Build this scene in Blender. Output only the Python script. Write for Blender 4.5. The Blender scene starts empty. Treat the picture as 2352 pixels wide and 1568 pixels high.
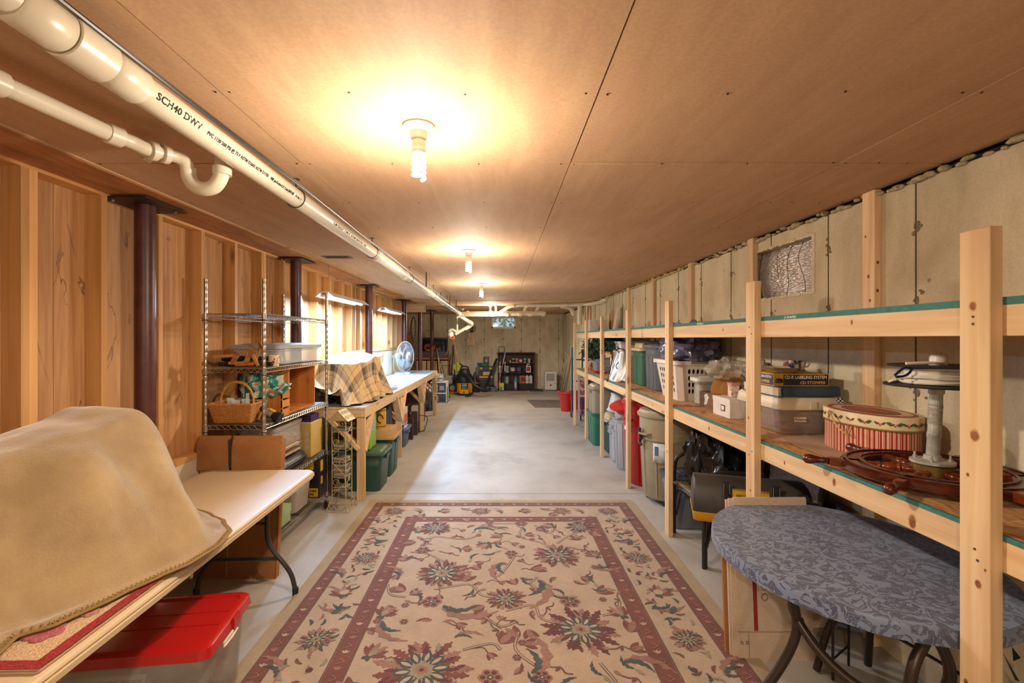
import bpy, bmesh, math, random
from math import sin, cos, pi, radians, sqrt, atan2
from mathutils import Vector, Matrix, noise
RN = random.Random(7)
SC = bpy.context.scene
# ---------------- camera, exposure, light ----------------
EYE = 1.645          # lens height above the floor; x to the right, y into the room, z up, metres
FP = 1073.0
cam_d = bpy.data.cameras.new('camera')
cam_d.sensor_width = 36.0
cam_d.lens = FP / 2352 * 36
cam_d.shift_x = 26 / 2352
cam_d.shift_y = -7 / 2352
cam_d.clip_start = 0.05
cam = bpy.data.objects.new('camera', cam_d)
SC.collection.objects.link(cam)
cam.location = (0, 0, EYE)
cam.rotation_euler = (pi / 2, 0, 0)
SC.camera = cam
SC.view_settings.view_transform = 'Standard'
SC.view_settings.look = 'None'
SC.view_settings.gamma = 1.0
SC.view_settings.use_curve_mapping = False
SC.view_settings.exposure = 0.14
w = bpy.data.worlds.new('world'); SC.world = w; w.use_nodes = True
w.node_tree.nodes['Background'].inputs[0].default_value = (0.55, 0.75, 0.85, 1)
w.node_tree.nodes['Background'].inputs[1].default_value = 1.0
SC.cycles.max_bounces = 6
SC.cycles.diffuse_bounces = 4
SC.cycles.glossy_bounces = 3
SC.cycles.transmission_bounces = 6
SC.cycles.transparent_max_bounces = 10
SC.cycles.sample_clamp_indirect = 6.0
SC.cycles.caustics_reflective = False
SC.cycles.caustics_refractive = False
CEIL = 2.44
BULBS = [(-0.307, 1.75), (-0.29, 4.22), (-0.28, 6.77), (-0.25, 11.3), (-0.3, -0.8), (-0.3, -3.2)]  # last two, unseen behind the camera, are added to fill the foreground
for (bx, by) in BULBS:
    l = bpy.data.lights.new('bulb_light', 'POINT')
    l.energy = 36; l.color = (1.0, 0.83, 0.64); l.shadow_soft_size = 0.035
    if by > 10: l.energy = 60
    o = bpy.data.objects.new('bulb_light', l); SC.collection.objects.link(o)
    o.location = (bx, by, CEIL - 0.30)
    # the lampholder shades the ceiling, so most of a bulb's light goes down and sideways
    l = bpy.data.lights.new('bulb_light_down', 'SPOT')
    l.energy = 44; l.color = (1.0, 0.84, 0.66); l.shadow_soft_size = 0.035; l.spot_size = radians(176); l.spot_blend = .35
    if by > 10: l.energy = 85
    o = bpy.data.objects.new('bulb_light_down', l); SC.collection.objects.link(o)
    o.location = (bx, by, CEIL - 0.31)
SHOPS = [(-1.84, 4.88, 6.2), (-1.84, 7.3, 8.62)]
for (sx, s0, s1) in SHOPS:
    l = bpy.data.lights.new('tube_light', 'AREA')
    l.energy = 112; l.color = (0.40, 0.64, 1.0); l.shape = 'RECTANGLE'
    l.size = 0.07; l.size_y = s1 - s0 - .1
    o = bpy.data.objects.new('tube_light', l); SC.collection.objects.link(o)
    o.location = (sx, (s0 + s1) / 2, 2.075)
# ---------------- helpers ----------------
COL = SC.collection
WM = {}

def PY(px, py, y):
    return Vector(((px - 1150) * y / FP, y, EYE - (py - 777) * y / FP))

def wmat(o):
    return WM.get(o.name, Matrix.Identity(4)) if o else Matrix.Identity(4)

class MB:
    def __init__(s):
        s.v = []; s.f = []
    def add(s, vs, fs):
        n = len(s.v)
        s.v += [tuple(v) for v in vs]
        s.f += [tuple(i + n for i in f) for f in fs]
        return s
    def box(s, x0, x1, y0, y1, z0, z1):
        return s.add([(x0, y0, z0), (x1, y0, z0), (x1, y1, z0), (x0, y1, z0), (x0, y0, z1), (x1, y0, z1), (x1, y1, z1), (x0, y1, z1)],
                     [(0, 3, 2, 1), (4, 5, 6, 7), (0, 1, 5, 4), (1, 2, 6, 5), (2, 3, 7, 6), (3, 0, 4, 7)])
    def hexa(s, p):
        return s.add(p, [(0, 3, 2, 1), (4, 5, 6, 7), (0, 1, 5, 4), (1, 2, 6, 5), (2, 3, 7, 6), (3, 0, 4, 7)])
    def bar(s, a, b, w, h, up=(0, 0, 1)):
        a = Vector(a); b = Vector(b); d = (b - a).normalized(); u = Vector(up)
        sd = d.cross(u)
        if sd.length < 1e-4: sd = d.cross(Vector((1, 0, 0)))
        sd.normalize(); u = sd.cross(d).normalized()
        P = []
        for e in (a, b):
            for (i, j) in ((-1, -1), (1, -1), (1, 1), (-1, 1)):
                P.append(e + sd * i * w / 2 + u * j * h / 2)
        return s.add(P, [(0, 1, 2, 3), (7, 6, 5, 4), (0, 4, 5, 1), (1, 5, 6, 2), (2, 6, 7, 3), (3, 7, 4, 0)])
    def loft(s, rings, cap=True, closed=True, loop=False):
        n = len(rings[0]); vs = [p for r in rings for p in r]; fs = []
        m = len(rings)
        for i in range(m if loop else m - 1):
            a = i * n; b = ((i + 1) % m) * n
            for j in range(n if closed else n - 1):
                k = (j + 1) % n
                fs.append((a + j, a + k, b + k, b + j))
        if cap and not loop:
            fs.append(tuple(reversed(range(n)))); fs.append(tuple(range((m - 1) * n, m * n)))
        return s.add(vs, fs)
    def tube(s, pts, r, seg=8, closed=False, cap=True):
        pts = [Vector(p) for p in pts]; n = len(pts)
        rs = r if isinstance(r, (list, tuple)) else [r] * n
        T = []
        for i in range(n):
            if closed: t = pts[(i + 1) % n] - pts[i - 1]
            elif i == 0: t = pts[1] - pts[0]
            elif i == n - 1: t = pts[-1] - pts[-2]
            else: t = (pts[i + 1] - pts[i]).normalized() + (pts[i] - pts[i - 1]).normalized()
            T.append(t.normalized() if t.length > 1e-9 else Vector((0, 0, 1)))
        ref = Vector((0, 0, 1)) if abs(T[0].z) < .9 else Vector((1, 0, 0))
        u = T[0].cross(ref).normalized(); rings = []
        for i in range(n):
            u = (u - T[i] * u.dot(T[i])).normalized(); v = T[i].cross(u)
            rings.append([pts[i] + (u * cos(2 * pi * k / seg) + v * sin(2 * pi * k / seg)) * rs[i] for k in range(seg)])
        return s.loft(rings, cap, True, closed)
    def lathe(s, prof, c=(0, 0, 0), seg=24, sx=1, sy=1, cap=True, axis='z'):
        rings = []
        for (r, z) in prof:
            ring = []
            for k in range(seg):
                a = 2 * pi * k / seg; x = r * cos(a) * sx; y = r * sin(a) * sy
                if axis == 'z': p = (x, y, z)
                elif axis == 'x': p = (z, x, y)
                else: p = (y, z, x)
                ring.append((p[0] + c[0], p[1] + c[1], p[2] + c[2]))
            rings.append(ring)
        return s.loft(rings, cap)
    def rr(s, levels, c=(0, 0), seg=4, cap=True):
        """rounded-rectangle loft: levels of (z, half x, half y, corner radius)"""
        rings = []
        for (z, hx, hy, r) in levels:
            ring = []
            for q, (ax, ay) in enumerate(((1, 1), (-1, 1), (-1, -1), (1, -1))):
                for k in range(seg + 1):
                    a = q * pi / 2 + k * pi / 2 / seg
                    ring.append((c[0] + ax * (hx - r) + r * cos(a), c[1] + ay * (hy - r) + r * sin(a), z))
            rings.append(ring)
        return s.loft(rings, cap)
    def prism(s, poly, fn, t0, t1):
        """poly of (a,b), fn(a,b,t)->xyz"""
        n = len(poly)
        vs = [fn(a, b, t0) for a, b in poly] + [fn(a, b, t1) for a, b in poly]
        fs = [tuple(reversed(range(n))), tuple(range(n, 2 * n))] + [(i, (i + 1) % n, n + (i + 1) % n, n + i) for i in range(n)]
        return s.add(vs, fs)
    def grid(s, fn, nu, nv):
        vs = [fn(i / nu, j / nv) for j in range(nv + 1) for i in range(nu + 1)]
        fs = [(j * (nu + 1) + i, j * (nu + 1) + i + 1, (j + 1) * (nu + 1) + i + 1, (j + 1) * (nu + 1) + i) for j in range(nv) for i in range(nu)]
        return s.add(vs, fs)
    def ball(s, c, r, seg=12, st=(1, 1, 1)):
        n = max(4, seg // 2); pr = []
        for i in range(n + 1):
            a = -pi / 2 + pi * i / n
            pr.append((max(cos(a), .02), sin(a)))
        rings = [[(c[0] + q * r * st[0] * cos(2 * pi * k / seg), c[1] + q * r * st[1] * sin(2 * pi * k / seg), c[2] + z * r * st[2]) for k in range(seg)] for q, z in pr]
        return s.loft(rings)
    def poly(s, pts):
        return s.add(pts, [tuple(range(len(pts)))])
    def turn(s, m):
        s.v = [tuple(m @ Vector(v)) for v in s.v]; return s
    def join(s, o):
        return s.add(o.v, o.f)
    def build(s, name, m, parent=None, world=False, bevel=0, smooth=False, solid=0, sub=0, seg=2, flip=False, loc=None):
        me = bpy.data.meshes.new(name)
        vs = s.v
        if world and parent is not None:
            inv = wmat(parent).inverted(); vs = [inv @ Vector(v) for v in vs]
        if loc is not None:
            vs = [Vector(v) - Vector(loc) for v in vs]
        me.from_pydata([tuple(v) for v in vs], [], s.f)
        bm = bmesh.new(); bm.from_mesh(me)
        if bevel or not flip:
            pass
        if bevel:
            bmesh.ops.remove_doubles(bm, verts=bm.verts, dist=1e-5)
            ed = [e for e in bm.edges if len(e.link_faces) == 2 and e.calc_face_angle(0) > .5]
            bmesh.ops.bevel(bm, geom=ed, offset=bevel, segments=seg, affect='EDGES', clamp_overlap=True)
        bmesh.ops.recalc_face_normals(bm, faces=bm.faces)
        bm.to_mesh(me); bm.free()
        if smooth:
            me.shade_smooth(); me.set_sharp_from_angle(angle=radians(45))
        me.materials.append(m)
        o = bpy.data.objects.new(name, me); COL.objects.link(o)
        if parent is not None:
            o.parent = parent; WM[o.name] = wmat(parent)
        if loc is not None:
            o.location = loc
            WM[o.name] = wmat(parent) @ Matrix.Translation(Vector(loc))
        if solid:
            d = o.modifiers.new('thick', 'SOLIDIFY'); d.thickness = solid; d.offset = 0
        if sub:
            d = o.modifiers.new('smooth', 'SUBSURF'); d.levels = sub; d.render_levels = sub
        return o

def tag(o, label=None, cat=None, group=None, kind=None):
    if label: o['label'] = label
    if cat: o['category'] = cat
    if group: o['group'] = group
    if kind: o['kind'] = kind
    return o

def T(name, label, cat, loc=(0, 0, 0), rz=0, group=None, rot=None):
    o = bpy.data.objects.new(name, None); COL.objects.link(o)
    o.empty_display_size = .05
    o.location = loc; o.rotation_euler = rot or (0, 0, rz)
    WM[o.name] = Matrix.Translation(Vector(loc)) @ o.rotation_euler.to_matrix().to_4x4()
    return tag(o, label, cat, group)

def solo(name, mb, m, label, cat, group=None, **k):
    xs = [v[0] for v in mb.v]; ys = [v[1] for v in mb.v]; zs = [v[2] for v in mb.v]
    loc = ((min(xs) + max(xs)) / 2, (min(ys) + max(ys)) / 2, min(zs))
    return tag(mb.build(name, m, loc=loc, **k), label, cat, group)

def dup(root, loc, rz=None, label=None, group=None):
    r = root.copy(); COL.objects.link(r); r.location = loc
    if rz is not None: r.rotation_euler = (0, 0, rz)
    if label: r['label'] = label
    if group: r['group'] = group
    for ch in list(root.children):
        c = ch.copy(); COL.objects.link(c); c.parent = r
        for g in list(ch.children):
            d = g.copy(); COL.objects.link(d); d.parent = c
    return r

def inst(o, loc, rz=None, parent=None):
    c = o.copy(); COL.objects.link(c); c.location = loc
    if rz is not None: c.rotation_euler = (0, 0, rz)
    if parent is not None: c.parent = parent
    return c

def text(s, size, m, parent, o, r, u, name='lettering', fn=None, ext=.0004, world=True, fit=None, bold=0, kind=None):
    cu = bpy.data.curves.new('t', 'FONT'); cu.body = s; cu.size = size; cu.extrude = ext; cu.resolution_u = 2
    cu.offset = bold
    to = bpy.data.objects.new('t', cu); COL.objects.link(to)
    dg = bpy.context.evaluated_depsgraph_get()
    me = bpy.data.meshes.new_from_object(to.evaluated_get(dg))
    bpy.data.objects.remove(to); bpy.data.curves.remove(cu)
    me.name = name
    o = Vector(o); r = Vector(r).normalized(); u = Vector(u); u = (u - r * u.dot(r)).normalized(); n = r.cross(u)
    wdt = max((v.co.x for v in me.vertices), default=1); k = fit / wdt if fit else 1
    inv = wmat(parent).inverted() if world else Matrix.Identity(4)
    for v in me.vertices:
        x, y, z = v.co; x *= k
        p = fn(x, y, z) if fn else o + r * x + u * y + n * z
        v.co = inv @ Vector(p)
    me.materials.clear(); me.materials.append(m)
    ob = bpy.data.objects.new(name, me); COL.objects.link(ob); ob.parent = parent
    WM[ob.name] = wmat(parent)
    return ob

def arc(pts, n=6):
    """smooth curve (Catmull-Rom) through points"""
    P = [Vector(p) for p in pts]; P = [P[0] * 2 - P[1]] + P + [P[-1] * 2 - P[-2]]; out = []
    for i in range(1, len(P) - 2):
        a, b, c, d = P[i - 1:i + 3]
        for k in range(n):
            t = k / n
            out.append(.5 * ((2 * b) + (c - a) * t + (2 * a - 5 * b + 4 * c - d) * t * t + (3 * b - a - 3 * c + d) * t ** 3))
    out.append(P[-2]); return out

# ---------------- materials ----------------
MC = {}

def nt(name):
    m = bpy.data.materials.new(name); m.use_nodes = True
    t = m.node_tree; b = t.nodes['Principled BSDF']
    return m, t, b

def N(t, ty, **k):
    n = t.nodes.new(ty)
    for a, v in k.items():
        if a.startswith('i_'):
            key = a[2:].replace('_', ' ')
            n.inputs[int(key) if key.isdigit() else key].default_value = v
        else: setattr(n, a, v)
    return n

def L(t, a, b): t.links.new(a, b)

def hexc(h):
    if isinstance(h, str):
        c = [int(h[i:i + 2], 16) / 255 for i in (0, 2, 4)]
        return tuple(((x + .055) / 1.055) ** 2.4 if x > .04045 else x / 12.92 for x in c) + (1,)
    return tuple(h) + (1,)

def M(h, rough=.5, metal=0, var=.08, sc=14, bump=0, bsc=60, emit=0, alpha=1, trans=0, coat=0, sheen=0):
    k = (h, rough, metal, var, sc, bump, bsc, emit, alpha, trans, coat, sheen)
    if k in MC: return MC[k]
    m, t, b = nt('mat_%s' % (h,)); c = hexc(h)
    b.inputs['Roughness'].default_value = rough; b.inputs['Metallic'].default_value = metal
    b.inputs['Base Color'].default_value = c
    tc = N(t, 'ShaderNodeTexCoord')
    if var:
        n = N(t, 'ShaderNodeTexNoise', i_Scale=sc, i_Detail=4.0); L(t, tc.outputs['Object'], n.inputs['Vector'])
        r = N(t, 'ShaderNodeMapRange', i_1=.3, i_2=.7, i_3=1 - var, i_4=1 + var); L(t, n.outputs[0], r.inputs[0])
        mx = N(t, 'ShaderNodeVectorMath', operation='SCALE'); mx.inputs[0].default_value = c[:3]
        L(t, r.outputs[0], mx.inputs['Scale']); L(t, mx.outputs[0], b.inputs['Base Color'])
    if bump:
        n = N(t, 'ShaderNodeTexNoise', i_Scale=bsc, i_Detail=3.0); L(t, tc.outputs['Object'], n.inputs['Vector'])
        bp = N(t, 'ShaderNodeBump', i_Strength=bump, i_Distance=.01); L(t, n.outputs[0], bp.inputs['Height']); L(t, bp.outputs[0], b.inputs['Normal'])
    if emit:
        b.inputs['Emission Color'].default_value = c; b.inputs['Emission Strength'].default_value = emit
    if alpha < 1: b.inputs['Alpha'].default_value = alpha
    if trans: b.inputs['Transmission Weight'].default_value = trans
    if coat: b.inputs['Coat Weight'].default_value = coat
    if sheen: b.inputs['Sheen Weight'].default_value = sheen
    MC[k] = m; return m

def wood(name, c1, c2, axis='z', rough=.6, grain=1.0, knots=True, figure=0, kd='6b3a18', sc=1.0, rand=.12):
    m, t, b = nt(name); b.inputs['Roughness'].default_value = rough
    tc = N(t, 'ShaderNodeTexCoord'); oi = N(t, 'ShaderNodeObjectInfo')
    ad = N(t, 'ShaderNodeVectorMath', operation='ADD'); L(t, tc.outputs['Object'], ad.inputs[0])
    ml = N(t, 'ShaderNodeVectorMath', operation='SCALE'); ml.inputs[0].default_value = (7.3, 5.1, 9.7); L(t, oi.outputs['Random'], ml.inputs['Scale']); L(t, ml.outputs[0], ad.inputs[1])
    mp = N(t, 'ShaderNodeMapping'); s = [22 * sc, 22 * sc, 22 * sc]; s['xyz'.index(axis)] = 1.1 * sc
    mp.inputs['Scale'].default_value = s; L(t, ad.outputs[0], mp.inputs[0])
    n = N(t, 'ShaderNodeTexNoise', i_Scale=1.0 + figure * 0, i_Detail=6.0, i_Distortion=.6 + figure); L(t, mp.outputs[0], n.inputs['Vector'])
    cr = N(t, 'ShaderNodeValToRGB'); cr.color_ramp.elements[0].position = .35; cr.color_ramp.elements[1].position = .65
    cr.color_ramp.elements[0].color = hexc(c1); cr.color_ramp.elements[1].color = hexc(c2)
    L(t, n.outputs[0], cr.inputs[0])
    mp2 = N(t, 'ShaderNodeMapping'); s2 = [3 * sc, 3 * sc, 3 * sc]; s2['xyz'.index(axis)] = .35 * sc
    mp2.inputs['Scale'].default_value = s2; L(t, ad.outputs[0], mp2.inputs[0])
    n2 = N(t, 'ShaderNodeTexNoise', i_Scale=1.0, i_Detail=3.0, i_Distortion=.5); L(t, mp2.outputs[0], n2.inputs['Vector'])
    r = N(t, 'ShaderNodeMapRange', i_1=.3, i_2=.7, i_3=.82, i_4=1.12); L(t, n2.outputs[0], r.inputs[0])
    r2 = N(t, 'ShaderNodeMapRange', i_1=0, i_2=1, i_3=1 - rand, i_4=1 + rand * .6); L(t, oi.outputs['Random'], r2.inputs[0])
    mm = N(t, 'ShaderNodeMath', operation='MULTIPLY'); L(t, r.outputs[0], mm.inputs[0]); L(t, r2.outputs[0], mm.inputs[1])
    mx = N(t, 'ShaderNodeVectorMath', operation='SCALE'); L(t, cr.outputs[0], mx.inputs[0]); L(t, mm.outputs[0], mx.inputs['Scale'])
    out = mx.outputs[0]
    if knots:
        mp3 = N(t, 'ShaderNodeMapping'); s3 = [5.5 * sc, 5.5 * sc, 5.5 * sc]; s3['xyz'.index(axis)] = 2.6 * sc
        mp3.inputs['Scale'].default_value = s3; L(t, ad.outputs[0], mp3.inputs[0])
        v = N(t, 'ShaderNodeTexVoronoi', i_Scale=1.0); L(t, mp3.outputs[0], v.inputs['Vector'])
        kr = N(t, 'ShaderNodeMapRange', i_1=.07, i_2=.17, i_3=.8, i_4=0.0); L(t, v.outputs['Distance'], kr.inputs[0])
        mi = N(t, 'ShaderNodeMix', data_type='RGBA'); L(t, kr.outputs[0], mi.inputs[0]); L(t, out, mi.inputs[6]); mi.inputs[7].default_value = hexc(kd)
        out = mi.outputs[2]
    if figure:
        # thin dark spalting lines that follow contours of a slow noise
        mp4 = N(t, 'ShaderNodeMapping'); s4 = [5, 5, 5]; s4['xyz'.index(axis)] = 1.3
        mp4.inputs['Scale'].default_value = s4; L(t, ad.outputs[0], mp4.inputs[0])
        n4 = N(t, 'ShaderNodeTexNoise', i_Scale=1.0, i_Detail=5.0, i_Distortion=.9); L(t, mp4.outputs[0], n4.inputs['Vector'])
        sb = N(t, 'ShaderNodeMath', operation='SUBTRACT', i_1=.57); L(t, n4.outputs[0], sb.inputs[0])
        ab = N(t, 'ShaderNodeMath', operation='ABSOLUTE'); L(t, sb.outputs[0], ab.inputs[0])
        kr = N(t, 'ShaderNodeMapRange', i_1=.002, i_2=.012, i_3=.7, i_4=0.0); L(t, ab.outputs[0], kr.inputs[0])
        n5 = N(t, 'ShaderNodeTexNoise', i_Scale=2.2, i_Detail=2.0); L(t, ad.outputs[0], n5.inputs['Vector'])
        k5 = N(t, 'ShaderNodeMapRange', i_1=.5, i_2=.62, i_3=0, i_4=1.0); L(t, n5.outputs[0], k5.inputs[0])
        m5 = N(t, 'ShaderNodeMath', operation='MULTIPLY'); L(t, kr.outputs[0], m5.inputs[0]); L(t, k5.outputs[0], m5.inputs[1])
        mi = N(t, 'ShaderNodeMix', data_type='RGBA'); L(t, m5.outputs[0], mi.inputs[0]); L(t, out, mi.inputs[6]); mi.inputs[7].default_value = hexc('3a2414')
        out = mi.outputs[2]
    L(t, out, b.inputs['Base Color'])
    bp = N(t, 'ShaderNodeBump', i_Strength=.12 * grain, i_Distance=.01); L(t, n.outputs[0], bp.inputs['Height']); L(t, bp.outputs[0], b.inputs['Normal'])
    return m

def patchy(name, cols, sc, rough=.8, stretch=(1, 1, 1), bump=.15, detail=8, pits=0, dist=.4, streak=None):
    """mottled surface: two noises through a colour ramp"""
    m, t, b = nt(name); b.inputs['Roughness'].default_value = rough
    tc = N(t, 'ShaderNodeTexCoord'); mp = N(t, 'ShaderNodeMapping'); mp.inputs['Scale'].default_value = stretch; L(t, tc.outputs['Object'], mp.inputs[0])
    n = N(t, 'ShaderNodeTexNoise', i_Scale=sc, i_Detail=float(detail), i_Roughness=.62, i_Distortion=dist); L(t, mp.outputs[0], n.inputs['Vector'])
    cr = N(t, 'ShaderNodeValToRGB'); e = cr.color_ramp.elements; k = len(cols)
    while len(e) < k: e.new(.5)
    for i, c in enumerate(cols): e[i].position = .3 + .4 * i / (k - 1); e[i].color = hexc(c)
    L(t, n.outputs[0], cr.inputs[0]); out = cr.outputs[0]
    f = N(t, 'ShaderNodeTexNoise', i_Scale=90.0, i_Detail=3.0); L(t, tc.outputs['Object'], f.inputs['Vector'])
    r = N(t, 'ShaderNodeMapRange', i_1=.3, i_2=.7, i_3=.93, i_4=1.07); L(t, f.outputs[0], r.inputs[0])
    mx = N(t, 'ShaderNodeVectorMath', operation='SCALE'); L(t, out, mx.inputs[0]); L(t, r.outputs[0], mx.inputs['Scale']); out = mx.outputs[0]
    if streak:
        mp2 = N(t, 'ShaderNodeMapping'); mp2.inputs['Scale'].default_value = streak[0]; L(t, tc.outputs['Object'], mp2.inputs[0])
        n2 = N(t, 'ShaderNodeTexNoise', i_Scale=1.0, i_Detail=4.0); L(t, mp2.outputs[0], n2.inputs['Vector'])
        r2 = N(t, 'ShaderNodeMapRange', i_1=.35, i_2=.7, i_3=1 + streak[1] * .4, i_4=1 - streak[1]); L(t, n2.outputs[0], r2.inputs[0])
        mx = N(t, 'ShaderNodeVectorMath', operation='SCALE'); L(t, out, mx.inputs[0]); L(t, r2.outputs[0], mx.inputs['Scale']); out = mx.outputs[0]
    if pits:
        v = N(t, 'ShaderNodeTexVoronoi', i_Scale=pits); L(t, tc.outputs['Object'], v.inputs['Vector'])
        kr = N(t, 'ShaderNodeMapRange', i_1=.03, i_2=.09, i_3=.6, i_4=0.0); L(t, v.outputs['Distance'], kr.inputs[0])
        mi = N(t, 'ShaderNodeMix', data_type='RGBA'); L(t, kr.outputs[0], mi.inputs[0]); L(t, out, mi.inputs[6]); mi.inputs[7].default_value = hexc('5a5040')
        out = mi.outputs[2]
    L(t, out, b.inputs['Base Color'])
    bp = N(t, 'ShaderNodeBump', i_Strength=bump, i_Distance=.01); L(t, n.outputs[0], bp.inputs['Height']); L(t, bp.outputs[0], b.inputs['Normal'])
    return m

PINE_Z = wood('pine_z', 'ceaa7c', 'e2c49a', 'z', kd='7a4a22')
PINE_Y = wood('pine_y', 'ceaa7c', 'e2c49a', 'y', kd='7a4a22')
PINE_X = wood('pine_x', 'ceaa7c', 'e2c49a', 'x', kd='7a4a22')
STUD = wood('stud', 'bd8a4e', 'd3a267', 'z', kd='6b3a18')
STUDY = wood('plate_wood', 'c08c52', 'd3a56b', 'y', kd='6b3a18')
PLYW = wood('spalted_ply', 'ad7d50', 'c89a68', 'z', figure=1.2, knots=False, rand=.08)
PLYC = patchy('ceiling_ply', ['bb9674', 'c29d7a', 'c9a682'], 3.2, rough=.75, stretch=(2.2, .55, 2), bump=.03, detail=5, dist=.5, streak=((26, 1.2, 3), .05))
BEAMW = patchy('stained_board', ['8a5a30', 'a87040', 'b9834e'], 6, stretch=(3, .6, 3), rough=.7)
CONW = patchy('concrete_wall', ['b2a58b', 'c9bd9f', 'd6cbad', 'bdb195'], 2.2, rough=.9, stretch=(1, 1, .6), pits=6, streak=((3, 3, .35), .12))
FLOORM = patchy('floor_concrete', ['8c867c', 'a09b92', 'aca79e', '98938a'], 1.1, rough=.62, stretch=(1, .8, 1), bump=.06, pits=0, dist=.15)
OSB = patchy('osb', ['754c2a', 'a87a4a', 'c49a66', '8c6036'], 16, stretch=(1.6, .5, 1.6), bump=.2, dist=1.6, detail=4)
OSBEDGE = patchy('osb_edge', ['2c5f5e', '3c7672', '33696a'], 30, stretch=(1, 1, 1), bump=.3)
STEELRED = patchy('primer_red', ['3c1d1c', '4e2625', '5c302c'], 7, rough=.38, bump=.05)
CHROME = M('b4aea4', .3, .9, .06)
PVC = M('d8d0bc', .32, 0, .03, coat=.2)
BLACK = M('17171a', .55, 0, .1)
DKMETAL = M('3a3634', .42, .5, .08)
CARD = patchy('cardboard', ['8e5f33', '9b6a3b', 'a67443'], 3, rough=.85, bump=.05)
CARDL = patchy('cardboard_pale', ['b5a08c', 'c2ae99', 'bda893'], 3, rough=.85, bump=.03)
EOFF = M('0d0d0d', .8)

def clearp(h='d9dde0', a=.42, rough=.18):
    return M(h, rough, 0, .02, alpha=a)
# ---------------- the room ----------------
XR, XL, Y1, Y0 = 2.03, -2.22, 15.35, -4.5
XA = -3.6            # far-left recess beyond the stud wall
YW = 10.35           # end of the stud wall

def S(name, mb, m, parent=None, **k):
    o = mb.build(name, m, parent, **k)
    if parent is None: o['kind'] = 'structure'
    return o
S('floor', MB().box(XA, XR + .1, Y0, Y1 + .1, -.1, 0), FLOORM)
fl = bpy.data.objects['floor']
# saw cuts in the slab
for yy in (4.95, 9.5): S('control_joint', MB().box(XL, XR, yy, yy + .004, .0002, .0012), M('6f685b', .9), fl)
ceil = S('ceiling', MB().box(XA, XR + .1, Y0, Y1 + .1, CEIL + .012, CEIL + .1), M('3a2a1c', .9))
xs = [-1.854, -.906, .316, 1.538, 2.03]; ys = [Y0] + [2.127 + 2.44 * k for k in range(-2, 6)] + [Y1]
for i in range(len(xs) - 1):
    for j in range(len(ys) - 1):
        dz = RN.uniform(0, .003)
        MB().box(xs[i] + .002, xs[i + 1] - .002, ys[j] + .0025, ys[j + 1] - .0025, CEIL + dz, CEIL + .012).build('plywood_sheet', PLYC, ceil)
MB().box(XA, -1.857, YW + .1, Y1, CEIL, CEIL + .012).build('plywood_sheet', PLYC, ceil)
nb = MB()   # nail heads in rows across the sheets
for i in range(len(xs) - 1):
    for k in range(-2, 24):
        yy = 2.127 + .61 * k
        for q in range(4):
            xx = xs[i] + .03 + (xs[i + 1] - xs[i] - .06) * q / 3 + RN.uniform(-.015, .015)
            nb.lathe([(.004, CEIL - .001), (.004, CEIL + .003)], (xx, yy + RN.uniform(-.01, .01), 0), 6)
n_ = nb.build('nail_head', M('4a3a2c', .5, .6), ceil); n_['kind'] = 'stuff'

# right wall with the foil-backed window opening
WY0, WY1, WZ0, WZ1 = 3.03, 3.80, 1.945, 2.325
wr = MB()
wr.box(XR, XR + .25, Y0, WY0, 0, CEIL - .03); wr.box(XR, XR + .25, WY1, Y1, 0, CEIL - .03)
wr.box(XR, XR + .25, WY0, WY1, 0, WZ0); wr.box(XR, XR + .25, WY0, WY1, WZ1, CEIL - .03)
wall_r = S('wall_right', wr, CONW)
S('light_gap_blocker', MB().box(XR + .06, XR + .10, Y0, Y1 + .1, CEIL - .1, CEIL + .1), M('3a2c1c', .9))  # unseen board added to block sky light leaking in above the wall
SEAMM = M('5d5443', .9); TIEM = patchy('tie_patch', ['6a604d', '857a64', '5c5240'], 30, bump=.5)
seam = MB(); tie = []
def tie_spot(c, nrm, par):
    mb = MB()
    for q in range(5):
        a = RN.uniform(0, 6.3); d = RN.uniform(.015, .065) if q else 0; rr_ = RN.uniform(.006, .014) if q else .02
        ring = []; cc = Vector(c)
        if nrm == 'x': e1, e2, en = Vector((0, 1, 0)), Vector((0, 0, 1)), Vector((-1, 0, 0))
        elif nrm == 'xp': e1, e2, en = Vector((0, 1, 0)), Vector((0, 0, 1)), Vector((1, 0, 0))
        else: e1, e2, en = Vector((1, 0, 0)), Vector((0, 0, 1)), Vector((0, -1, 0))
        cc = cc + e1 * d * cos(a) + e2 * d * sin(a)
        n0 = 9; jit = [RN.uniform(.75, 1.2) for _ in range(n0)]
        mb.loft([[cc + (e1 * cos(2 * pi * k / n0) + e2 * sin(2 * pi * k / n0)) * rr_ * jit[k] * s_ + en * h for k in range(n0)] for s_, h in ((1, 0), (.8, .003), (.3, .002))])
    mb.build('form_tie_patch', TIEM, par)
for k in range(-3, 22):
    yy = 2.28 + .61 * k
    z1 = CEIL - .03
    mb = MB()
    if WY0 < yy < WY1:
        mb.box(XR - .003, XR + .01, yy, yy + .006, 0, WZ0); mb.box(XR - .003, XR + .01, yy, yy + .006, WZ1, z1)
    else: mb.box(XR - .003, XR + .01, yy, yy + .006, 0, z1)
    mb.build('form_seam', SEAMM, wall_r)
    if k < 10:
        for zz in (2.2, 1.83, 1.38, .9): 
            if not (WY0 - .03 < yy < WY1 + .03 and zz > 1.9): tie_spot((XR, yy, zz), 'x', wall_r)
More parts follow.
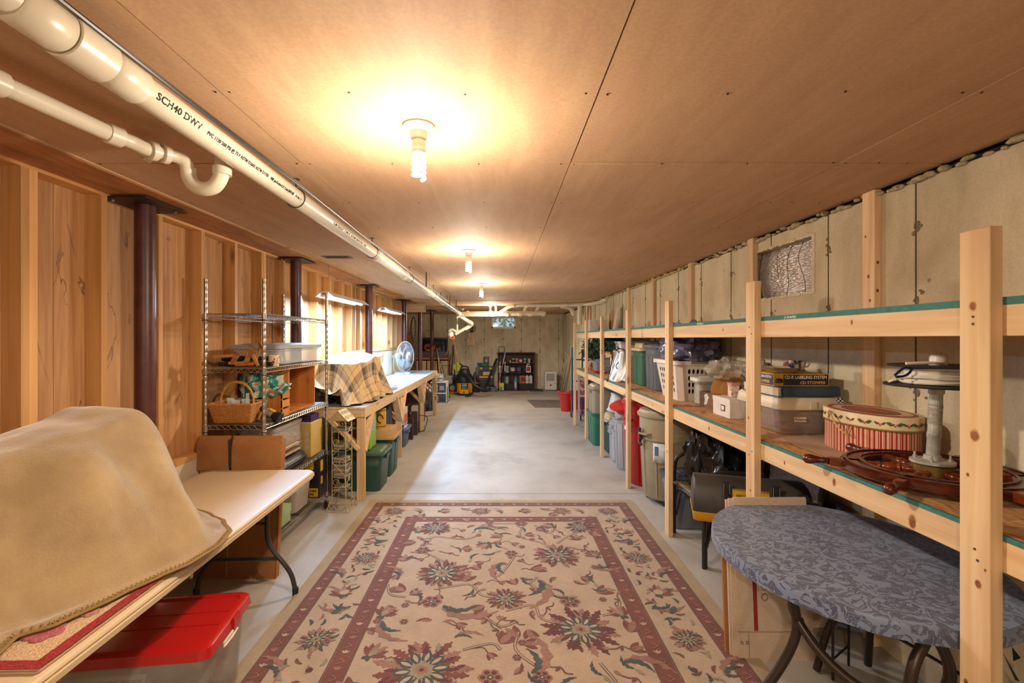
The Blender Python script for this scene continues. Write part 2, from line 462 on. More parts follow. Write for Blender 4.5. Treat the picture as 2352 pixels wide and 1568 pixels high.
# crumbly foam and mortar along the top of the right wall
crumb = MB()
for k in range(170):
    yy = -1 + k * .06 + RN.uniform(-.02, .02)
    crumb.ball((XR - .01, yy, CEIL - .018 + RN.uniform(-.015, .012)), RN.uniform(.012, .03), 7, (1, RN.uniform(1, 2.4), .6))
o = crumb.build('mortar_bead', patchy('crumb', ['4d402e', '9b8d70', 'c2b594', '6e604a'], 14, bump=.6), wall_r); o['kind'] = 'stuff'
# window opening: reveal, bubble-foil, rough foam edge
win = bpy.data.objects.new('window_1', None); COL.objects.link(win); win['kind'] = 'structure'; win.location = (XR, (WY0 + WY1) / 2, WZ0)
WM['window_1'] = Matrix.Translation(win.location)
def foil():
    m, t, b = nt('bubble_foil'); b.inputs['Metallic'].default_value = .5; b.inputs['Roughness'].default_value = .3
    b.inputs['Base Color'].default_value = hexc('f2ecec')
    tc = N(t, 'ShaderNodeTexCoord'); mp = N(t, 'ShaderNodeMapping'); mp.inputs['Scale'].default_value = (1, .25, 1); L(t, tc.outputs['Object'], mp.inputs[0])
    v = N(t, 'ShaderNodeTexVoronoi', i_Scale=95.0); L(t, mp.outputs[0], v.inputs['Vector'])
    bp = N(t, 'ShaderNodeBump', i_Strength=.9, i_Distance=.01); L(t, v.outputs['Distance'], bp.inputs['Height']); L(t, bp.outputs[0], b.inputs['Normal'])
    return m
FOIL = foil()
MB().grid(lambda u, v: (XR + .10 + .03 * sin(u * 5) * sin(v * 3), WY0 + u * (WY1 - WY0), WZ0 + v * (WZ1 - WZ0)), 24, 12).build('foil_sheet', FOIL, win, world=True, smooth=True, solid=.004)
for s_ in range(3):
    pts = [(XR + .075 + .02 * sin(k), WY0 + .2 + s_ * .17 + .05 * sin(k * .5 + s_), WZ0 + .01 + (WZ1 - WZ0 - .02) * k / 6) for k in range(7)]
    MB().tube(arc(pts, 3), .002, 5).build('string', M('3a3230', .7), win, world=True)
ed = MB()
for (a, b_) in (((WY0, WZ0), (WY1, WZ0)), ((WY1, WZ0), (WY1, WZ1)), ((WY1, WZ1), (WY0, WZ1)), ((WY0, WZ1), (WY0, WZ0))):
    for k in range(26):
        t_ = k / 26; ed.ball((XR - .001, a[0] + (b_[0] - a[0]) * t_, a[1] + (b_[1] - a[1]) * t_), RN.uniform(.007, .016), 6, (.6, 1.5, 1))
o = ed.build('foam_edge', M('d9cdb4', .8, bump=.4), win, world=True); o['kind'] = 'stuff'
MB().box(XR + .14, XR + .16, WY0 - .02, WY1 + .02, WZ0 - .02, WZ1 + .02).build('backing_board', M('6b6258', .9), win, world=True)

# back wall with a window of two panes
BX0, BX1, BZ0, BZ1 = -.30, .487, 1.975, 2.35
wb = MB()
wb.box(XA, BX0, Y1, Y1 + .25, 0, CEIL + .01); wb.box(BX1, XR + .1, Y1, Y1 + .25, 0, CEIL + .01)
wb.box(BX0, BX1, Y1, Y1 + .25, 0, BZ0); wb.box(BX0, BX1, Y1, Y1 + .25, BZ1, CEIL + .01)
wall_b = S('wall_back', wb, CONW)
for k in range(-5, 4):
    xx = .07 + .61 * k
    if BX0 < xx < BX1:
        MB().box(xx, xx + .006, Y1 - .004, Y1 + .01, 0, BZ0 - .02).build('form_seam', SEAMM, wall_b)
    else: MB().box(xx, xx + .008, Y1 - .004, Y1 + .01, 0, CEIL).build('form_seam', SEAMM, wall_b)
    for zz in (2.25, 1.9, 1.62, 1.2): 
        if not (BX0 - .05 < xx < BX1 + .05 and zz > 1.95): tie_spot((xx, Y1, zz), 'y', wall_b)
MB().box(XL, XR, Y1 - .02, Y1, 0, .07).build('footing_edge', CONW, wall_b)
wn = bpy.data.objects.new('window_2', None); COL.objects.link(wn); wn['kind'] = 'structure'; wn.location = ((BX0 + BX1) / 2, Y1, BZ0)
WM['window_2'] = Matrix.Translation(wn.location)
WHT = M('e9eef0', .4, 0, .02)
fr = MB(); f_ = .045; cxm = (BX0 + BX1) / 2
fr.box(BX0, BX1, Y1 + .02, Y1 + .08, BZ0, BZ0 + .06); fr.box(BX0, BX1, Y1 + .02, Y1 + .08, BZ1 - f_, BZ1)
fr.box(BX0, BX0 + f_, Y1 + .02, Y1 + .08, BZ0, BZ1); fr.box(BX1 - f_, BX1, Y1 + .02, Y1 + .08, BZ0, BZ1)
fr.build('window_frame', WHT, wn, world=True, bevel=.004)
MB().box(cxm - .022, cxm + .022, Y1 + .015, Y1 + .075, BZ0 + .05, BZ1 - .04).build('mullion', WHT, wn, world=True, bevel=.003)
for a, b_ in ((BX0 + f_, cxm - .02), (cxm + .02, BX1 - f_)):
    MB().box(a, b_, Y1 + .04, Y1 + .045, BZ0 + .06, BZ1 - f_).build('pane', M('dff4f2', .08, 0, 0, alpha=.25), wn, world=True)
# hedge outdoors seen through the panes
hd = MB()
for k in range(420):
    c = Vector((RN.uniform(-1.2, 1.4), Y1 + RN.uniform(.9, 1.6), RN.uniform(1.32, 3.0)))
    a = RN.uniform(0, 6.3); s_ = RN.uniform(.05, .1); u = Vector((cos(a), RN.uniform(-.4, .4), sin(a))) * s_; v = Vector((-sin(a), RN.uniform(-.4, .4), cos(a))) * s_ * .5
    hd.poly([c - u, c + v, c + u, c - v])
S('ground_outside', MB().box(-3, 3, Y1 + .3, Y1 + 3, 0, 1.42), M('5a4a34', .9))
o = hd.build('hedge_foliage', M('4f9a7c', .6, 0, .4, sc=6)); tag(o, 'green leaves of a hedge outside the back window', 'hedge', kind='stuff')
l = bpy.data.lights.new('daylight', 'SUN'); l.energy = 3; l.color = (.95, 1, 1)
o = bpy.data.objects.new('daylight', l); COL.objects.link(o); o.rotation_euler = (radians(-12), radians(10), 0); o.location = (0, 20, 5)

# left stud wall: knee wall of concrete, sill, studs, top plate, sheathing panels
wl = bpy.data.objects.new('wall_left', None); COL.objects.link(wl); wl['kind'] = 'structure'; wl.location = (XL, 3, 0); WM['wall_left'] = Matrix.Translation(wl.location)
SF = -2.13
MB().box(XL - .15, SF + .0, Y0, 6.9, 0, .80).box(XL - .15, SF - .012, 6.9, YW, 0, 1.43).build('knee_wall', CONW, wl, world=True)
MB().box(XL, SF, Y0, 6.9, .80, .84).build('sill_plate', STUDY, wl, world=True)
MB().box(XL, SF, 6.9, YW, 1.43, 1.47).build('sill_plate', STUDY, wl, world=True)
MB().box(XL, SF, Y0, YW, CEIL - .028, CEIL + .01).build('top_plate', STUDY, wl, world=True)
st = MB().box(-.0445, .0445, -.019, .019, 0, 1).build('stud', STUD, wl)
k0 = 0
for k in range(-14, 20):
    yy = 2.51 + .4175 * k; z0 = .84 if yy < 6.9 else 1.47
    if yy > YW: break
    o = st if k0 == 0 else st.copy()
    if k0: COL.objects.link(o)
    k0 += 1
    o.location = (SF - .0445 - XL, yy - 3, z0); o.scale = (1, 1, CEIL - .028 - z0)
# doubled stud seen at the near left and beside the second column
for yy in (2.13, 4.22, 6.86): 
    o = st.copy(); COL.objects.link(o); z0 = .84 if yy < 6.9 else 1.47; o.location = (SF - .0445 - XL, yy - 3, z0); o.scale = (1, 1, CEIL - .028 - z0)
for k in range(-3, 7):
    a = 2.32 + 1.22 * k; b_ = min(a + 1.217, YW)
    MB().box(XL - .012, XL, max(a, Y0), b_, .8 if a < 6.6 else 1.4, CEIL).build('sheathing_panel', PLYW, wl, world=True)
MB().box(XL - .01, SF + .01, YW - .04, YW + .04, 0, CEIL).build('end_board', PINE_Z, wl, world=True)
o = S('ceiling_beam', MB().box(XL, -1.857, Y0, YW + .2, CEIL - .012, CEIL + .05), BEAMW)
MB().box(-1.86, -1.848, Y0, YW + .2, CEIL - .006, CEIL + .02).build('edge_strip', PINE_Y, o, world=False)
MB().box(XL, -1.7, YW + .2, YW + .24, CEIL - .2, CEIL).build('end_header', PINE_X, o)
S('wall_far_left', MB().box(XA - .1, XA, YW, Y1, 0, CEIL), CONW)
S('wall_recess', MB().box(XA, XL - .012, YW - .1, YW, 0, CEIL), CONW)
S('wall_front', MB().box(XL - .1, XR + .1, Y0 - .1, Y0, 0, CEIL + .05), CONW)

# ---------------- bulbs in porcelain holders ----------------
PORC = M('e8e2d4', .25, 0, .02, coat=.3)
GLOW = M('fff6e6', .3, 0, 0, emit=14)
def fixture(x, y, label, bulb=True, group=None):
    t = T('light_fixture', label, 'ceiling light', (x, y, CEIL), group=group)
    MB().lathe([(.058, .002), (.06, -.006), (.05, -.016), (.034, -.024), (.031, -.045), (.026, -.052), (.002, -.053)], seg=28).build('porcelain_holder', PORC, t, smooth=True)
    if bulb:
        b_ = MB().lathe([(.02, -.05), (.026, -.058), (.026, -.10), (.018, -.108), (.001, -.108)], seg=20).build('bulb_base', M('f0ece0', .4), t, smooth=True)
        pts = []
        for k in range(81):
            a = k / 80 * 2 * pi * 4.2; z = -.112 - .085 * k / 80
            pts.append((.022 * cos(a), .022 * sin(a), z))
        MB().tube(pts, .0065, 7).build('spiral_tube', GLOW, t, smooth=True)
    return t
fixture(-.307, 1.75, 'nearest and largest lit spiral bulb in porcelain ceiling holder')
fixture(-.29, 4.22, 'second lit spiral bulb down the ceiling, above the workbench start')
fixture(-.28, 6.77, 'third lit spiral bulb down the ceiling, small in the distance')
fixture(-.25, 11.3, 'farthest lit bulb, hanging just above the horizontal drain pipe')
fixture(-.3, -.8, 'added unseen fill bulb behind the camera, nearer one')  # this and the next holder go with the added fill bulbs
fixture(-.3, -3.2, 'added unseen fill bulb behind the camera, farther one')
fixture(-1.03, 12.5, 'empty white porcelain lamp holder near the far pipes', False)

# ---------------- hanging tube lights ----------------
TUBEG = M('dcebff', .3, 0, 0, emit=8)
for i, (sx, s0, s1) in enumerate(SHOPS):
    t = T('shop_light', ['nearer long tube light hanging on chains over the workbench', 'farther long tube light hanging on chains over the workbench'][i], 'hanging light', (sx, s0, 2.1))
    ln = s1 - s0
    pr = [(-.10, -.02), (-.035, .035), (.035, .035), (.10, -.02), (.096, -.02), (.033, .03), (-.033, .03), (-.096, -.02)]
    MB().prism(pr, lambda a, b_, t_: (a, t_, b_), 0, ln).build('reflector_hood', M('e4e6e8', .35, .2, .02), t)
    MB().prism([(-.04, -.02), (.04, -.02), (.035, .035), (-.035, .035)], lambda a, b_, t_: (a, t_, b_), -.012, .0).build('end_cap', M('dddfe2', .4), t)
    MB().box(-.02, .02, -.016, -.011, .0, .02).build('orange_socket', M('d9683c', .5), t)
    MB().lathe([(.014, .02), (.016, .04), (.016, ln - .04), (.014, ln - .02)], (0, 0, -.006), 12, axis='y').build('lamp_tube', TUBEG, t, smooth=True)
    for yy in (.12, ln - .12):
        ch = MB()
        for k in range(14):
            z = .04 + k * .0215
            ring = [(.006 * cos(a * pi / 4) * (1 if k % 2 else .1), yy + .006 * cos(a * pi / 4) * (.1 if k % 2 else 1), z + .012 * sin(a * pi / 4)) for a in range(8)]
            ch.tube(ring, .0014, 4, closed=True)
        ch.build('chain', M('8d8a86', .4, .8), t)

# ---------------- steel columns ----------------
def column(x, y, label):
    t = T('steel_column', label, 'column', (x, y, 0), group='red steel columns')
    top = CEIL - .022
    MB().lathe([(.052, .008), (.052, top - .008)], seg=28, cap=False).build('pole', STEELRED, t, smooth=True)
    MB().box(-.13, .13, -.17, .17, top - .008, top).build('cap_plate', M('33241f', .5, .4, .15), t)
    MB().box(-.09, .09, -.09, .09, 0, .008).build('base_plate', M('33241f', .5, .4, .15), t)
    for (a, b_) in ((-.09, -.12), (.09, .12)):
        MB().lathe([(.012, top - .018), (.012, top - .008)], (a, b_, 0), 6).build('bolt', M('8a827a', .4, .8), t)
column(-2.055, 2.70, 'thickest-looking red steel column, nearest, behind the beige blanket')
column(-2.03, 4.635, 'second red steel column, behind the far posts of the wire shelving')
column(-1.955, 6.93, 'third red steel column, behind the plaid blanket and nearer tube light')
column(-1.955, 9.47, 'fourth red steel column, directly behind the white fan')
column(-1.91, 11.07, 'fifth red steel column, just past the end of the workbench')
column(-1.93, 13.1, 'farthest and thinnest red steel column in front of the grey tool rack')
# ---------------- helpers for containers ----------------
def tote(name, label, x0, x1, y0, y1, z0, z1, body, lidm=None, cat='storage bin', group=None, taper=.86, lidh=.05, rim=.025, r=.05, ribs=2, lidtop=0, rz=0, open_=False, handle=True, lidover=.012, latch=None, lidribs=True):
    cx, cy = (x0 + x1) / 2, (y0 + y1) / 2; hx, hy = (x1 - x0) / 2, (y1 - y0) / 2; h = z1 - z0
    t = T(name, label, cat, (cx, cy, z0), rz, group)
    hb = h - (lidh if lidm else 0); bx, by = hx * taper, hy * taper; k = hx - rim * .6; ky = hy - rim * .6
    lv = [(0, bx - .01, by - .01, r), (.008, bx, by, r), (hb * .62, bx + (k - bx) * .62, by + (ky - by) * .62, r), (hb * .80, bx + (k - bx) * .8, by + (ky - by) * .8, r), (hb * .80 + .004, k - .006, ky - .006, r), (hb - .03, k - .004, ky - .004, r), (hb - .03, hx - .004, hy - .004, r), (hb, hx, hy, r)]
    th = .004
    if open_ or not lidm: lv += [(hb, hx - .02, hy - .02, r), (hb - .02, k - .012, ky - .012, r), (.02, bx - .01, by - .01, r)]
    mb = MB().rr(lv)
    mb.build('body', body, t, smooth=True)
    if ribs:
        for q in range(ribs):
            f = (q + 1) / (ribs + 1) * 2 - 1
            for sg in (-1, 1):
                rb = MB()
                rb.hexa([(f * bx - .012, sg * by * 1.0 - .004, .02), (f * bx + .012, sg * by - .004, .02), (f * bx + .012, sg * by + .004, .02), (f * bx - .012, sg * by + .004, .02),
                         (f * k - .012, sg * ky * .985 - .004, hb * .8), (f * k + .012, sg * ky * .985 - .004, hb * .8), (f * k + .012, sg * ky * .985 + .004, hb * .8), (f * k - .012, sg * ky * .985 + .004, hb * .8)])
                rb.build('side_rib', body, t); rb = MB()
                rb.hexa([(sg * bx - .004, f * by - .012, .02), (sg * bx + .004, f * by - .012, .02), (sg * bx + .004, f * by + .012, .02), (sg * bx - .004, f * by + .012, .02),
                         (sg * k * .985 - .004, f * ky - .012, hb * .8), (sg * k * .985 + .004, f * ky - .012, hb * .8), (sg * k * .985 + .004, f * ky + .012, hb * .8), (sg * k * .985 - .004, f * ky + .012, hb * .8)])
                rb.build('side_rib', body, t)
    if handle:
        for sg in (-1, 1):
            if hx >= hy: mb = MB().box(sg * (hx - .01) - .012, sg * (hx - .01) + .022 * (sg > 0) + .0, -hy * .35, hy * .35, hb - .075, hb - .03) if sg > 0 else MB().box(-hx - .012, -hx + .02, -hy * .35, hy * .35, hb - .075, hb - .03)
            else: mb = MB().box(-hx * .35, hx * .35, min(sg * (hy + .012), sg * (hy - .02)), max(sg * (hy + .012), sg * (hy - .02)), hb - .075, hb - .03)
            mb.build('handle', body, t, bevel=.006)
    if lidm:
        o = lidover; lt = lidtop
        lv = [(hb - .012, hx + o, hy + o, r), (hb + .016, hx + o, hy + o, r), (hb + .022, hx + o - .014, hy + o - .014, r), (hb + .012, hx - .03, hy - .03, r * .8), (h - .008 + lt * .5, hx - .045, hy - .045, r * .8), (h + lt, hx - .06, hy - .06, r * .7)]
        l = MB().rr(lv).build('lid', lidm, t, smooth=True)
        if lidribs:
            MB().rr([(h + lt - .001, hx - .09, hy - .09, .03), (h + lt + .006, hx - .092, hy - .092, .03), (h + lt + .006, hx - .1, hy - .1, .028), (h + lt - .004, hx - .104, hy - .104, .028)], cap=False).build('raised_rim', lidm, l, smooth=True)
    if latch:
        for sg in (-1, 1):
            if hx >= hy: mb = MB().box(min(sg * (hx + .008), sg * (hx + .022)), max(sg * (hx + .008), sg * (hx + .022)), -.05, .05, hb - .06, hb + .02)
            else: mb = MB().box(-.05, .05, min(sg * (hy + .008), sg * (hy + .022)), max(sg * (hy + .008), sg * (hy + .022)), hb - .06, hb + .02)
            mb.build('latch', latch, t, bevel=.004)
    return t

def cloth_noise(p, s=3, a=.02):
    return noise.noise(Vector(p) * s) * a

def crumple(c, r, st=(1, 1, 1), seg=28, amp=.25, sc=2.2, seed=0):
    """irregular bag-like lump with its bottom flattened at c.z"""
    mb = MB(); n = seg // 2
    rings = []
    for i in range(n + 1):
        a = -pi / 2 + pi * i / n; ring = []
        for k in range(seg):
            b_ = 2 * pi * k / seg; d = Vector((max(cos(a), .02) * cos(b_), max(cos(a), .02) * sin(b_), sin(a)))
            q = 1 + amp * noise.noise(d * sc + Vector((seed, seed * 2, 0))) + amp * .5 * noise.noise(d * sc * 2.7 + Vector((seed * 3, 0, 1))) + amp * .25 * noise.ridged_multi_fractal(d * sc * 2, 1, 2, 3, 1, 2) * .5
            z = max(d.z * q, -.62)
            ring.append((c[0] + d.x * q * r * st[0], c[1] + d.y * q * r * st[1], c[2] + (z + .62) * r * st[2]))
        rings.append(ring)
    return mb.loft(rings)

# ---------------- right-hand storage shelving ----------------
sh = T('storage_shelving', 'long pine and OSB storage shelving running along the concrete wall', 'shelving', (1.7, 5.2, 0))
PYS = [1.416, 2.65, 3.956, 5.2, 6.54, 7.73, 8.93]
for i, y in enumerate(PYS):
    p = MB().box(1.39, 1.428, y - .089, y, 0, 1.965 - .004 * i).build('post', PINE_Z, sh, world=True, bevel=.002, seg=1)
    for z in (1.03, 1.0, 1.71, 1.68):
        MB().lathe([(.004, -.0008), (.004, .001)], (0, 0, 0), 8, axis='x').turn(Matrix.Translation((1.39 - .0006, y - .05 + RN.uniform(-.02, .02), z + RN.uniform(-.01, .01)))).build('screw_head', M('4a3324', .6), p, world=True)
for zt, zh in ((1.763, 1.741), (1.084, 1.069)):
    yj = [-.6] + [1.9 if zt < 1.2 else 2.6, 5.1, 7.5, 9.0]
    yj = [-.6, 1.37, 3.91, 6.5, 9.0]
    for a, b_ in zip(yj[:-1], yj[1:]):
        MB().box(1.428, 1.466, a, b_ - .002, zh - .089, zh).build('front_rail', PINE_Y, sh, world=True, bevel=.002, seg=1)
        MB().box(1.952, 1.99, a, b_ - .002, zh - .089, zh).build('back_rail', PINE_Y, sh, world=True)
    for k in range(13):
        yy = -.3 + .78 * k
        MB().box(1.466, 1.952, yy, yy + .038, zh - .089, zh).build('joist', PINE_X, sh, world=True)
    yb = [-.6, 1.45, 3.9, 6.33, 8.8]
    for a, b_ in zip(yb[:-1], yb[1:]):
        o = MB().box(1.44, 1.985, a, b_ - .003, zh, zt).build('deck_board', OSB, sh, world=True)
        MB().box(1.428, 1.4402, a, b_ - .003, zh, zt).build('painted_edge', OSBEDGE, o, world=True)
for z in (1.72, 1.66): MB().box(1.427, 1.4275, 4.62, 4.66, z - .0, z + .02)
for k in range(-1, 6):
    yy = 2.49 + 1.2 * k
    MB().box(1.992, 2.03, yy, yy + .085, 0, CEIL - (.0 if k < 5 else .33)).build('wall_post', PINE_Z, sh, world=True, bevel=.002, seg=1)
MB().box(1.992, 2.03, 8.45, 8.535, 0, 2.16).build('wall_post', PINE_Z, sh, world=True)
KN = patchy('knot', ['5a3316', '7a4a24', '9a6636'], 60, rough=.6, bump=.1); KR = M('b98a56', .6)
def knot(par, c, r, nrm, st=1.3):
    e1 = {'x': (0, 1, 0), 'y': (1, 0, 0)}[nrm]; n_ = Vector({'x': (-1, 0, 0), 'y': (0, -1, 0)}[nrm]); e1 = Vector(e1); e2 = Vector((0, 0, 1)); c = Vector(c)
    for k, (f, m, h) in enumerate(((1.35, KR, .0003), (1, KN, .0006))):
        P = [c + e1 * cos(i * pi / 7) * r * f * RN.uniform(.9, 1.1) + e2 * sin(i * pi / 7) * r * f * st * RN.uniform(.9, 1.1) for i in range(14)]
        MB().loft([[p + n_ * h for p in P], [c + (p - c) * .5 + n_ * (h + .0002) for p in P]]).build('knot', m, par, world=True)
for (y, z, r) in ((1.375, 1.74, .009), (1.37, 1.36, .011), (1.39, 1.24, .004), (1.36, .93, .008), (1.34, .98, .003), (1.395, .62, .006), (2.62, 1.2, .006), (2.6, .8, .005), (3.93, 1.6, .006), (3.9, .7, .007)): knot(sh, (1.39, y, z), r, 'x')
for (y, z, r) in ((2.0, 1.03, .008), (1.62, 1.01, .012), (2.35, 1.02, .005), (3.2, 1.03, .007), (3.0, 1.70, .005), (1.9, 1.71, .005), (4.4, 1.02, .006)): knot(sh, (1.428, y, z), r, 'x', 1.8)
for (x, z, r) in ((2.01, 2.05, .006), (2.008, 1.9, .006)): knot(sh, (x, 2.49, z), r, 'y')
for (y, z, r) in ((2.53, 1.98, .007), (2.55, 2.2, .005), (2.52, 1.85, .006)): knot(sh, (1.992, y, z), r, 'x')
# lumber stamps on the rails
STAMP = M('4b3a2c', .8)
text('SPF KD-HT', .022, STAMP, sh, (1.4275, 4.72, 1.655), (0, 0, 1), (0, 1, 0), ext=.0003)
text('S-DRY No2', .022, STAMP, sh, (1.4275, 4.69, 1.655), (0, 0, 1), (0, 1, 0), ext=.0003)
text('8 IZ III', .03, STAMP, sh, (1.4275, 1.10, 1.655), (0, 0, 1), (0, 1, 0), ext=.0003, bold=.0008)
text('HT 5 IC', .03, STAMP, sh, (1.4275, 1.06, 1.655), (0, 0, 1), (0, 1, 0), ext=.0003, bold=.0008)
PALE = M('c9d4cc', .7)
for (y, s_) in ((2.35, 'JT AP RATED'), (3.4, 'SHEATHING 24')):
    text(s_, .016, PALE, sh, (1.4275, y, 1.745), (0, -1, 0), (0, 0, 1), ext=.0003, bold=.0006)

# ---------------- things on the middle shelf ----------------
ZS = 1.084
MAHOG = wood('mahogany', '35140c', '5e2814', 'y', rough=.22, knots=False, rand=.05)
MAHOG2 = wood('mahogany_light', '4f2010', '7d3a1a', 'x', rough=.22, knots=False, rand=.1)
wc = Vector((1.70, 1.84, ZS + .042))
t = T('ship_wheel', 'varnished dark wooden ship wheel lying flat on the middle shelf', 'ship wheel', (1.70, 1.84, ZS))
def ringm(r0, r1, z0, z1, seg=48):
    rings = [[(r * cos(2 * pi * k / seg), r * sin(2 * pi * k / seg), z) for r, z in ((r0, z0 + .004), (r0 + .005, z0), (r1 - .005, z0), (r1, z0 + .004), (r1, z1 - .006), (r1 - .008, z1), (r0 + .008, z1), (r0, z1 - .006))] for k in range(seg)]
    return MB().loft(rings, loop=True)
ringm(.215, .295, .022, .055).build('rim', MAHOG, t, smooth=True)
ringm(.226, .232, .055, .060).build('rim_bead', MAHOG, t, smooth=True)
ringm(.274, .280, .055, .060).build('rim_bead', MAHOG, t, smooth=True)
hub = MB().lathe([(.05, .018), (.062, .022), (.062, .066), (.055, .072), (.002, .072)], seg=28).build('hub', M('8c7440', .35, .7), t, smooth=True)
for k in range(6):
    a = radians(32 + 60 * k); m4 = Matrix.Rotation(a, 4, 'Z') @ Matrix.Translation((0, 0, .038))
    sp = MB().lathe([(.014, .055), (.016, .09), (.012, .095), (.019, .103), (.013, .111), (.020, .125), (.018, .15), (.013, .158), (.019, .166), (.013, .174), (.016, .185), (.016, .212)], seg=14, axis='x')
    sp.turn(m4).build('spoke', MAHOG2, t, smooth=True)
    bk = MB().box(.208, .335, -.017, .017, -.017, .017).turn(m4).build('spoke_block', MAHOG2, t, bevel=.003)
    MB().lathe([(.013, .335), (.017, .341), (.012, .347), (.015, .353), (.012, .36), (.017, .385), (.021, .405), (.019, .42), (.008, .43), (.001, .431)], seg=14, axis='x').turn(m4).build('handle', MAHOG, t, smooth=True)
# cord reel on a pipe stand
GALV = patchy('galvanised', ['7f7f78', 'a3a39b', 'bdbbb0'], 12, rough=.4, bump=.1)
t = T('cord_reel', 'white cord wound on a reel atop a galvanised pipe stand', 'cord reel', (1.70, 1.84, ZS + .0725))
MB().lathe([(.07, 0), (.07, .01), (.03, .014), (.026, .03), (.022, .032)], seg=28).build('flange', GALV, t, smooth=True)
for k in range(4):
    a = pi / 4 + k * pi / 2; MB().lathe([(.007, .01), (.007, .022), (.004, .022), (.004, .036)], (.052 * cos(a), .052 * sin(a), 0), 6).build('bolt', GALV, t)
lean = lambda z: (.018 * (z / .3), 0)
def leanm(mb):
    mb.v = [(v[0] + lean(v[2])[0], v[1], v[2]) for v in mb.v]; return mb
leanm(MB().lathe([(.021, .03), (.021, .10), (.0225, .102), (.0225, .12), (.021, .122), (.021, .27), (.025, .272), (.025, .30)], seg=20)).build('pipe_stem', GALV, t, smooth=True)
tape = leanm(MB().lathe([(.0225, .15), (.0225, .23)], seg=20, cap=False)).build('worn_tape', patchy('tape', ['a8a498', '8c887c', 'c4c0b2'], 30, stretch=(1, 1, 4)), t)
DKPL = M('2c2c2c', .45)
leanm(MB().lathe([(.02, .298), (.165, .300), (.168, .304), (.165, .308), (.02, .308)], seg=40)).build('lower_disc', DKPL, t, smooth=True)
leanm(MB().lathe([(.02, .375), (.155, .377), (.158, .381), (.155, .385), (.02, .385)], seg=40)).build('upper_disc', DKPL, t, smooth=True)
CORD = M('d9d2c4', .8, bump=.3)
pts = []
for k in range(14 * 26 + 1):
    a = k / 26 * 2 * pi; z = .315 + .054 * (.5 - .5 * cos(k / 26 * .52 * 2)) + .004 * sin(a * 1.3); pts.append(((.102 + .012 * sin(k * .071)) * cos(a) + lean(z)[0], (.102 + .012 * sin(k * .071)) * sin(a), z))
MB().lathe([(.098, .31), (.104, .34), (.098, .372)], (.02, 0, 0), 24).build('cord_core', CORD, t, smooth=True)
MB().tube(pts, .0045, 5).build('cord', CORD, t, smooth=True)
MB().tube(arc([(-.165, -.02, .33), (-.14, .03, .318), (-.09, .09, .314), (0, .12, .314)], 5), .006, 6).build('loose_cord', CORD, t, smooth=True)
MB().tube(arc([(-.13, -.03, .392), (-.05, -.05, .395), (.0, -.04, .39), (.03, -.01, .39)], 5), .006, 6).build('loose_cord', CORD, t, smooth=True)
MB().tube(arc([(-.165, -.02, .345), (-.13, -.02, .372), (-.10, -.02, .368), (-.12, -.02, .345), (-.16, -.02, .338)], 4), .0045, 6).build('carabiner', M('2d3c66', .3, .6), t, smooth=True)
leanm(MB().lathe([(.028, .385), (.028, .415), (.022, .428), (.002, .431)], seg=20)).build('knob', M('e6e0d6', .35), t, smooth=True)
# striped oval hat box
def stripes():
    m, t, b = nt('candy_stripe'); b.inputs['Roughness'].default_value = .5
    tc = N(t, 'ShaderNodeTexCoord'); s = N(t, 'ShaderNodeSeparateXYZ'); L(t, tc.outputs['Object'], s.inputs[0])
    at = N(t, 'ShaderNodeMath', operation='ARCTAN2')
    mx = N(t, 'ShaderNodeMath', operation='MULTIPLY', i_1=1.55); L(t, s.outputs['X'], mx.inputs[0])
    L(t, s.outputs['Y'], at.inputs[0]); L(t, mx.outputs[0], at.inputs[1])
    for_ = N(t, 'ShaderNodeMath', operation='MULTIPLY', i_1=4.6); L(t, at.outputs[0], for_.inputs[0])
    fr = N(t, 'ShaderNodeMath', operation='FRACT'); L(t, for_.outputs[0], fr.inputs[0])
    cr = N(t, 'ShaderNodeValToRGB'); e = cr.color_ramp; e.interpolation = 'CONSTANT'
    seq = [(0, 'a52a2a'), (.22, 'e6cfa6'), (.30, 'c06048'), (.34, 'e6cfa6'), (.42, 'a52a2a'), (.52, 'e6cfa6'), (.58, 'a52a2a'), (.80, 'e6cfa6'), (.88, 'b8513c'), (.94, 'e6cfa6')]
    e.elements[0].color = hexc(seq[0][1]); e.elements[1].position = seq[1][0]; e.elements[1].color = hexc(seq[1][1])
    for p, c in seq[2:]: q = e.elements.new(p); q.color = hexc(c)
    L(t, fr.outputs[0], cr.inputs[0]); L(t, cr.outputs[0], b.inputs['Base Color']); return m
t = T('hat_box', 'oval red and cream striped hat box with holly lid', 'hat box', (1.84, 2.33, ZS))
el = lambda r, z: (r, z)
BA, BB = .15, .24
MB().lathe([(1, 0), (1, .155)], seg=48, sx=BA, sy=BB).build('striped_body', stripes(), t, smooth=True)
lid = MB().lathe([(1.04, .14), (1.045, .198), (1.03, .203), (.02, .204)], seg=48, sx=BA, sy=BB).build('lid', M('dcc7a0', .5), t, smooth=True)
MB().lathe([(1.048, .138), (1.055, .142), (1.048, .147)], seg=48, sx=BA, sy=BB, cap=False).build('gold_band', M('8f6f38', .4, .3), lid, smooth=True)
MB().lathe([(1.035, .1995), (.86, .2062), (.85, .2045)], seg=48, sx=BA, sy=BB, cap=False).build('red_band', M('a8463a', .5), lid, smooth=True)
rb = MB().lathe([(.62, .2046), (.02, .2066)], seg=40, sx=BA, sy=BB).build('printed_panel', M('a4503e', .5, var=.35, sc=18), lid, smooth=True)
leafm = MB(); berry = MB()
def on_side(a, z, off=.0):
    rx, ry = BA * 1.046 + off, BB * 1.046 + off
    return Vector((rx * cos(a), ry * sin(a), z))
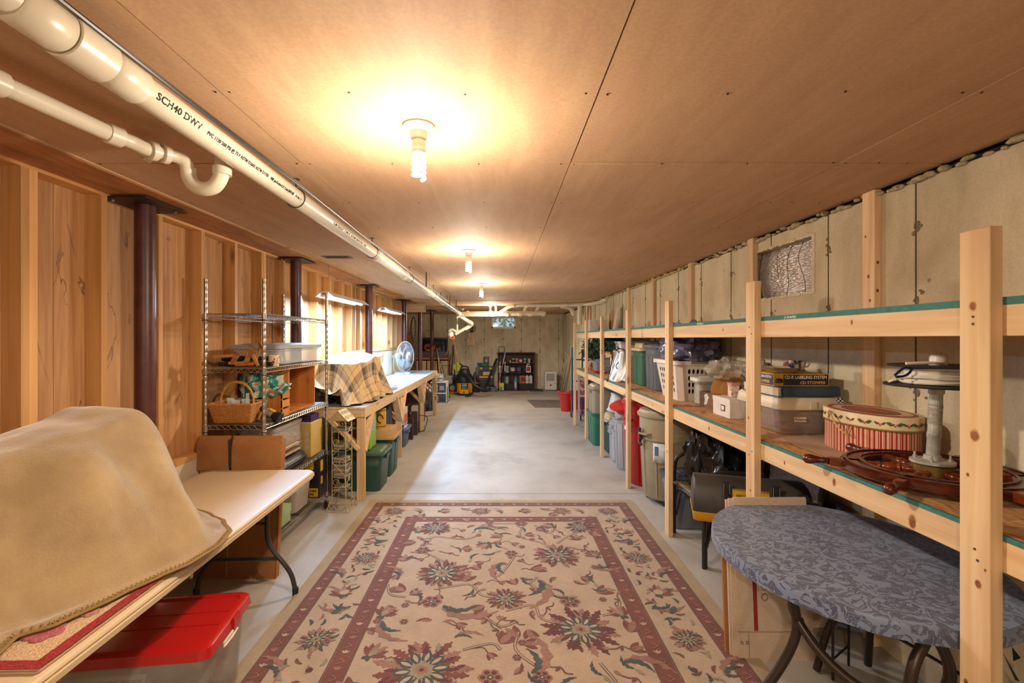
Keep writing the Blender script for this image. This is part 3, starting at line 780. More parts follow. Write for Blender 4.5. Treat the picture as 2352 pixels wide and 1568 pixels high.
for k in range(22):
    a0 = 2 * pi * k / 22; z0 = .168; s_ = 1 if k % 2 else .7
    def loc(u, v, off=.001): 
        ds = sqrt((BA * sin(a0)) ** 2 + (BB * cos(a0)) ** 2)
        return on_side(a0 + u / ds, z0 + v, off)
    for sg in (-1, 1):
        ox, oy, L_ = sg * .004, .0, .026 * s_; outl = []
        for q in range(13):
            tt = q / 12; w_ = .0075 * s_ * sin(pi * tt) * (1.35 if q % 2 else .75); outl.append((ox + sg * L_ * tt, oy + .010 * tt + w_))
        low = []
        for q in range(11, 0, -1):
            tt = q / 12; w_ = .0075 * s_ * sin(pi * tt) * (1.35 if q % 2 else .75); low.append((ox + sg * L_ * tt, oy + .010 * tt - w_))
        leafm.poly([loc(u, v) for u, v in outl + low])
    for (u, v) in ((0, -.004), (.006, .002), (-.005, .004)):
        berry.poly([loc(u + .0035 * cos(q), v + .0035 * sin(q), .0014) for q in [i * pi / 4 for i in range(8)]])
leafm.build('holly_leaves', M('3f5a2c', .5, var=.2), lid); berry.build('holly_berries', M('a82c22', .4), lid)
rp = arc([(-.12, -.16, .155), (-.19, -.2, .14), (-.22, -.16, .175), (-.2, -.1, .205), (-.15, -.12, .19)], 6)
rp = arc([(-.145, -.07, .13), (-.185, -.10, .105), (-.205, -.06, .135), (-.195, .0, .185), (-.16, .06, .19), (-.15, .08, .15)], 6)
MB().tube(rp, .004, 7).build('rope_handle', M('c8a868', .7, bump=.6, bsc=200), t, smooth=True)
# clear bin marked Pictures
CL = M('cfc0b6', .16, 0, .06, alpha=.42)
IV = M('d6c9ae', .4, 0, .03)
t = T('lidded_bin', 'clear bin with cream lid and handwritten label beside the hat box', 'storage bin', (1.80, 2.94, ZS))
MB().rr([(0, .155, .21, .03), (.01, .165, .22, .03), (.15, .183, .237, .03), (.153, .19, .243, .03)]).build('body', CL, t, smooth=True)
MB().rr([(.148, .196, .25, .03), (.152, .198, .252, .03), (.205, .19, .244, .03), (.22, .178, .232, .03), (.221, .02, .02, .01)]).build('lid', IV, t, smooth=True)
for sg in (-1,):
    MB().box(-.02, .02, -.256, -.25, .15, .2).build('latch', IV, t, bevel=.002)
    MB().box(-.2, -.193, -.03, .03, .12, .2).build('latch', IV, t, bevel=.002)
nt_ = MB().box(-.10, -.03, -.236, -.2335, .078, .105).build('label_sticker', M('e2cfae', .7), t)
text('Pictures', .021, M('3a3028', .8), t, (1.702, 2.7025, ZS + .085), (1, 0, 0), (0, 0, 1), ext=.0003)
pic = MB()
for k in range(9):
    a = RN.uniform(-.3, .3); c = Vector((RN.uniform(-.05, .05), RN.uniform(-.1, .08), .02 + k * .012))
    u = Vector((cos(a), sin(a), .1)) * .07; v = Vector((-sin(a), cos(a), .05)) * .1
    pic.add([c - u - v, c + u - v, c + u + v, c - u + v], [(0, 1, 2, 3)])
o = pic.build('stored_photos', M('a06a52', .6, var=.4, sc=9), t, solid=.002)
t = T('checked_ribbon', 'black and white checkered cloth strip hanging over the cream bin lid', 'ribbon', (1.93, 2.67, ZS + .2))
def chk(h1, h2, s):
    m, t_, b = nt('checker'); tc = N(t_, 'ShaderNodeTexCoord'); c = N(t_, 'ShaderNodeTexChecker', i_Scale=s); c.inputs[1].default_value = hexc(h1); c.inputs[2].default_value = hexc(h2)
    L(t_, tc.outputs['Object'], c.inputs[0]); L(t_, c.outputs[0], b.inputs['Base Color']); b.inputs['Roughness'].default_value = .7; return m
CHK = chk('15151a', 'e2dccb', 90)
MB().grid(lambda u, v: (-.02 + .04 * u + .006 * sin(v * 9), -.005 - .006 * sin(v * 5), .02 - .13 * v), 3, 16).build('strip', CHK, t, solid=.002)
MB().grid(lambda u, v: (-.02 + .04 * u, -.005 + .4 * v, .022 + .001 * sin(v * 20)), 3, 8).build('top_strip', CHK, t, solid=.002)
# blue album, boxed label kit, plates, cup, red cloth
t = T('album', 'thick blue-covered album lying on the cream lid of the bin', 'album', (1.79, 2.9, 1.3055))
MB().box(-.18, .165, -.19, .19, .004, .056).build('page_block', M('cfc2ac', .8, bump=.5, bsc=30), t)
MB().box(-.185, .17, -.2, .2, .056, .062).box(-.185, .17, -.2, .2, 0, .005).build('cover', M('33475a', .45), t)
MB().box(-.17, .17, -.212, -.19, 0, .062).build('spine', M('33475a', .45), t, bevel=.009, smooth=True)
t = T('flat_box', 'flat yellow and navy boxed kit lying on the blue album', 'box', (1.735, 2.83, 1.368))
MB().box(-.15, .17, -.12, .12, 0, .072).build('carton', M('c99a2e', .5), t, bevel=.001)
NAVY = M('1d1c38', .45)
MB().box(-.095, .164, -.1215, -.119, .006, .066).box(-.1515, -.149, -.112, .112, .006, .066).build('dark_panel', NAVY, t)
text('CD-R LABELING SYSTEM', .026, M('e3ddd2', .5), t, (1.645, 2.7085, 1.411), (1, 0, 0), (0, 0, 1), fit=.245, bold=.0006)
text('CD STOMPER', .022, M('d9a52e', .5), t, (1.735, 2.7085, 1.381), (1, 0, 0), (0, 0, 1), fit=.15, bold=.0006)
text('CD-R LABELING SYSTEM', .02, M('e3ddd2', .5), t, (1.5835, 2.94, 1.413), (0, -1, 0), (0, 0, 1), fit=.21, bold=.0005)
text('CD STOMPER', .024, M('d9a52e', .5), t, (1.5835, 2.92, 1.383), (0, -1, 0), (0, 0, 1), fit=.17, bold=.0005)
MB().lathe([(.02, .0), (.023, .01), (.02, .016), (.014, .024), (.002, .025)], (-.122, -.122, .02), 14).build('product_picture', M('2a2520', .5), t, smooth=True)
t = T('plate_stack', 'few cream paper plates stacked on the yellow and navy box', 'plates', (1.70, 2.83, 1.4405))
for k in range(4):
    MB().lathe([(.06, .001), (.062, .003), (.105, .014), (.108, .0155), (.104, .0145), (.06, .004), (.002, .004)], (0, 0, k * .0055), 28).build('plate', M('d8c8a4', .7), t, smooth=True)
t = T('painted_cup', 'cream cup with dark blue sponged bands standing on the plates', 'cup', (1.775, 2.80, 1.456))
CUPM = patchy('sponged', ['14202c', '1c3040', 'd2c8b2', 'd8d0bc'], 22, rough=.3, detail=3)
MB().lathe([(.028, 0), (.038, .004), (.044, .02), (.047, .045), (.046, .058), (.043, .058), (.044, .045), (.04, .02), (.002, .008)], seg=24).build('bowl', CUPM, t, smooth=True)
MB().tube(arc([(.042, 0, .048), (.065, 0, .05), (.075, 0, .035), (.062, 0, .02), (.042, 0, .016)], 5), .0045, 7).build('handle', M('d8d0bc', .3), t, smooth=True)
RED = M('8e2c2c', .85, bump=.3, sheen=.3)
solo('red_cloth', crumple((1.90, 3.06, 1.306), .1, (.72, .9, .95), 30, .5, 1.8, 3), RED, 'rumpled dark red cloth lying behind the cup and plates', 'cloth', smooth=True)
BAGP = M('9a8c8c', .18, 0, .1, alpha=.45)
solo('plastic_bag', crumple((1.88, 3.36, ZS), .155, (.8, .75, 1.45), 36, .4, 2.4, 9), M('8a7c78', .22, 0, .25, sc=5), 'crumpled dull plastic bag of fabric behind the clear bin', 'plastic bag', smooth=True)
t = T('serving_mat', 'perforated pale liner sheet lying under the hat box and bin', 'shelf liner', (1.70, 2.42, ZS + .0005))
def dots():
    m, t_, b = nt('perforated'); tc = N(t_, 'ShaderNodeTexCoord'); v = N(t_, 'ShaderNodeTexVoronoi', i_Scale=110.0, i_Randomness=0.0); L(t_, tc.outputs['Object'], v.inputs['Vector'])
    r = N(t_, 'ShaderNodeValToRGB'); r.color_ramp.elements[0].position = .25; r.color_ramp.elements[1].position = .32; r.color_ramp.elements[0].color = hexc('6f5238'); r.color_ramp.elements[1].color = hexc('b9a08a')
    L(t_, v.outputs['Distance'], r.inputs[0]); L(t_, r.outputs[0], b.inputs['Base Color']); return m
MB().hexa([(-.16, -.3, 0), (.0, -.34, 0), (.16, .26, 0), (-.13, .26, 0), (-.16, -.3, .0012), (.0, -.34, .0012), (.16, .26, .0012), (-.13, .26, .0012)]).build('sheet', dots(), t)

# second bay of the shelf
def photo_box(x0, x1, y0, y1, z0, z1, m, lab, lidm=None, name='photo_box'):
    t = T(name, lab, 'box', ((x0 + x1) / 2, (y0 + y1) / 2, z0)); hx, hy, h = (x1 - x0) / 2, (y1 - y0) / 2, z1 - z0
    MB().box(-hx, hx, -hy, hy, 0, h - .01).build('body', m, t, bevel=.001)
    MB().box(-hx - .003, hx + .003, -hy - .003, hy + .003, h - .03, h).build('lid', lidm or m, t, bevel=.001)
    return t
pb = photo_box(1.60, 1.70, 3.26, 3.52, ZS, ZS + .135, M('d8d2c8', .6), 'white photo box with a metal label frame, left of the second post')
MB().box(-.0535, -.052, -.06, .0, .04, .085).build('label_frame', M('6f5a4a', .4, .6), pb)
MB().box(-.0545, -.0535, -.05, -.01, .048, .077).build('label_card', M('e8e2d8', .6), pb)
wb_ = T('wooden_box', 'small wood-grain box with torn white sticker before the laundry basket', 'box', (1.76, 3.76, ZS))
MB().box(-.1, .1, -.14, .14, 0, .125).build('body', wood('walnut_print', '6b4425', '8f6238', 'y', knots=False), wb_, bevel=.002)
stk = [(-.05, .02), (.0, .03), (.02, .07), (.04, .09), (.0, .115), (-.05, .1), (-.035, .06)]
MB().prism(stk, lambda a, b_, t_: (-.1012 + t_, -a, b_ + .002), 0, .001).build('torn_sticker', M('c9cfc8', .7), wb_)
# laundry basket with real holes
t = T('laundry_basket', 'white plastic laundry basket with oval holes', 'laundry basket', (1.745, 4.42, ZS))
BW = M('d9cfc4', .4, 0, .02)
def basket_wall(p0, p1, q0, q1, nu, nv, holes):
    """wall between bottom edge p0-p1 and top edge q0-q1 made of cells, some with octagonal holes"""
    mb = MB()
    for i in range(nu):
        for j in range(nv):
            def P(u, v): 
                a = Vector(p0).lerp(Vector(p1), u); b_ = Vector(q0).lerp(Vector(q1), u); return a.lerp(b_, v)
            u0, u1, v0, v1 = i / nu, (i + 1) / nu, j / nv, (j + 1) / nv
            if holes(i, j):
                sq = [(u0, v0), ((u0 + u1) / 2, v0), (u1, v0), (u1, (v0 + v1) / 2), (u1, v1), ((u0 + u1) / 2, v1), (u0, v1), (u0, (v0 + v1) / 2)]
                cu, cv = (u0 + u1) / 2, (v0 + v1) / 2; inn = []
                for q in range(8):
                    a = -3 * pi / 4 + q * pi / 4; inn.append((cu + (u1 - u0) * .33 * cos(a), cv + (v1 - v0) * .40 * sin(a)))
                n = len(mb.v); mb.v += [tuple(P(*s_)) for s_ in sq] + [tuple(P(*s_)) for s_ in inn]
                mb.f += [(n + q, n + (q + 1) % 8, n + 8 + (q + 1) % 8, n + 8 + q) for q in range(8)]
            else: mb.add([P(u0, v0), P(u1, v0), P(u1, v1), P(u0, v1)], [(0, 1, 2, 3)])
    return mb
bx, by, tx, ty, hb = .14, .235, .19, .30, .355
cb = [(-bx, -by), (bx, -by), (bx, by), (-bx, by)]; ct = [(-tx, -ty), (tx, -ty), (tx, ty), (-tx, ty)]
wallb = MB(); ch_ = .045
def cham(c, k):
    out = []
    for i in range(4):
        a = Vector(c[i - 1]); b_ = Vector(c[i]); d = Vector(c[(i + 1) % 4])
        out += [b_ + (a - b_).normalized() * k, b_ + (d - b_).normalized() * k]
    return out
cb8, ct8 = cham(cb, ch_), cham(ct, ch_)
for i in range(8):
    a, b_ = cb8[i], cb8[(i + 1) % 8]; c, d = ct8[i], ct8[(i + 1) % 8]
    ln = (b_ - a).length
    if ln > .1:
        nu = 7 if ln < .3 else 9
        w1 = basket_wall((a.x, a.y, 0), (b_.x, b_.y, 0), (c.x, c.y, hb), (d.x, d.y, hb), nu, 6, lambda i_, j_: 1 <= j_ <= 4 and 1 <= i_ <= nu - 2)
        wallb.join(w1)
    else: wallb.add([(a.x, a.y, 0), (b_.x, b_.y, 0), (d.x, d.y, hb), (c.x, c.y, hb)], [(0, 1, 2, 3)])
wallb.build('basket_wall', BW, t, solid=.004)
MB().rr([(0, bx, by, .04), (.004, bx, by, .04)]).build('base', BW, t)
MB().rr([(hb - .03, tx + .02, ty + .02, .05), (hb, tx + .02, ty + .02, .05), (hb + .006, tx + .014, ty + .014, .05), (hb, tx - .004, ty - .004, .045), (hb - .03, tx - .004, ty - .004, .045)], cap=False).build('rim', BW, t, smooth=True)
MB().box(-.08, .08, -ty - .024, -ty + .01, hb - .026, hb + .01).build('grip_pad', M('8a8078', .5), t, bevel=.006)
inn = crumple((0, 0, .02), .2, (.62, 1.0, 1.0), 24, .3, 3, 5).build('folded_laundry', M('2e2c30', .9, var=.5, sc=8), t, smooth=True)
solo('blanket_bag', crumple((1.745, 4.36, 1.45), .2, (1.0, 1.55, .95), 56, .42, 2.6, 21), M('686880', .16, 0, .35, sc=6), 'shiny purple-grey bagged blanket stuffed above the laundry basket', 'bagged blanket', smooth=True)
tote('lidded_bin', 'small frosted container with white lid in front of the laundry basket', 1.66, 1.90, 3.93, 4.08, ZS, ZS + .24, M('b9b4a8', .25, 0, .2, sc=20, alpha=.75), M('d8d6cc', .4), ribs=0, handle=False, lidh=.03, r=.03, lidribs=False)
t = T('straw_hat', 'tan felt hat standing on its brim behind the second post', 'hat', (1.79, 3.63, ZS + .155))
MB().lathe([(.145, -.004), (.148, 0), (.144, .004), (.08, .006), (.075, .03), (.065, .06), (.04, .07), (.002, .072)], seg=32).turn(Matrix.Rotation(radians(72), 4, 'X') @ Matrix.Rotation(radians(-35), 4, 'Y')).build('felt', M('96682e', .9), t, smooth=True)
t = T('gift_tin', 'tiny white and floral tin with pink checked lid, partly behind second post', 'tin', (1.705, 3.42, ZS + .1365))
MB().rr([(0, .03, .03, .006), (.085, .03, .03, .006)]).build('body', patchy('floral', ['d9cdb8', 'e0d5c2', 'a33c38'], 50, detail=2), t)
MB().rr([(.08, .033, .033, .006), (.10, .033, .033, .006)]).build('lid', chk('b85c60', 'dba8a0', 160), t)
solo('clear_bag', crumple((1.78, 3.68, 1.33), .12, (1.1, 1.2, .75), 30, .5, 2.2, 13), M('cfc4b4', .12, 0, .1, alpha=.4), 'crinkled clear bag slumped over the frosted container', 'plastic bag', smooth=True)
# totes farther along
GREY = M('5a5d63', .45, 0, .05); GREYD = M('4c4f56', .45)
tote('storage_tote', 'tall slate grey tote with lid on the shelf beyond the laundry basket', 1.63, 1.985, 4.90, 5.38, ZS, 1.617, GREY, GREY, lidh=.06, ribs=2)
GRN = M('2f5e42', .42, 0, .05); TAN = M('c6a877', .5, 0, .04)
tote('storage_tote', 'green tote with tan lid on the shelf behind the third post', 1.635, 1.985, 5.47, 5.90, ZS, 1.60, GRN, TAN, lidh=.09, lidtop=.0, ribs=1)
tote('storage_tote', 'small white open tub high on the shelf left of green tote', 1.60, 1.9, 6.28, 6.60, 1.40, 1.605, M('c9c6cc', .35), None, ribs=0, r=.02, handle=False)
# support under that tub: plain carton
photo_box(1.62, 1.9, 6.22, 6.56, ZS, 1.399, M('cfc6ba', .7), 'tall white carton carrying the small white tub', name='white_carton')
t = T('silver_bag', 'silver insulated pouch with black binding slumped on the shelf edge', 'pouch', (1.56, 6.05, ZS), radians(48))
sb = MB().grid(lambda u, v: (-.07 + .02 * sin(u * 7 + v * 3) - .05 * (1 - v) ** 3 + .03 * v, -.13 * (1 - .35 * v) + .26 * (1 - .35 * v) * u, .40 * v + .015 * sin(u * 9)), 14, 14)
sb.build('pouch', M('b8b6b6', .28, .55, .2), t, smooth=True, solid=.02)
edge = [(-.07 - .05 * (1 - v) ** 3 + .03 * v - .012, -.13 * (1 - .35 * v), .40 * v) for v in [i / 12 for i in range(13)]]
MB().tube(edge, .007, 6).tube([(e[0], -e[1], e[2]) for e in edge], .007, 6).tube(arc([(-.03, -.09, .4), (-.02, 0, .43), (-.03, .09, .4)], 5), .007, 6).tube(arc([(-.06, -.01, .28), (-.1, .02, .2), (-.07, -.02, .12), (-.11, .02, .05)], 5), .006, 6).build('black_binding', M('222224', .7), t)
wbx = photo_box(1.62, 1.86, 6.66, 6.9, ZS, 1.37, M('d2ccc4', .6), 'white carton with orange-red flame printing on the shelf', name='white_carton')
MB().prism([(-.03, .06), (.03, .05), (.045, .12), (.02, .16), (.03, .2), (-.005, .17), (-.03, .2), (-.045, .13)], lambda a, b_, t_: (-.1235 + t_, a, b_), 0, .0015).build('printed_flame', M('c4402a', .6, var=.3), wbx)
MB().box(-.1235, -.122, -.05, .05, .02, .05).build('printed_band', M('c4402a', .6), wbx)
t = T('red_scissors', 'bright red plastic grip lying on the white carton top', 'grip', (1.60, 6.5, 1.3995))
bpy.data.objects.remove(t)
for (a, b_, z0, z1, m, lb) in ((6.64, 6.98, 1.371, 1.42, M('c08a4c', .8), 'flat tan carton, lower of two on the flame-printed carton'), (6.7, 7.1, 1.421, 1.455, CARD, 'flat brown carton, upper of two on the flame-printed carton')):
    t = T('flat_carton', lb, 'box', (1.72, (a + b_) / 2, z0)); MB().box(-.15, .15, -(b_ - a) / 2, (b_ - a) / 2, 0, z1 - z0).build('carton', m, t, bevel=.002)
    MB().box(-.151, .151, -.02, .02, 0, z1 - z0 + .0006).build('tape', M('b99a6a', .4), t)
# artificial garland
def foliage(name, c, ext, n, m, label, cat, seed=1, leaf=.05):
    rn = random.Random(seed); mb = MB()
    for k in range(n):
        p = Vector((c[0] + rn.gauss(0, .4) * ext[0], c[1] + rn.gauss(0, .4) * ext[1], c[2] + abs(rn.gauss(0, .42)) * ext[2]))
        d = Vector((rn.uniform(-1, 1), rn.uniform(-1, 1), rn.uniform(-.3, 1))).normalized() * leaf; s = d.cross(Vector((rn.uniform(-1, 1), rn.uniform(-1, 1), 1))).normalized() * leaf * .16
        mb.add([p - s, p + s, p + d], [(0, 1, 2)])
    t = T(name, label, cat, c)
    o = mb.build('needles', m, t, world=True); 
    MB().tube(arc([(c[0] - .0, c[1] - ext[1] * .6, c[2] + .03), (c[0] + .05, c[1], c[2] + .06), (c[0] - .03, c[1] + ext[1] * .6, c[2] + .04)], 6), .012, 6).build('stem', M('3a2e1e', .8), t, world=True)
    return t
FIR = M('27402c', .8, 0, .35, sc=9)
foliage('fir_garland', (1.66, 7.05, 1.46), (.17, .5, .17), 3000, FIR, 'nearer heap of artificial fir garland on the far end of the shelf', 'garland', 3, .085)
foliage('fir_garland', (1.64, 8.3, 1.30), (.17, .36, .28), 2600, M('35523a', .8, 0, .35, sc=9), 'farther greyer heap of artificial fir garland near last post', 'garland', 5, .085)
tote('storage_tote', 'low clear bin with red item beneath the farther fir garland', 1.6, 1.95, 7.75, 8.3, ZS, 1.295, M('a7a49e', .25, 0, .2, sc=10, alpha=.7), M('8d8a86', .4), ribs=0, r=.03)
t = T('red_tray', 'flat bright red tray lying on the shelf before the clear bin', 'tray', (1.60, 7.55, ZS)); MB().rr([(0, .08, .1, .02), (.03, .09, .11, .02), (.03, .08, .1, .02), (.006, .07, .09, .02)]).build('tray', M('a3262c', .4), t)
solo('pink_valance', MB().grid(lambda u, v: (1.72 + .03 * sin(u * 40), 8.62 + .0 * u + .26 * u, ZS + .2 + .33 * v), 40, 4), M('b4685f', .8, 0, .2, sc=5), 'pleated pink fabric bolster at the far end of the shelf', 'fabric', solid=.012)
bpy.data.objects['pink_valance'].location.z = ZS
solo('pink_coil', MB().tube([(1.66 + .06 * cos(k * .7), 8.4 + k * .004, ZS + .08 + .06 * sin(k * .7)) for k in range(80)], .012, 6), M('c98a80', .7), 'coiled pink garland of ribbon at the shelf end', 'ribbon', smooth=True)
# top shelf far end
photo_box(1.6, 1.9, 8.35, 8.7, 1.7635, 1.98, M('cfcabf', .7), 'white carton with red printing on the far end of top shelf', name='white_carton')
t = T('cone_ornament', 'speckled dark cone ornament standing on the top shelf', 'ornament', (1.72, 8.0, 1.7635)); MB().lathe([(.055, 0), (.05, .03), (.002, .24)], seg=16).build('cone', patchy('speck', ['2e2622', '5c5348', '8d8270'], 60, detail=2), t)
t = T('leaning_panel', 'narrow white panel leaning on the wall above top shelf', 'panel', (1.9, 7.8, 1.7635)); MB().hexa([(-.02, -.09, 0), (.0, -.09, 0), (.0, .09, 0), (-.02, .09, 0), (.05, -.09, .4), (.07, -.09, .4), (.07, .09, .4), (.05, .09, .4)]).build('panel', M('cfc5b2', .7), t)
# ---------------- under the right-hand shelving ----------------
# oval patio table under a blue damask cloth
def damask():
    m, t, b = nt('blue_damask'); b.inputs['Roughness'].default_value = .42; b.inputs['Sheen Weight'].default_value = .2
    tc = N(t, 'ShaderNodeTexCoord')
    nz = N(t, 'ShaderNodeTexNoise', i_Scale=5.0, i_Detail=2.0, i_Distortion=1.4); L(t, tc.outputs['Object'], nz.inputs['Vector'])
    sb = N(t, 'ShaderNodeMath', operation='SUBTRACT', i_1=.5); L(t, nz.outputs[0], sb.inputs[0])
    ad = N(t, 'ShaderNodeVectorMath', operation='MULTIPLY_ADD'); L(t, nz.outputs['Color'], ad.inputs[0]); ad.inputs[1].default_value = (.12, .12, 0); L(t, tc.outputs['Object'], ad.inputs[2])
    v = N(t, 'ShaderNodeTexNoise', i_Scale=15.0, i_Detail=1.5, i_Distortion=2.6); L(t, ad.outputs[0], v.inputs['Vector'])
    cr = N(t, 'ShaderNodeValToRGB'); e = cr.color_ramp; e.elements[0].position = .485; e.elements[0].color = hexc('6f7d97'); e.elements[1].position = .50; e.elements[1].color = hexc('434b64')
    for p, c in ((.575, '434b64'), (.582, '8f9bb2'), (.60, '434b64')):
        q = e.elements.new(p); q.color = hexc(c)
    L(t, v.outputs[0], cr.inputs[0]); L(t, cr.outputs[0], b.inputs['Base Color'])
    n = N(t, 'ShaderNodeTexNoise', i_Scale=9.0, i_Detail=3.0); L(t, tc.outputs['Object'], n.inputs['Vector'])
    bp = N(t, 'ShaderNodeBump', i_Strength=.12, i_Distance=.02); L(t, n.outputs[0], bp.inputs['Height']); L(t, bp.outputs[0], b.inputs['Normal'])
    return m
TC = (1.455, 1.99); TA, TB = .49, .565
t = T('patio_table', 'oval patio table on bent brown tube legs, in front at right', 'table', (TC[0], TC[1], 0))
MB().lathe([(1, .712), (1.0, .74), (.985, .746), (.02, .746)], seg=64, sx=TA - .01, sy=TB - .01).build('tabletop', M('5a5652', .3), t, smooth=True)
BRT = M('3b3029', .35, .45, .08)
W_ = lambda pts: [((p[0] - 1.5), (p[1] - 2.10) * .86, p[2] * 1.06) for p in pts]
def tb(name, pts, r=.017, m=BRT, n=8): return MB().tube(arc(W_(pts), n), r, 10).build(name, m, t, smooth=True)
tb('leg', [(1.13, 1.84, .668), (1.155, 1.84, .60), (1.165, 1.845, .50), (1.12, 1.86, .38), (1.03, 1.87, .25), (.93, 1.88, .12), (.86, 1.88, .015)])
tb('leg', [(1.46, 1.56, .668), (1.40, 1.52, .64), (1.345, 1.50, .57), (1.325, 1.49, .45), (1.33, 1.47, .28), (1.34, 1.46, .015)])
tb('leg', [(1.74, 2.38, .668), (1.73, 2.38, .5), (1.70, 2.40, .36), (1.64, 2.44, .2), (1.6, 2.46, .015)])
tb('leg', [(1.85, 2.40, .668), (1.87, 2.42, .55), (1.86, 2.44, .35), (1.88, 2.5, .015)])
tb('ring_brace', [(1.24, 1.93, .668), (1.185, 1.90, .63), (1.165, 1.86, .57), (1.185, 1.80, .51), (1.22, 1.72, .46), (1.27, 1.64, .43), (1.34, 1.57, .425), (1.42, 1.54, .44), (1.475, 1.53, .49), (1.485, 1.53, .56), (1.46, 1.55, .64), (1.44, 1.56, .668)])
tb('cross_wire', [(1.33, 2.2, .52), (1.5, 1.9, .5), (1.66, 1.6, .45)], .006)
tb('joint_plate', [(1.168, 1.845, .545), (1.19, 1.845, .545)], .009)
DM = damask()
def clf(u, v):
    a = 2 * pi * u
    if v < .8: r = v / .8; z = .752 + .001 * noise.noise(Vector((cos(a) * r * 4, sin(a) * r * 4, 0)))
    else:
        q = (v - .8) / .2; r = 1 + .012 * sin(q * pi / 2) + .003 * q * noise.noise(Vector((cos(a) * 9, sin(a) * 9, q))); z = .752 - .048 * q * q - .004 * q + .0012 * q * sin(a * 23 + sin(a * 5) * 3)
    return (TA * r * cos(a) + TC[0], TB * r * sin(a) + TC[1], z)
tcl = MB().grid(clf, 160, 22)
solo('table_cloth', tcl, DM, 'slate blue damask cloth fitted over the oval patio table', 'tablecloth', smooth=True)

# flattened shipping cartons leaning beside the table
def carton(x0, x1, yb, yt, h, th, label, m=CARDL, extras=True, z0=0, sh=.035):
    t = T('flat_carton', label, 'cardboard box', ((x0 + x1) / 2, yb, z0), group='flattened cartons by the oval table')
    hx = (x1 - x0) / 2; d = yt - yb
    MB().hexa([(-hx, 0, 0), (hx, 0, 0), (hx, th, 0), (-hx, th, 0), (-hx + sh, d, h), (hx + sh, d, h), (hx + sh, d + th, h), (-hx + sh, d + th, h)]).build('panel', m, t)
    f = lambda a, b_, e=.0015: (a + sh * b_ / h, d * b_ / h - e, b_)
    if extras:
        for xx in (-.17, .12): pass
        REDS = M('8c2222', .6)
        for xx in (-hx + .085, hx - .10):
            MB().add([f(xx, .14), f(xx + .02, .14), f(xx + .02, h - .14), f(xx, h - .14)], [(0, 1, 2, 3)]).build('red_stripe', REDS, t)
        fl = MB()
        for b_ in (.135, h - .13): fl.tube([Vector(f(-hx, b_, .001)), Vector(f(hx, b_, .001))], .0012, 4)
        fl.tube([Vector(f(-hx + .055, 0)), Vector(f(-hx + .055, .13))], .0012, 4)
        fl.build('crease', M('7d6650', .8), t)
        DKP = M('3a332e', .8)
        o = WM[t.name]
        def pt(a, b_): p = Vector(f(a, b_, .002)) + Vector(t.location); return p
        gl = MB()
        for q in range(3):   # printed glyph: stacked goblets and rings
            cxg, cz = -.05, .40 - q * .05
            gl.tube([Vector(f(cxg + .016 * cos(k * pi / 5), cz + .016 * sin(k * pi / 5))) for k in range(10)], .0013, 4, closed=True)
        for q in range(2):
            cxg, cz = -.05 + q * .03, .46
            gl.tube([Vector(f(cxg - .014, cz - .02)), Vector(f(cxg, cz)), Vector(f(cxg + .014, cz - .02)), Vector(f(cxg - .014, cz - .02))], .0013, 4)
            gl.tube([Vector(f(cxg, cz)), Vector(f(cxg, cz + .025))], .0013, 4).tube([Vector(f(cxg - .01, cz + .025)), Vector(f(cxg + .01, cz + .025))], .0013, 4)
        gl.tube([Vector(f(-.10, h - .04)), Vector(f(-.06, h - .04))], .0012, 4)
        gl.build('printed_glyph', DKP, t)
        for xx in (-hx + .012, -hx + .04):
            MB().tube([Vector(f(xx + .007 + .007 * cos(k * pi / 4), .085 + .007 * sin(k * pi / 4))) for k in range(8)], .0012, 4, closed=True).build('recycling_mark', DKP, t)
    return t
carton(1.215, 1.605, 2.385, 2.51, .79, .010, 'front flattened carton with two red stripes beside the oval table')
carton(1.195, 1.57, 2.397, 2.522, .78, .010, 'second flattened carton, edge showing behind the red-striped one', extras=False)
carton(1.185, 1.57, 2.409, 2.534, .77, .010, 'third flattened carton, edge showing behind the red-striped one', extras=False)
carton(1.17, 1.375, 2.425, 2.545, .50, .014, 'shorter flattened carton at the back, low ribbed edges showing', m=CARD, extras=False)
c5 = carton(1.62, 1.92, 2.66, 2.71, .62, .02, 'plain carton with barcode standing behind the red-striped carton', extras=False, sh=0)
bc = MB()
for k in range(11): bc.box(-.11 + k * .005, -.11 + k * .005 + .0012 + .001 * (k % 3), .026, .029, .34, .38)
bc.box(-.12, -.048, .0255, .0262, .33, .39) if False else None
bc.build('barcode', M('3a332e', .8), c5)
t = T('folding_rack', 'small dark wire rack leaning against wall under the table', 'rack', (1.75, 2.25, 0))
MB().tube([(-.15, 0, .0), (-.15, 0, .42), (.0, .1, .42), (.0, .1, 0)], .006, 6).tube([(-.15, 0, .36), (0, .1, .36)], .005, 6).tube([(-.15, 0, .1), (0, .1, .1)], .005, 6).build('frame', M('38302c', .4, .6), t)
foliage('green_plant', (1.74, 1.45, 0), (.12, .14, .5), 500, M('26331f', .6, 0, .4, sc=9), 'dark green artificial plant on the floor by the near post', 'artificial plant', 9, .08)

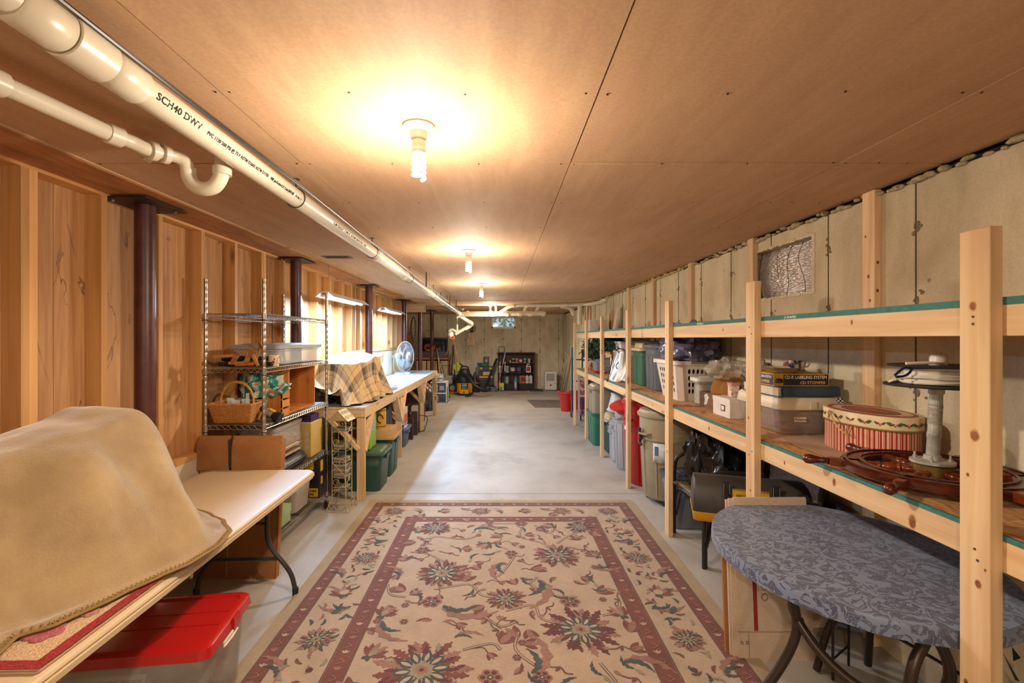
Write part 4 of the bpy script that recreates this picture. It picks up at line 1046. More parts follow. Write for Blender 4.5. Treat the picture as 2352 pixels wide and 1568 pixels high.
# patio chairs with a bag laid across
WICK = patchy('wicker', ['5c4c3c', '7d6a55', '94806a'], 40, rough=.6, stretch=(.3, 3, 1), bump=.5)
def patio_chair(label, loc):
    t = T('patio_chair', label, 'chair', loc)
    for (y, s_) in ((0, 1), (.6, 1)):
        a = MB().tube(arc([(0, y, .0), (.0, y, .35), (.005, y, .55), (.03, y, .64), (.12, y, .675), (.3, y, .67), (.42, y, .66)], 6), .016, 10).build('leg', DKMETAL, t, smooth=True)
        MB().tube(arc([(.47, y, 0), (.45, y, .3), (.42, y, .66), (.44, y, .84)], 6), .014, 8).build('leg', DKMETAL, t, smooth=True)
        MB().tube(arc([(.012, y + (.02 if y < .3 else -.02), .16), (.05, y + (.02 if y < .3 else -.02), .33), (.1, y + (.03 if y < .3 else -.03), .40), (.2, y + (.03 if y < .3 else -.03), .42)], 6), .008, 8).build('side_brace', DKMETAL, t, smooth=True)
    MB().tube(arc([(.0, .02, .2), (.0, .06, .36), (.0, .15, .415), (.0, .45, .415), (.0, .54, .36), (.0, .58, .2)], 6), .008, 8).build('front_brace', DKMETAL, t, smooth=True)
    MB().grid(lambda u, v: (.0 + .46 * u, .02 + .56 * v, .44 + .02 * sin(v * pi) * 0 - .02 * sin(u * pi) + .004 * sin(v * 120)), 10, 60).build('seat', WICK, t, smooth=True, solid=.02)
    MB().tube([(.0, .0, .43), (.0, .6, .43)], .012, 8).build('seat_rail', DKMETAL, t, smooth=True)
    MB().grid(lambda u, v: (.44 + .03 * u, .03 + .54 * v, .5 + .34 * u + .004 * sin(v * 100)), 6, 50).build('backrest', WICK, t, smooth=True, solid=.012)
    return t
pc = patio_chair('farther brown tube patio chair with woven seat, black bags on it', (1.385, 3.34, 0))
bpy.data.objects[pc.name].location = (1.47, 3.36, 0)
pc2 = dup(pc, (1.455, 2.74, 0), label='nearer brown tube patio chair, half hidden by the oval table')
BAGM = patchy('waxed_grey', ['2c2825', '3d3733', '4c443f'], 4, rough=.5, bump=.15)
YEL = M('c8951c', .5)
t = T('tool_bag', 'large grey tool bag with yellow base lying across the chairs', 'bag', (1.62, 3.07, .462), radians(-19))
MB().rr([(0, .33, .13, .02), (.05, .34, .135, .02), (.2, .335, .12, .02), (.25, .33, .07, .02), (.27, .33, .02, .01)]).build('body', BAGM, t, smooth=True)
MB().rr([(-.004, .33, .13, .02), (.0, .335, .134, .02), (.055, .344, .139, .02), (.056, .34, .135, .02)]).build('yellow_base', YEL, t, smooth=True)
for xx in (-.14, .14):
    MB().grid(lambda u, v: (xx - .022 + .044 * u, -.142 - .004 * sin(v * pi), .0 + .27 * v), 3, 8).build('webbing_strap', M('1d1b1a', .8), t, solid=.004)
    MB().tube([(xx - .017, -.148, .0), (xx - .017, -.148, .26)], .001, 4).tube([(xx + .017, -.148, .0), (xx + .017, -.148, .26)], .001, 4).build('stitching', M('b9a890', .8), t)
MB().tube(arc([(-.14, -.155, .2), (-.08, -.18, .09), (0, -.185, .06), (.08, -.18, .09), (.14, -.155, .2)], 6), .011, 7).build('carry_handle', M('1d1b1a', .8), t, smooth=True)
MB().tube([(.29 + .02 * cos(k * pi / 6), -.162, .13 + .022 * sin(k * pi / 6)) for k in range(7, 13)] + [(.31, -.162, .13)], .003, 6).build('d_ring', M('b0aca4', .3, .9), t, smooth=True)
sx = MB().box(-.11, .10, -.172, -.160, .05, .235).build('charcoal_packet', M('a07d3a', .25, 0, .3, sc=20), t, bevel=.004)
MB().box(-.105, .095, -.1745, -.1715, .165, .225).build('yellow_header', M('d9ab22', .4), t)
text('GRILLING WOOD', .026, M('2a2014', .6), t, WM[t.name] @ Vector((-.09, -.176, .186)), WM[t.name].to_3x3() @ Vector((1, 0, 0)), (0, 0, 1), fit=.16, bold=.0006)
TRASH = M('141414', .14, 0, .1, bump=.3, bsc=14)
solo('trash_bag', crumple((1.74, 3.63, .462), .2, (.78, .95, 1.5), 44, .5, 2.6, 4), TRASH, 'glossy black full garbage bag on the chair beneath the shelf', 'garbage bag', smooth=True)
solo('trash_bag', crumple((1.60, 3.80, .462), .12, (.75, .8, 2.1), 36, .5, 2.6, 14), M('26221f', .25, 0, .1, bump=.3, bsc=14), 'narrow knotted black bag left of the full garbage bag', 'garbage bag', smooth=True)
def striped():
    m, t_, b = nt('ticking'); tc = N(t_, 'ShaderNodeTexCoord'); wv = N(t_, 'ShaderNodeTexWave', i_Scale=9.0, i_Distortion=1.2); L(t_, tc.outputs['Object'], wv.inputs['Vector'])
    r = N(t_, 'ShaderNodeValToRGB'); r.color_ramp.elements[0].color = hexc('242526'); r.color_ramp.elements[1].color = hexc('5c5e60'); r.color_ramp.elements[0].position = .4
    L(t_, wv.outputs[0], r.inputs[0]); L(t_, r.outputs[0], b.inputs['Base Color']); b.inputs['Roughness'].default_value = .5; return m
solo('seat_cushion', MB().grid(lambda u, v: (1.945 + .02 * u + .01 * sin(v * 9), 2.62 + .80 * v, .3 + .6 * u + .03 * sin(v * 14)), 10, 40), striped(), 'dark striped cushion standing against the wall behind the bag', 'cushion', smooth=True, solid=.03)
bpy.data.objects['seat_cushion'].location.z = .02

# bins on the floor, near to far
SLATE = M('6a7079', .45, 0, .05); SLATED = M('3c4047', .5)
tote('storage_tote', 'blue-grey tote with charcoal lid on floor behind the patio chair', 1.47, 1.96, 4.0, 4.33, 0, .47, SLATE, SLATED, lidh=.045, ribs=2)
def trash_can(label, c, rb, rt, h, m, lid_m=None, lid=True, grp=None, wheels=False, lidtilt=None, name='trash_can'):
    t = T(name, label, 'trash can', (c[0], c[1], 0), group=grp)
    b0 = .05 if wheels else 0
    pr = [(rb - .01, b0), (rb, b0 + .01), (rb + (rt - rb) * .72, h * .72), (rt + .006, h * .725), (rt + .006, h * .80), (rt - .002, h * .805), (rt, h - .02), (rt + .018, h - .02), (rt + .018, h)]
    if not lid: pr += [(rt - .01, h), (rt - .012, h - .05), (rb - .01, .05), (.01, .05)]
    MB().lathe(pr, seg=40).build('body', m, t, smooth=True)
    for k in range(10):
        a = 2 * pi * k / 10 + .2; r0, r1 = rb, rb + (rt - rb) * .7
        MB().tube([(r0 * cos(a), r0 * sin(a), b0 + .03), (r1 * cos(a), r1 * sin(a), h * .70)], .010, 6).build('side_rib', m, t, smooth=True)
    for sg in (-1, 1):
        a = radians(205) if sg < 0 else radians(25); d = Vector((cos(a), sin(a), 0)); p = Vector((-sin(a), cos(a), 0)); hh = h * .80
        MB().tube([d * (rt) + p * .06 + Vector((0, 0, hh)), d * (rt + .045) + p * .05 + Vector((0, 0, hh - .005)), d * (rt + .045) - p * .05 + Vector((0, 0, hh - .005)), d * (rt) - p * .06 + Vector((0, 0, hh))], .012, 8).build('handle', m, t, smooth=True)
    if lid:
        lm = lid_m or m
        l = MB().lathe([(rt + .022, h - .012), (rt + .024, h + .012), (rt + .006, h + .02), (rt - .005, h + .045), (rt - .03, h + .052), (.01, h + .07)], seg=40).build('lid', lm, t, smooth=True)
        MB().tube([(-.07, 0, h + .062), (-.06, 0, h + .085), (.06, 0, h + .085), (.07, 0, h + .062)], .011, 8).build('lid_grip', lm, l, smooth=True)
    if wheels:
        for k in range(4):
            a = pi / 4 + k * pi / 2 + .3; c_ = (rb * .85 * cos(a), rb * .85 * sin(a))
            w_ = MB().lathe([(.03, -.012), (.036, -.008), (.036, .008), (.03, .012)], (c_[0], c_[1], .036), 18, axis='x').build('caster', BLACK, t, smooth=True)
            MB().box(c_[0] - .018, c_[0] + .018, c_[1] - .006, c_[1] + .006, .036, .058).build('caster_fork', DKMETAL, w_)
    return t
KH = M('9a8f76', .45, 0, .06)
tc_ = trash_can('large khaki wheeled trash can with lid and black clamps', (1.69, 4.76), .225, .265, .88, KH, wheels=True)
st_ = MB()
for a0, a1 in ((205, 240),):
    st_.grid(lambda u, v: ((.262) * cos(radians(222 + 26 * u)), (.262) * sin(radians(222 + 26 * u)), .43 + .19 * v), 8, 2)
st_.build('paper_label', M('cfd3d6', .6, var=.25, sc=20), tc_, smooth=True, solid=.002)
st_ = MB().grid(lambda u, v: ((.2655) * cos(radians(226 + 8 * u)), (.2655) * sin(radians(226 + 8 * u)), .50 + .09 * v), 3, 1).build('printed_patch', M('4a6a86', .6), tc_)
cl = MB()
for k in (0, 1):
    o_ = k * .035
    cl.tube([(-.262 - .03, -.03 - o_, .75), (-.262 - .035, -.035 - o_, .70), (-.262 - .02, -.05 - o_, .65), (-.262 - .03, -.03 - o_, .61), (-.262 - .025, -.06 - o_, .58)], .014, 6)
cl.build('handle_clamp', BLACK, tc_, smooth=True)
MB().box(-.305, -.28, -.07, -.045, .6, .72).build('red_clamp_pad', M('a82a22', .5), tc_)
REDP = M('b0201c', .4, 0, .05)
ac = trash_can('tall red wheeled trash can with white lettering behind the khaki one', (1.70, 5.38), .24, .275, .92, REDP, lid=True)
def wrapc(x, y, z, a0=206, rr_=.291, zc=.72):
    a = radians(a0) + x / rr_
    return Vector((1.70 + (rr_ + z) * cos(a), 5.38 + (rr_ + z) * sin(a), zc + y))
text('ACE', .075, M('e8e4de', .5), ac, (0, 0, 0), (1, 0, 0), (0, 0, 1), fn=lambda x, y, z: wrapc(x, y, z, 180, .276, .60), bold=.003)
t = T('loose_lid', 'round red lid tilted on its edge left of the red can', 'lid', (1.53, 5.60, .76), rot=(radians(8), radians(-14), 0))
MB().lathe([(.10, .0), (.13, .02), (.15, .07), (.20, .09), (.205, .11), (.19, .115), (.01, .125)], seg=36).build('lid', REDP, t, smooth=True)
GC = M('9a9ca0', .45, 0, .04)
trash_can('slim pale grey trash can with side handles left of the red one', (1.62, 5.92), .15, .17, .82, GC, lid=False)
t = tote('storage_bin', 'clear open bin stuffed with crumpled plastic at post three', 1.475, 1.80, 6.03 + .16, 6.5, 0, .44, M('c2c6cc', .15, 0, .05, alpha=.5), None, ribs=0, r=.04)
solo('plastic_bag', crumple((1.62, 6.35, .40), .12, (1.1, .9, .8), 28, .5, 3, 31), M('b8bcc6', .12, 0, .2, alpha=.75), 'crumpled clear plastic heaped on top of the clear bin', 'plastic bag', smooth=True)
DKGRN = M('28443f', .45, 0, .05)
tote('storage_tote', 'dark green tote with tan domed lid, behind the clear bin', 1.50, 1.95, 6.62, 7.0, 0, .56, DKGRN, M('b7ab8c', .5), lidh=.09)
t = T('bucket', 'frosted bucket standing upside down and tilted on tan lid', 'bucket', (1.66, 6.72, .585), rot=(0, radians(10), 0))
MB().lathe([(.135, 0), (.14, .01), (.135, .02), (.125, .03), (.11, .24), (.122, .245), (.122, .262), (.108, .268), (.01, .268)], seg=30).build('body', M('c4c4c2', .35, 0, .05, alpha=.92), t, smooth=True)
MB().tube([(.128 * cos(k * pi / 10), .128 * sin(k * pi / 10), .06 - .05 * sin(k * pi / 10)) for k in range(11)], .003, 5).build('bail', M('8a8a88', .3, .8), t)
SEAG = M('2f6a55', .42, 0, .05); TAUPE = M('8b8472', .45, 0, .04)
tote('storage_tote', 'green open tote under the big taupe tote, by fifth post', 1.385, 1.83, 7.12, 7.64, 0, .50, SEAG, None, open_=True, taper=.84)
tote('storage_tote', 'big taupe tote with lid stacked in the green tote', 1.40, 1.90, 7.15, 7.62, .46, .93, TAUPE, M('998f76', .45), lidh=.05, taper=.93)
# blue hand cart, red tubs, flower-print board at the far end
BLU = M('3c4c7c', .35, .3, .05)
t = T('hand_cart', 'blue tubular cart with swivel casters at the shelf end', 'cart', (1.70, 9.55, 0))
for (x, y, z1) in ((-.05, -.1, 1.42), (-.20, .25, 1.46), (.25, -.1, 1.42), (.25, .25, 1.46)):
    MB().tube([(x, y, .12), (x, y, z1)], .017, 8).build('upright', BLU, t, smooth=True)
for z in (.33, .75, 1.2):
    MB().tube([(-.05, -.1, z), (.25, -.1, z)], .013, 6).tube([(-.20, .25, z), (.25, .25, z)], .013, 6).build('rung', BLU, t, smooth=True)
for (x, y) in ((-.08, -.12), (-.2, .27), (.25, -.1), (.25, .25)):
    w_ = MB().lathe([(.05, -.018), (.062, -.012), (.062, .012), (.05, .018)], (x - .02, y - .02, .062), 20, axis='x').build('caster', M('4a4a4a', .6), t, smooth=True)
    MB().box(x - .045, x + .01, y - .03, y + .02, .09, .13).build('caster_fork', M('9a9a98', .3, .8), w_, bevel=.003)
tote('storage_tub', 'red open tub beneath the flower-print board at shelf end', 1.50, 1.98, 9.9, 10.3, .13, .50, M('9c2026', .4), None, ribs=0, cat='tub')
t2 = T('storage_tub', 'bright red flared tub nested on the aisle side of the cart', 'tub', (1.48, 10.6, .30)); MB().lathe([(.11, 0), (.16, .2), (.2, .21), (.2, .23), (.15, .23), (.1, .02), (.01, .02)], seg=28).build('tub', M('c03028', .4), t2, smooth=True)
t2.location.z = 0; t2.scale = (1, 1, 1.9)
t = T('flower_board', 'tall board printed with red and white flowers beneath the shelf end', 'board', (1.74, 9.30, .0))
MB().box(-.16, .24, 0, .03, .52, .97).build('printed_face', patchy('flower_print', ['2a1c20', '6a3a3c', 'a8685c', 'd8c2b4', '5a2a30'], 7, detail=3, dist=1.5), t)
MB().box(-.2, -.16, -.003, .033, .0, 1.0).box(-.16, .24, -.002, .032, .48, .52).box(.2, .24, 0, .03, 0, .5).build('edge_frame', M('b09a9c', .6), t)
# white moulding strips leaning in the back corner
for k, (x0, x1, lb) in enumerate(((1.90, 1.955, 'leftmost white moulding strip leaning in the far right corner'), (1.915, 1.965, 'middle white moulding strip leaning in the far right corner'), (1.93, 1.975, 'rightmost white moulding strip leaning in the far right corner'))):
    t = T('moulding_strip', lb, 'strip', (x0, 15.15 - .32 * k, 0))
    MB().bar((0, 0, .02), (x1 - x0, -1.15, 1.22 - .05 * k), .02, .085, (0, 1, 0)).build('strip', M('cfc9b4', .5), t)
    if k == 0:
        for f in (.25, .5, .75): MB().bar(Vector((-.012, 0, .02)).lerp(Vector((x1 - x0 - .012, -1.15, 1.22)), f), Vector((-.012, 0, .02)).lerp(Vector((x1 - x0 - .012, -1.15, 1.22)), f + .1), .006, .05, (0, 1, 0)).build('dark_slot', BLACK, t)
# mats and rug on the floor
t = T('floor_mat', 'worn dark grey mat on the concrete near the far shelf posts', 'mat', (1.15, 11.85, 0))
MB().hexa([(-.33, -.75, 0), (.62, -.75, 0), (.5, .65, 0), (-.45, .65, 0), (-.33, -.75, .006), (.62, -.75, .006), (.5, .65, .006), (-.45, .65, .006)]).build('mat', patchy('mat_grey', ['4d4b48', '5f5c58', '6c6863'], 5, bump=.2), t)
# ---------------- patterned rug ----------------
RX0, RX1, RY0, RY1 = -1.318, 1.327, 1.05, 4.73
rug = T('patterned_rug', 'large beige oriental rug with brown-red bands and floral vines', 'rug', (0, (RY0 + RY1) / 2, 0))
def rugm(name, h, v=.12):
    m, t, b = nt(name); b.inputs['Roughness'].default_value = .95; b.inputs['Sheen Weight'].default_value = .15
    tc = N(t, 'ShaderNodeTexCoord'); c = hexc(h)
    mp = N(t, 'ShaderNodeMapping'); mp.inputs['Scale'].default_value = (30, 150, 1); L(t, tc.outputs['Object'], mp.inputs[0])
    n = N(t, 'ShaderNodeTexNoise', i_Scale=1.0, i_Detail=3.0); L(t, mp.outputs[0], n.inputs['Vector'])
    n2 = N(t, 'ShaderNodeTexNoise', i_Scale=5.0, i_Detail=4.0); L(t, tc.outputs['Object'], n2.inputs['Vector'])
    n3 = N(t, 'ShaderNodeTexNoise', i_Scale=170.0, i_Detail=2.0); L(t, tc.outputs['Object'], n3.inputs['Vector'])
    a = N(t, 'ShaderNodeMath', operation='ADD'); L(t, n.outputs[0], a.inputs[0]); L(t, n2.outputs[0], a.inputs[1])
    a2 = N(t, 'ShaderNodeMath', operation='ADD'); L(t, a.outputs[0], a2.inputs[0]); L(t, n3.outputs[0], a2.inputs[1])
    r = N(t, 'ShaderNodeMapRange', i_1=1.1, i_2=1.9, i_3=1 - v * 1.6, i_4=1 + v * 1.6); L(t, a2.outputs[0], r.inputs[0])
    mx = N(t, 'ShaderNodeVectorMath', operation='SCALE'); mx.inputs[0].default_value = c[:3]; L(t, r.outputs[0], mx.inputs['Scale']); L(t, mx.outputs[0], b.inputs['Base Color'])
    bp = N(t, 'ShaderNodeBump', i_Strength=.35, i_Distance=.006); L(t, a2.outputs[0], bp.inputs['Height']); L(t, bp.outputs[0], b.inputs['Normal'])
    return m
RC = {'cream': rugm('rug_cream', 'a58f76'), 'edge': rugm('rug_edge', '9a8565'), 'red': rugm('rug_red', '6a3b2c', .2), 'dred': rugm('rug_maroon', '572c26', .2), 'rose': rugm('rug_rose', '87604f', .2), 'green': rugm('rug_green', '3c4440', .25), 'sage': rugm('rug_sage', '837a60', .2), 'line': rugm('rug_line', '5a4238', .2)}
ZR = .012
def strip_ring(d0, d1, z, m, nm):
    a = (RX0 + d0, RX1 - d0, RY0 + d0, RY1 - d0); b_ = (RX0 + d1, RX1 - d1, RY0 + d1, RY1 - d1)
    v = [(a[0], a[2], z), (a[1], a[2], z), (a[1], a[3], z), (a[0], a[3], z), (b_[0], b_[2], z), (b_[1], b_[2], z), (b_[1], b_[3], z), (b_[0], b_[3], z)]
    return MB().add(v, [(0, 1, 5, 4), (1, 2, 6, 5), (2, 3, 7, 6), (3, 0, 4, 7)]).build(nm, m, rug, world=True)
MB().box(RX0, RX1, RY0, RY1, .0005, ZR).build('pile', RC['cream'], rug, world=True, bevel=.003)
strip_ring(.004, .088, ZR + .0003, RC['edge'], 'plain_edge')
b1 = strip_ring(.088, .172, ZR + .0004, RC['red'], 'outer_band'); b2 = strip_ring(.46, .56, ZR + .0004, RC['red'], 'inner_band')
for d in (.086, .174, .455, .563): strip_ring(d - .004, d + .004, ZR + .0005, RC['line'], 'band_line')
PAT = {k: MB() for k in RC}
LZ = {'edge': 0, 'cream': 5, 'red': 1, 'rose': 2, 'dred': 3, 'green': 4, 'sage': 2.5, 'line': 1.5}
LV = [0]
def pz(k, e=0):
    LV[0] += 1
    return ZR + .0008 + .00018 * (LZ[k] + e) + LV[0] * 2.5e-7
def pp(k, pts, e=0):
    z = pz(k, e)
    pts = [p for p in pts if RY0 + .02 < p[1] < RY1 - .02 and RX0 < p[0] < RX1]
    if len(pts) > 2: PAT[k].poly([(p[0], p[1], z) for p in pts])
def leaf(x, y, a, l, w_, k, jag=0, e=0, curve=0):
    L1 = []; L2 = []; n = 9 if jag else 7
    for i in range(n + 1):
        t_ = i / n; w1 = w_ * sin(pi * min(1, t_ * .92 + .04)) ** .8 * (1 + (jag if i % 2 else -jag)); b_ = a + curve * t_
        cx, cy = x + l * t_ * cos(b_), y + l * t_ * sin(b_)
        L1.append((cx - w1 * sin(b_), cy + w1 * cos(b_))); L2.append((cx + w1 * sin(b_), cy - w1 * cos(b_)))
    z = pz(k, e); mb = PAT[k]; n0 = len(mb.v)
    mb.v += [(p[0], p[1], z) for p in L1 + L2]
    for i in range(n): mb.f.append((n0 + i, n0 + i + 1, n0 + n + 1 + i + 1, n0 + n + 1 + i))
def line(pts, w_, k, e=0, n=5):
    P = arc([(p[0], p[1], 0) for p in pts], n) if len(pts) > 2 else [Vector((p[0], p[1], 0)) for p in pts]
    z = pz(k, e); mb = PAT[k]; n0 = len(mb.v)
    for i, p in enumerate(P):
        d = (P[min(i + 1, len(P) - 1)] - P[max(i - 1, 0)]).normalized(); s_ = Vector((-d.y, d.x, 0)) * w_ / 2
        mb.v += [(p.x + s_.x, p.y + s_.y, z), (p.x - s_.x, p.y - s_.y, z)]
    for i in range(len(P) - 1): mb.f.append((n0 + 2 * i, n0 + 2 * i + 1, n0 + 2 * i + 3, n0 + 2 * i + 2))
def disc(x, y, r, k, e=0, n=14, j=0, sy=1):
    pp(k, [(x + r * (1 + (j if i % 2 else -j)) * cos(2 * pi * i / n), y + sy * r * (1 + (j if i % 2 else -j)) * sin(2 * pi * i / n)) for i in range(n)], e)
def bigflower(x, y, r, a0=0, outer='red', core='green'):
    rn = random.Random(int(x * 977 + y * 131)); nn = 17
    for i in range(nn):
        a = a0 + 2 * pi * i / nn + rn.uniform(-.08, .08); q = rn.uniform(.75, 1.2); leaf(x + r * .4 * cos(a), y + r * .4 * sin(a), a + rn.uniform(-.25, .25), r * .58 * q, r * .10, outer if i % 3 else 'rose', .35)
        if i % 2: leaf(x + r * .6 * cos(a), y + r * .6 * sin(a), a + .5, r * .3, r * .05, 'sage' if i % 4 == 1 else 'dred', .3)
    for i in range(12): 
        a = a0 + .26 + 2 * pi * i / 12; leaf(x + r * .4 * cos(a), y + r * .4 * sin(a), a, r * .35, r * .05, 'dred', .2)
    for i in range(10):
        a = a0 + 2 * pi * i / 10; leaf(x + r * .2 * cos(a), y + r * .2 * sin(a), a, r * .36, r * .11, core, 0)
        leaf(x + r * .25 * cos(a), y + r * .25 * sin(a), a, r * .26, r * .045, 'cream', 0)
    disc(x, y, r * .24, 'sage', 3, 12, .12); disc(x, y, r * .13, 'rose', 4, 10, .1); disc(x, y, r * .05, 'dred', 5, 8)
def rosette(x, y, r):
    for i in range(6):
        a = i * pi / 3; disc(x + r * .62 * cos(a), y + r * .62 * sin(a), r * .42, 'rose', .1 * i, 8)
        disc(x + r * .60 * cos(a), y + r * .60 * sin(a), r * .24, 'dred', .1 * i, 8)
    disc(x, y, r * .3, 'green', 0, 8); disc(x, y, r * .14, 'cream', 1, 6)
def palm(x, y, a, s_, c1='red', c2='green'):
    for q in (-1, -.6, -.25, .25, .6, 1): leaf(x, y, a + q, s_ * (1 - .25 * abs(q)), s_ * .13, c1 if abs(q) > .3 else 'rose', .25)
    leaf(x, y, a, s_ * .55, s_ * .14, 'sage', 0, 1); leaf(x, y, a + pi + .6, s_ * .3, s_ * .1, c2, .2); leaf(x, y, a + pi - .6, s_ * .3, s_ * .1, c2, .2)
def tulip(x, y, a, s_):
    for q in (-.5, 0, .5): leaf(x, y, a + q, s_, s_ * .2, 'red' if q else 'rose', 0, .1 * q)
def scroll(x, y, a, s_, fl=1):
    leaf(x, y, a, s_, s_ * .10, 'rose', .35, 0, fl * 1.1); leaf(x, y, a + .15 * fl, s_ * .6, s_ * .07, 'green', .3, 1, fl * 1.1)
fl_ = [(-.41, 3.25, .21), (.45, 2.62, .23), (-.39, 2.30, .26), (-.56, 4.03, .16), (.425, 3.52, .2), (.68, 4.05, .14), (.03, 2.93, .14), (.75, 1.9, .18), (-.9 + .35, 1.75, .2), (.1, 1.7, .22)]
for i, (x, y, r) in enumerate(fl_): bigflower(x, y, r * .95, i * .4, 'red' if i % 2 == 0 else 'dred', 'green')
for (x, y, r) in ((-.43, 2.90, .065), (.43, 2.90, .065), (-.60, 3.6, .06), (.18, 4.12, .06), (.08, 3.55, .05), (.69, 3.55, .05), (-.05, 2.25, .06), (.2, 2.25, .05), (-.1, 4.15, .04)): rosette(x, y, r)
for (pts) in ([(-.41, 3.05), (-.2, 3.1), (-.12, 2.97), (.0, 2.95)], [(.03, 2.8), (.2, 2.86), (.24, 2.72), (.4, 2.66)], [(-.62, 3.8), (-.52, 3.85), (-.3, 3.8), (-.18, 3.9), (-.15, 4.1), (.15, 4.12)], [(.2, 4.1), (.16, 3.85), (.3, 3.75), (.4, 3.65)], [(.1, 3.5), (.05, 3.35), (-.02, 3.2)], [(.1, 2.6), (.08, 2.45), (.2, 2.3)], [(-.1, 2.75), (.0, 2.65), (.1, 2.7)], [(.43, 2.95), (.3, 2.98), (.2, 3.1), (.25, 3.2)], [(-.6, 2.95), (-.7, 2.98), (-.75, 3.1)], [(.6, 2.75), (.7, 2.8), (.74, 2.9)], [(.5, 2.35), (.55, 2.2), (.5, 2.1)], [(-.2, 2.45), (-.05, 2.5), (.0, 2.45)], [(-.42, 3.42), (-.5, 3.5), (-.6, 3.6), (-.56, 3.85)], [(.45, 3.72), (.55, 3.85), (.66, 3.95)]):
    line(pts, .018, 'line'); line(pts, .008, 'cream', -3)
for i, (x, y, a) in enumerate(((-.62, 3.02, 2.6), (-.58, 2.98, .6), (.62, 3.0, .5), (.25, 3.0, 1.9), (-.25, 3.14, 1.2), (-.15, 3.3, 2.2), (.22, 3.3, .3), (.1, 3.1, 2.0), (.0, 2.5, 1.0), (.12, 2.5, 0), (.1, 2.55, 2.3), (-.66, 2.6, 2.2), (.72, 2.6, 1.1), (.15, 2.62, 5), (-.15, 2.72, .9), (-.1, 2.85, 3.7), (.3, 3.98, .4), (-.05, 4.2, 2.7), (-.32, 4.15, 1.2), (-.3, 3.62, .4), (.02, 3.85, 2.8), (.2, 3.88, .2), (.62, 3.78, 1.5), (.72, 3.3, 2.2), (-.72, 3.42, 1.5), (.55, 3.2, 5.6), (-.68, 3.75, 3.4), (.68, 2.45, .3), (.25, 2.1, 1.3), (-.15, 2.05, 2.0), (-.7, 2.15, 2.4), (.65, 2.1, .9), (-.72, 4.25, 2.0), (.45, 4.3, .8), (.78, 3.85, 1.4))): tulip(x, y, a, .085 if i % 2 else .11)
for i, (x, y, a, s_, f_) in enumerate(((-.35, 2.86, 5.0, .34, 1), (.25, 3.16, 5.6, .34, -1), (.02, 3.4, 3.5, .26, 1), (-.2, 4.0, 1.0, .25, -1), (.66, 3.35, 5.2, .22, 1), (-.68, 2.7, 4.4, .25, 1), (.15, 2.28, .4, .3, 1), (.6, 4.2, 5.4, .18, 1), (-.25, 2.55, 1.2, .16, -1), (.62, 2.35, .8, .25, -1), (-.7, 3.2, 1.2, .2, 1))): scroll(x, y, a, s_, f_)
for i, (x, y, a) in enumerate(((-.7, 2.75, 1.2), (.72, 3.5, 2.0), (-.7, 3.95, 1.5), (.45, 4.05, 2.6), (-.68, 2.4, 1.0), (.72, 2.75, 1.9), (-.1, 3.72, 4.0))): palm(x, y, a, .12)
rf_ = random.Random(12)
occ = [(x, y, r * 1.05) for x, y, r in fl_]
for k in range(520):
    x = rf_.uniform(-.72, .72); y = rf_.uniform(1.65, 4.12)
    if any((x - a) ** 2 + (y - b_) ** 2 < (c + .05) ** 2 for a, b_, c in occ): continue
    occ.append((x, y, .045)); a = rf_.uniform(0, 6.28); q = k % 5
    if q == 0: tulip(x, y, a, rf_.uniform(.045, .075)); line([(x, y), (x - .05 * cos(a), y - .05 * sin(a)), (x - .08 * cos(a + .5), y - .08 * sin(a + .5))], .006, 'line')
    elif q == 1: leaf(x, y, a, .09, .013, 'red', .3, 0, .8); leaf(x, y, a + .7, .06, .010, 'rose', .2)
    elif q == 2: rosette(x, y, .026)
    elif q == 3: leaf(x, y, a, .10, .012, 'green', .35, 0, -1.0); leaf(x, y, a + 2.4, .06, .012, 'sage', .2)
    else:
        P = [(x + .035 * i_ * cos(a) + .014 * sin(i_ * 2.2) * -sin(a), y + .035 * i_ * sin(a) + .014 * sin(i_ * 2.2) * cos(a)) for i_ in range(5)]
        line(P, .009, 'line'); leaf(P[2][0], P[2][1], a + 1.2, .04, .009, 'red', .2); leaf(P[4][0], P[4][1], a - .3, .045, .012, 'rose', .2)
for side in (RX0 + .315, RX1 - .315):
    yy = RY1 - .42
    while yy > RY0 + .3:
        for q in range(2):
            x = side + rf_.uniform(-.10, .10); a = rf_.uniform(0, 6.28)
            leaf(x, yy, a, .06, .010, rf_.choice(['rose', 'green', 'sage', 'red']), .3, 0, .8)
        yy -= .055
# wide border: flowers, palmettes and scrolls in turn on each side
nby = 15
for side in (RX0 + .315, RX1 - .315):
    for k in range(nby):
        y = RY1 - .315 - k * .235; s_ = 1 if side < 0 else -1
        if y < RY0 + .2: break
        q = k % 4
        if q == 0: bigflower(side, y, .105, k, 'rose', 'green')
        elif q == 1: scroll(side - .09 * s_, y - .05, 1.2 if s_ > 0 else 1.9, .2, s_); disc(side + .06 * s_, y, .018, 'dred')
        elif q == 2: palm(side, y - .03, pi / 2 + .5 * s_, .125, 'red', 'green'); disc(side, y, .03, 'cream', 1, 10)
        else: scroll(side + .09 * s_, y + .08, 4.2 if s_ > 0 else 5.2, .2, -s_); leaf(side, y, 1.0, .09, .02, 'green', .3)
for k in range(9):
    x = RX0 + .56 + k * .19; y = RY1 - .315
    q = k % 4
    if q == 0: scroll(x, y - .06, 1.0, .16, 1)
    elif q == 1: palm(x, y, .2, .11)
    elif q == 2: scroll(x, y + .08, 5.0, .16, 1)
    else: bigflower(x, y, .1, k, 'rose', 'dred')
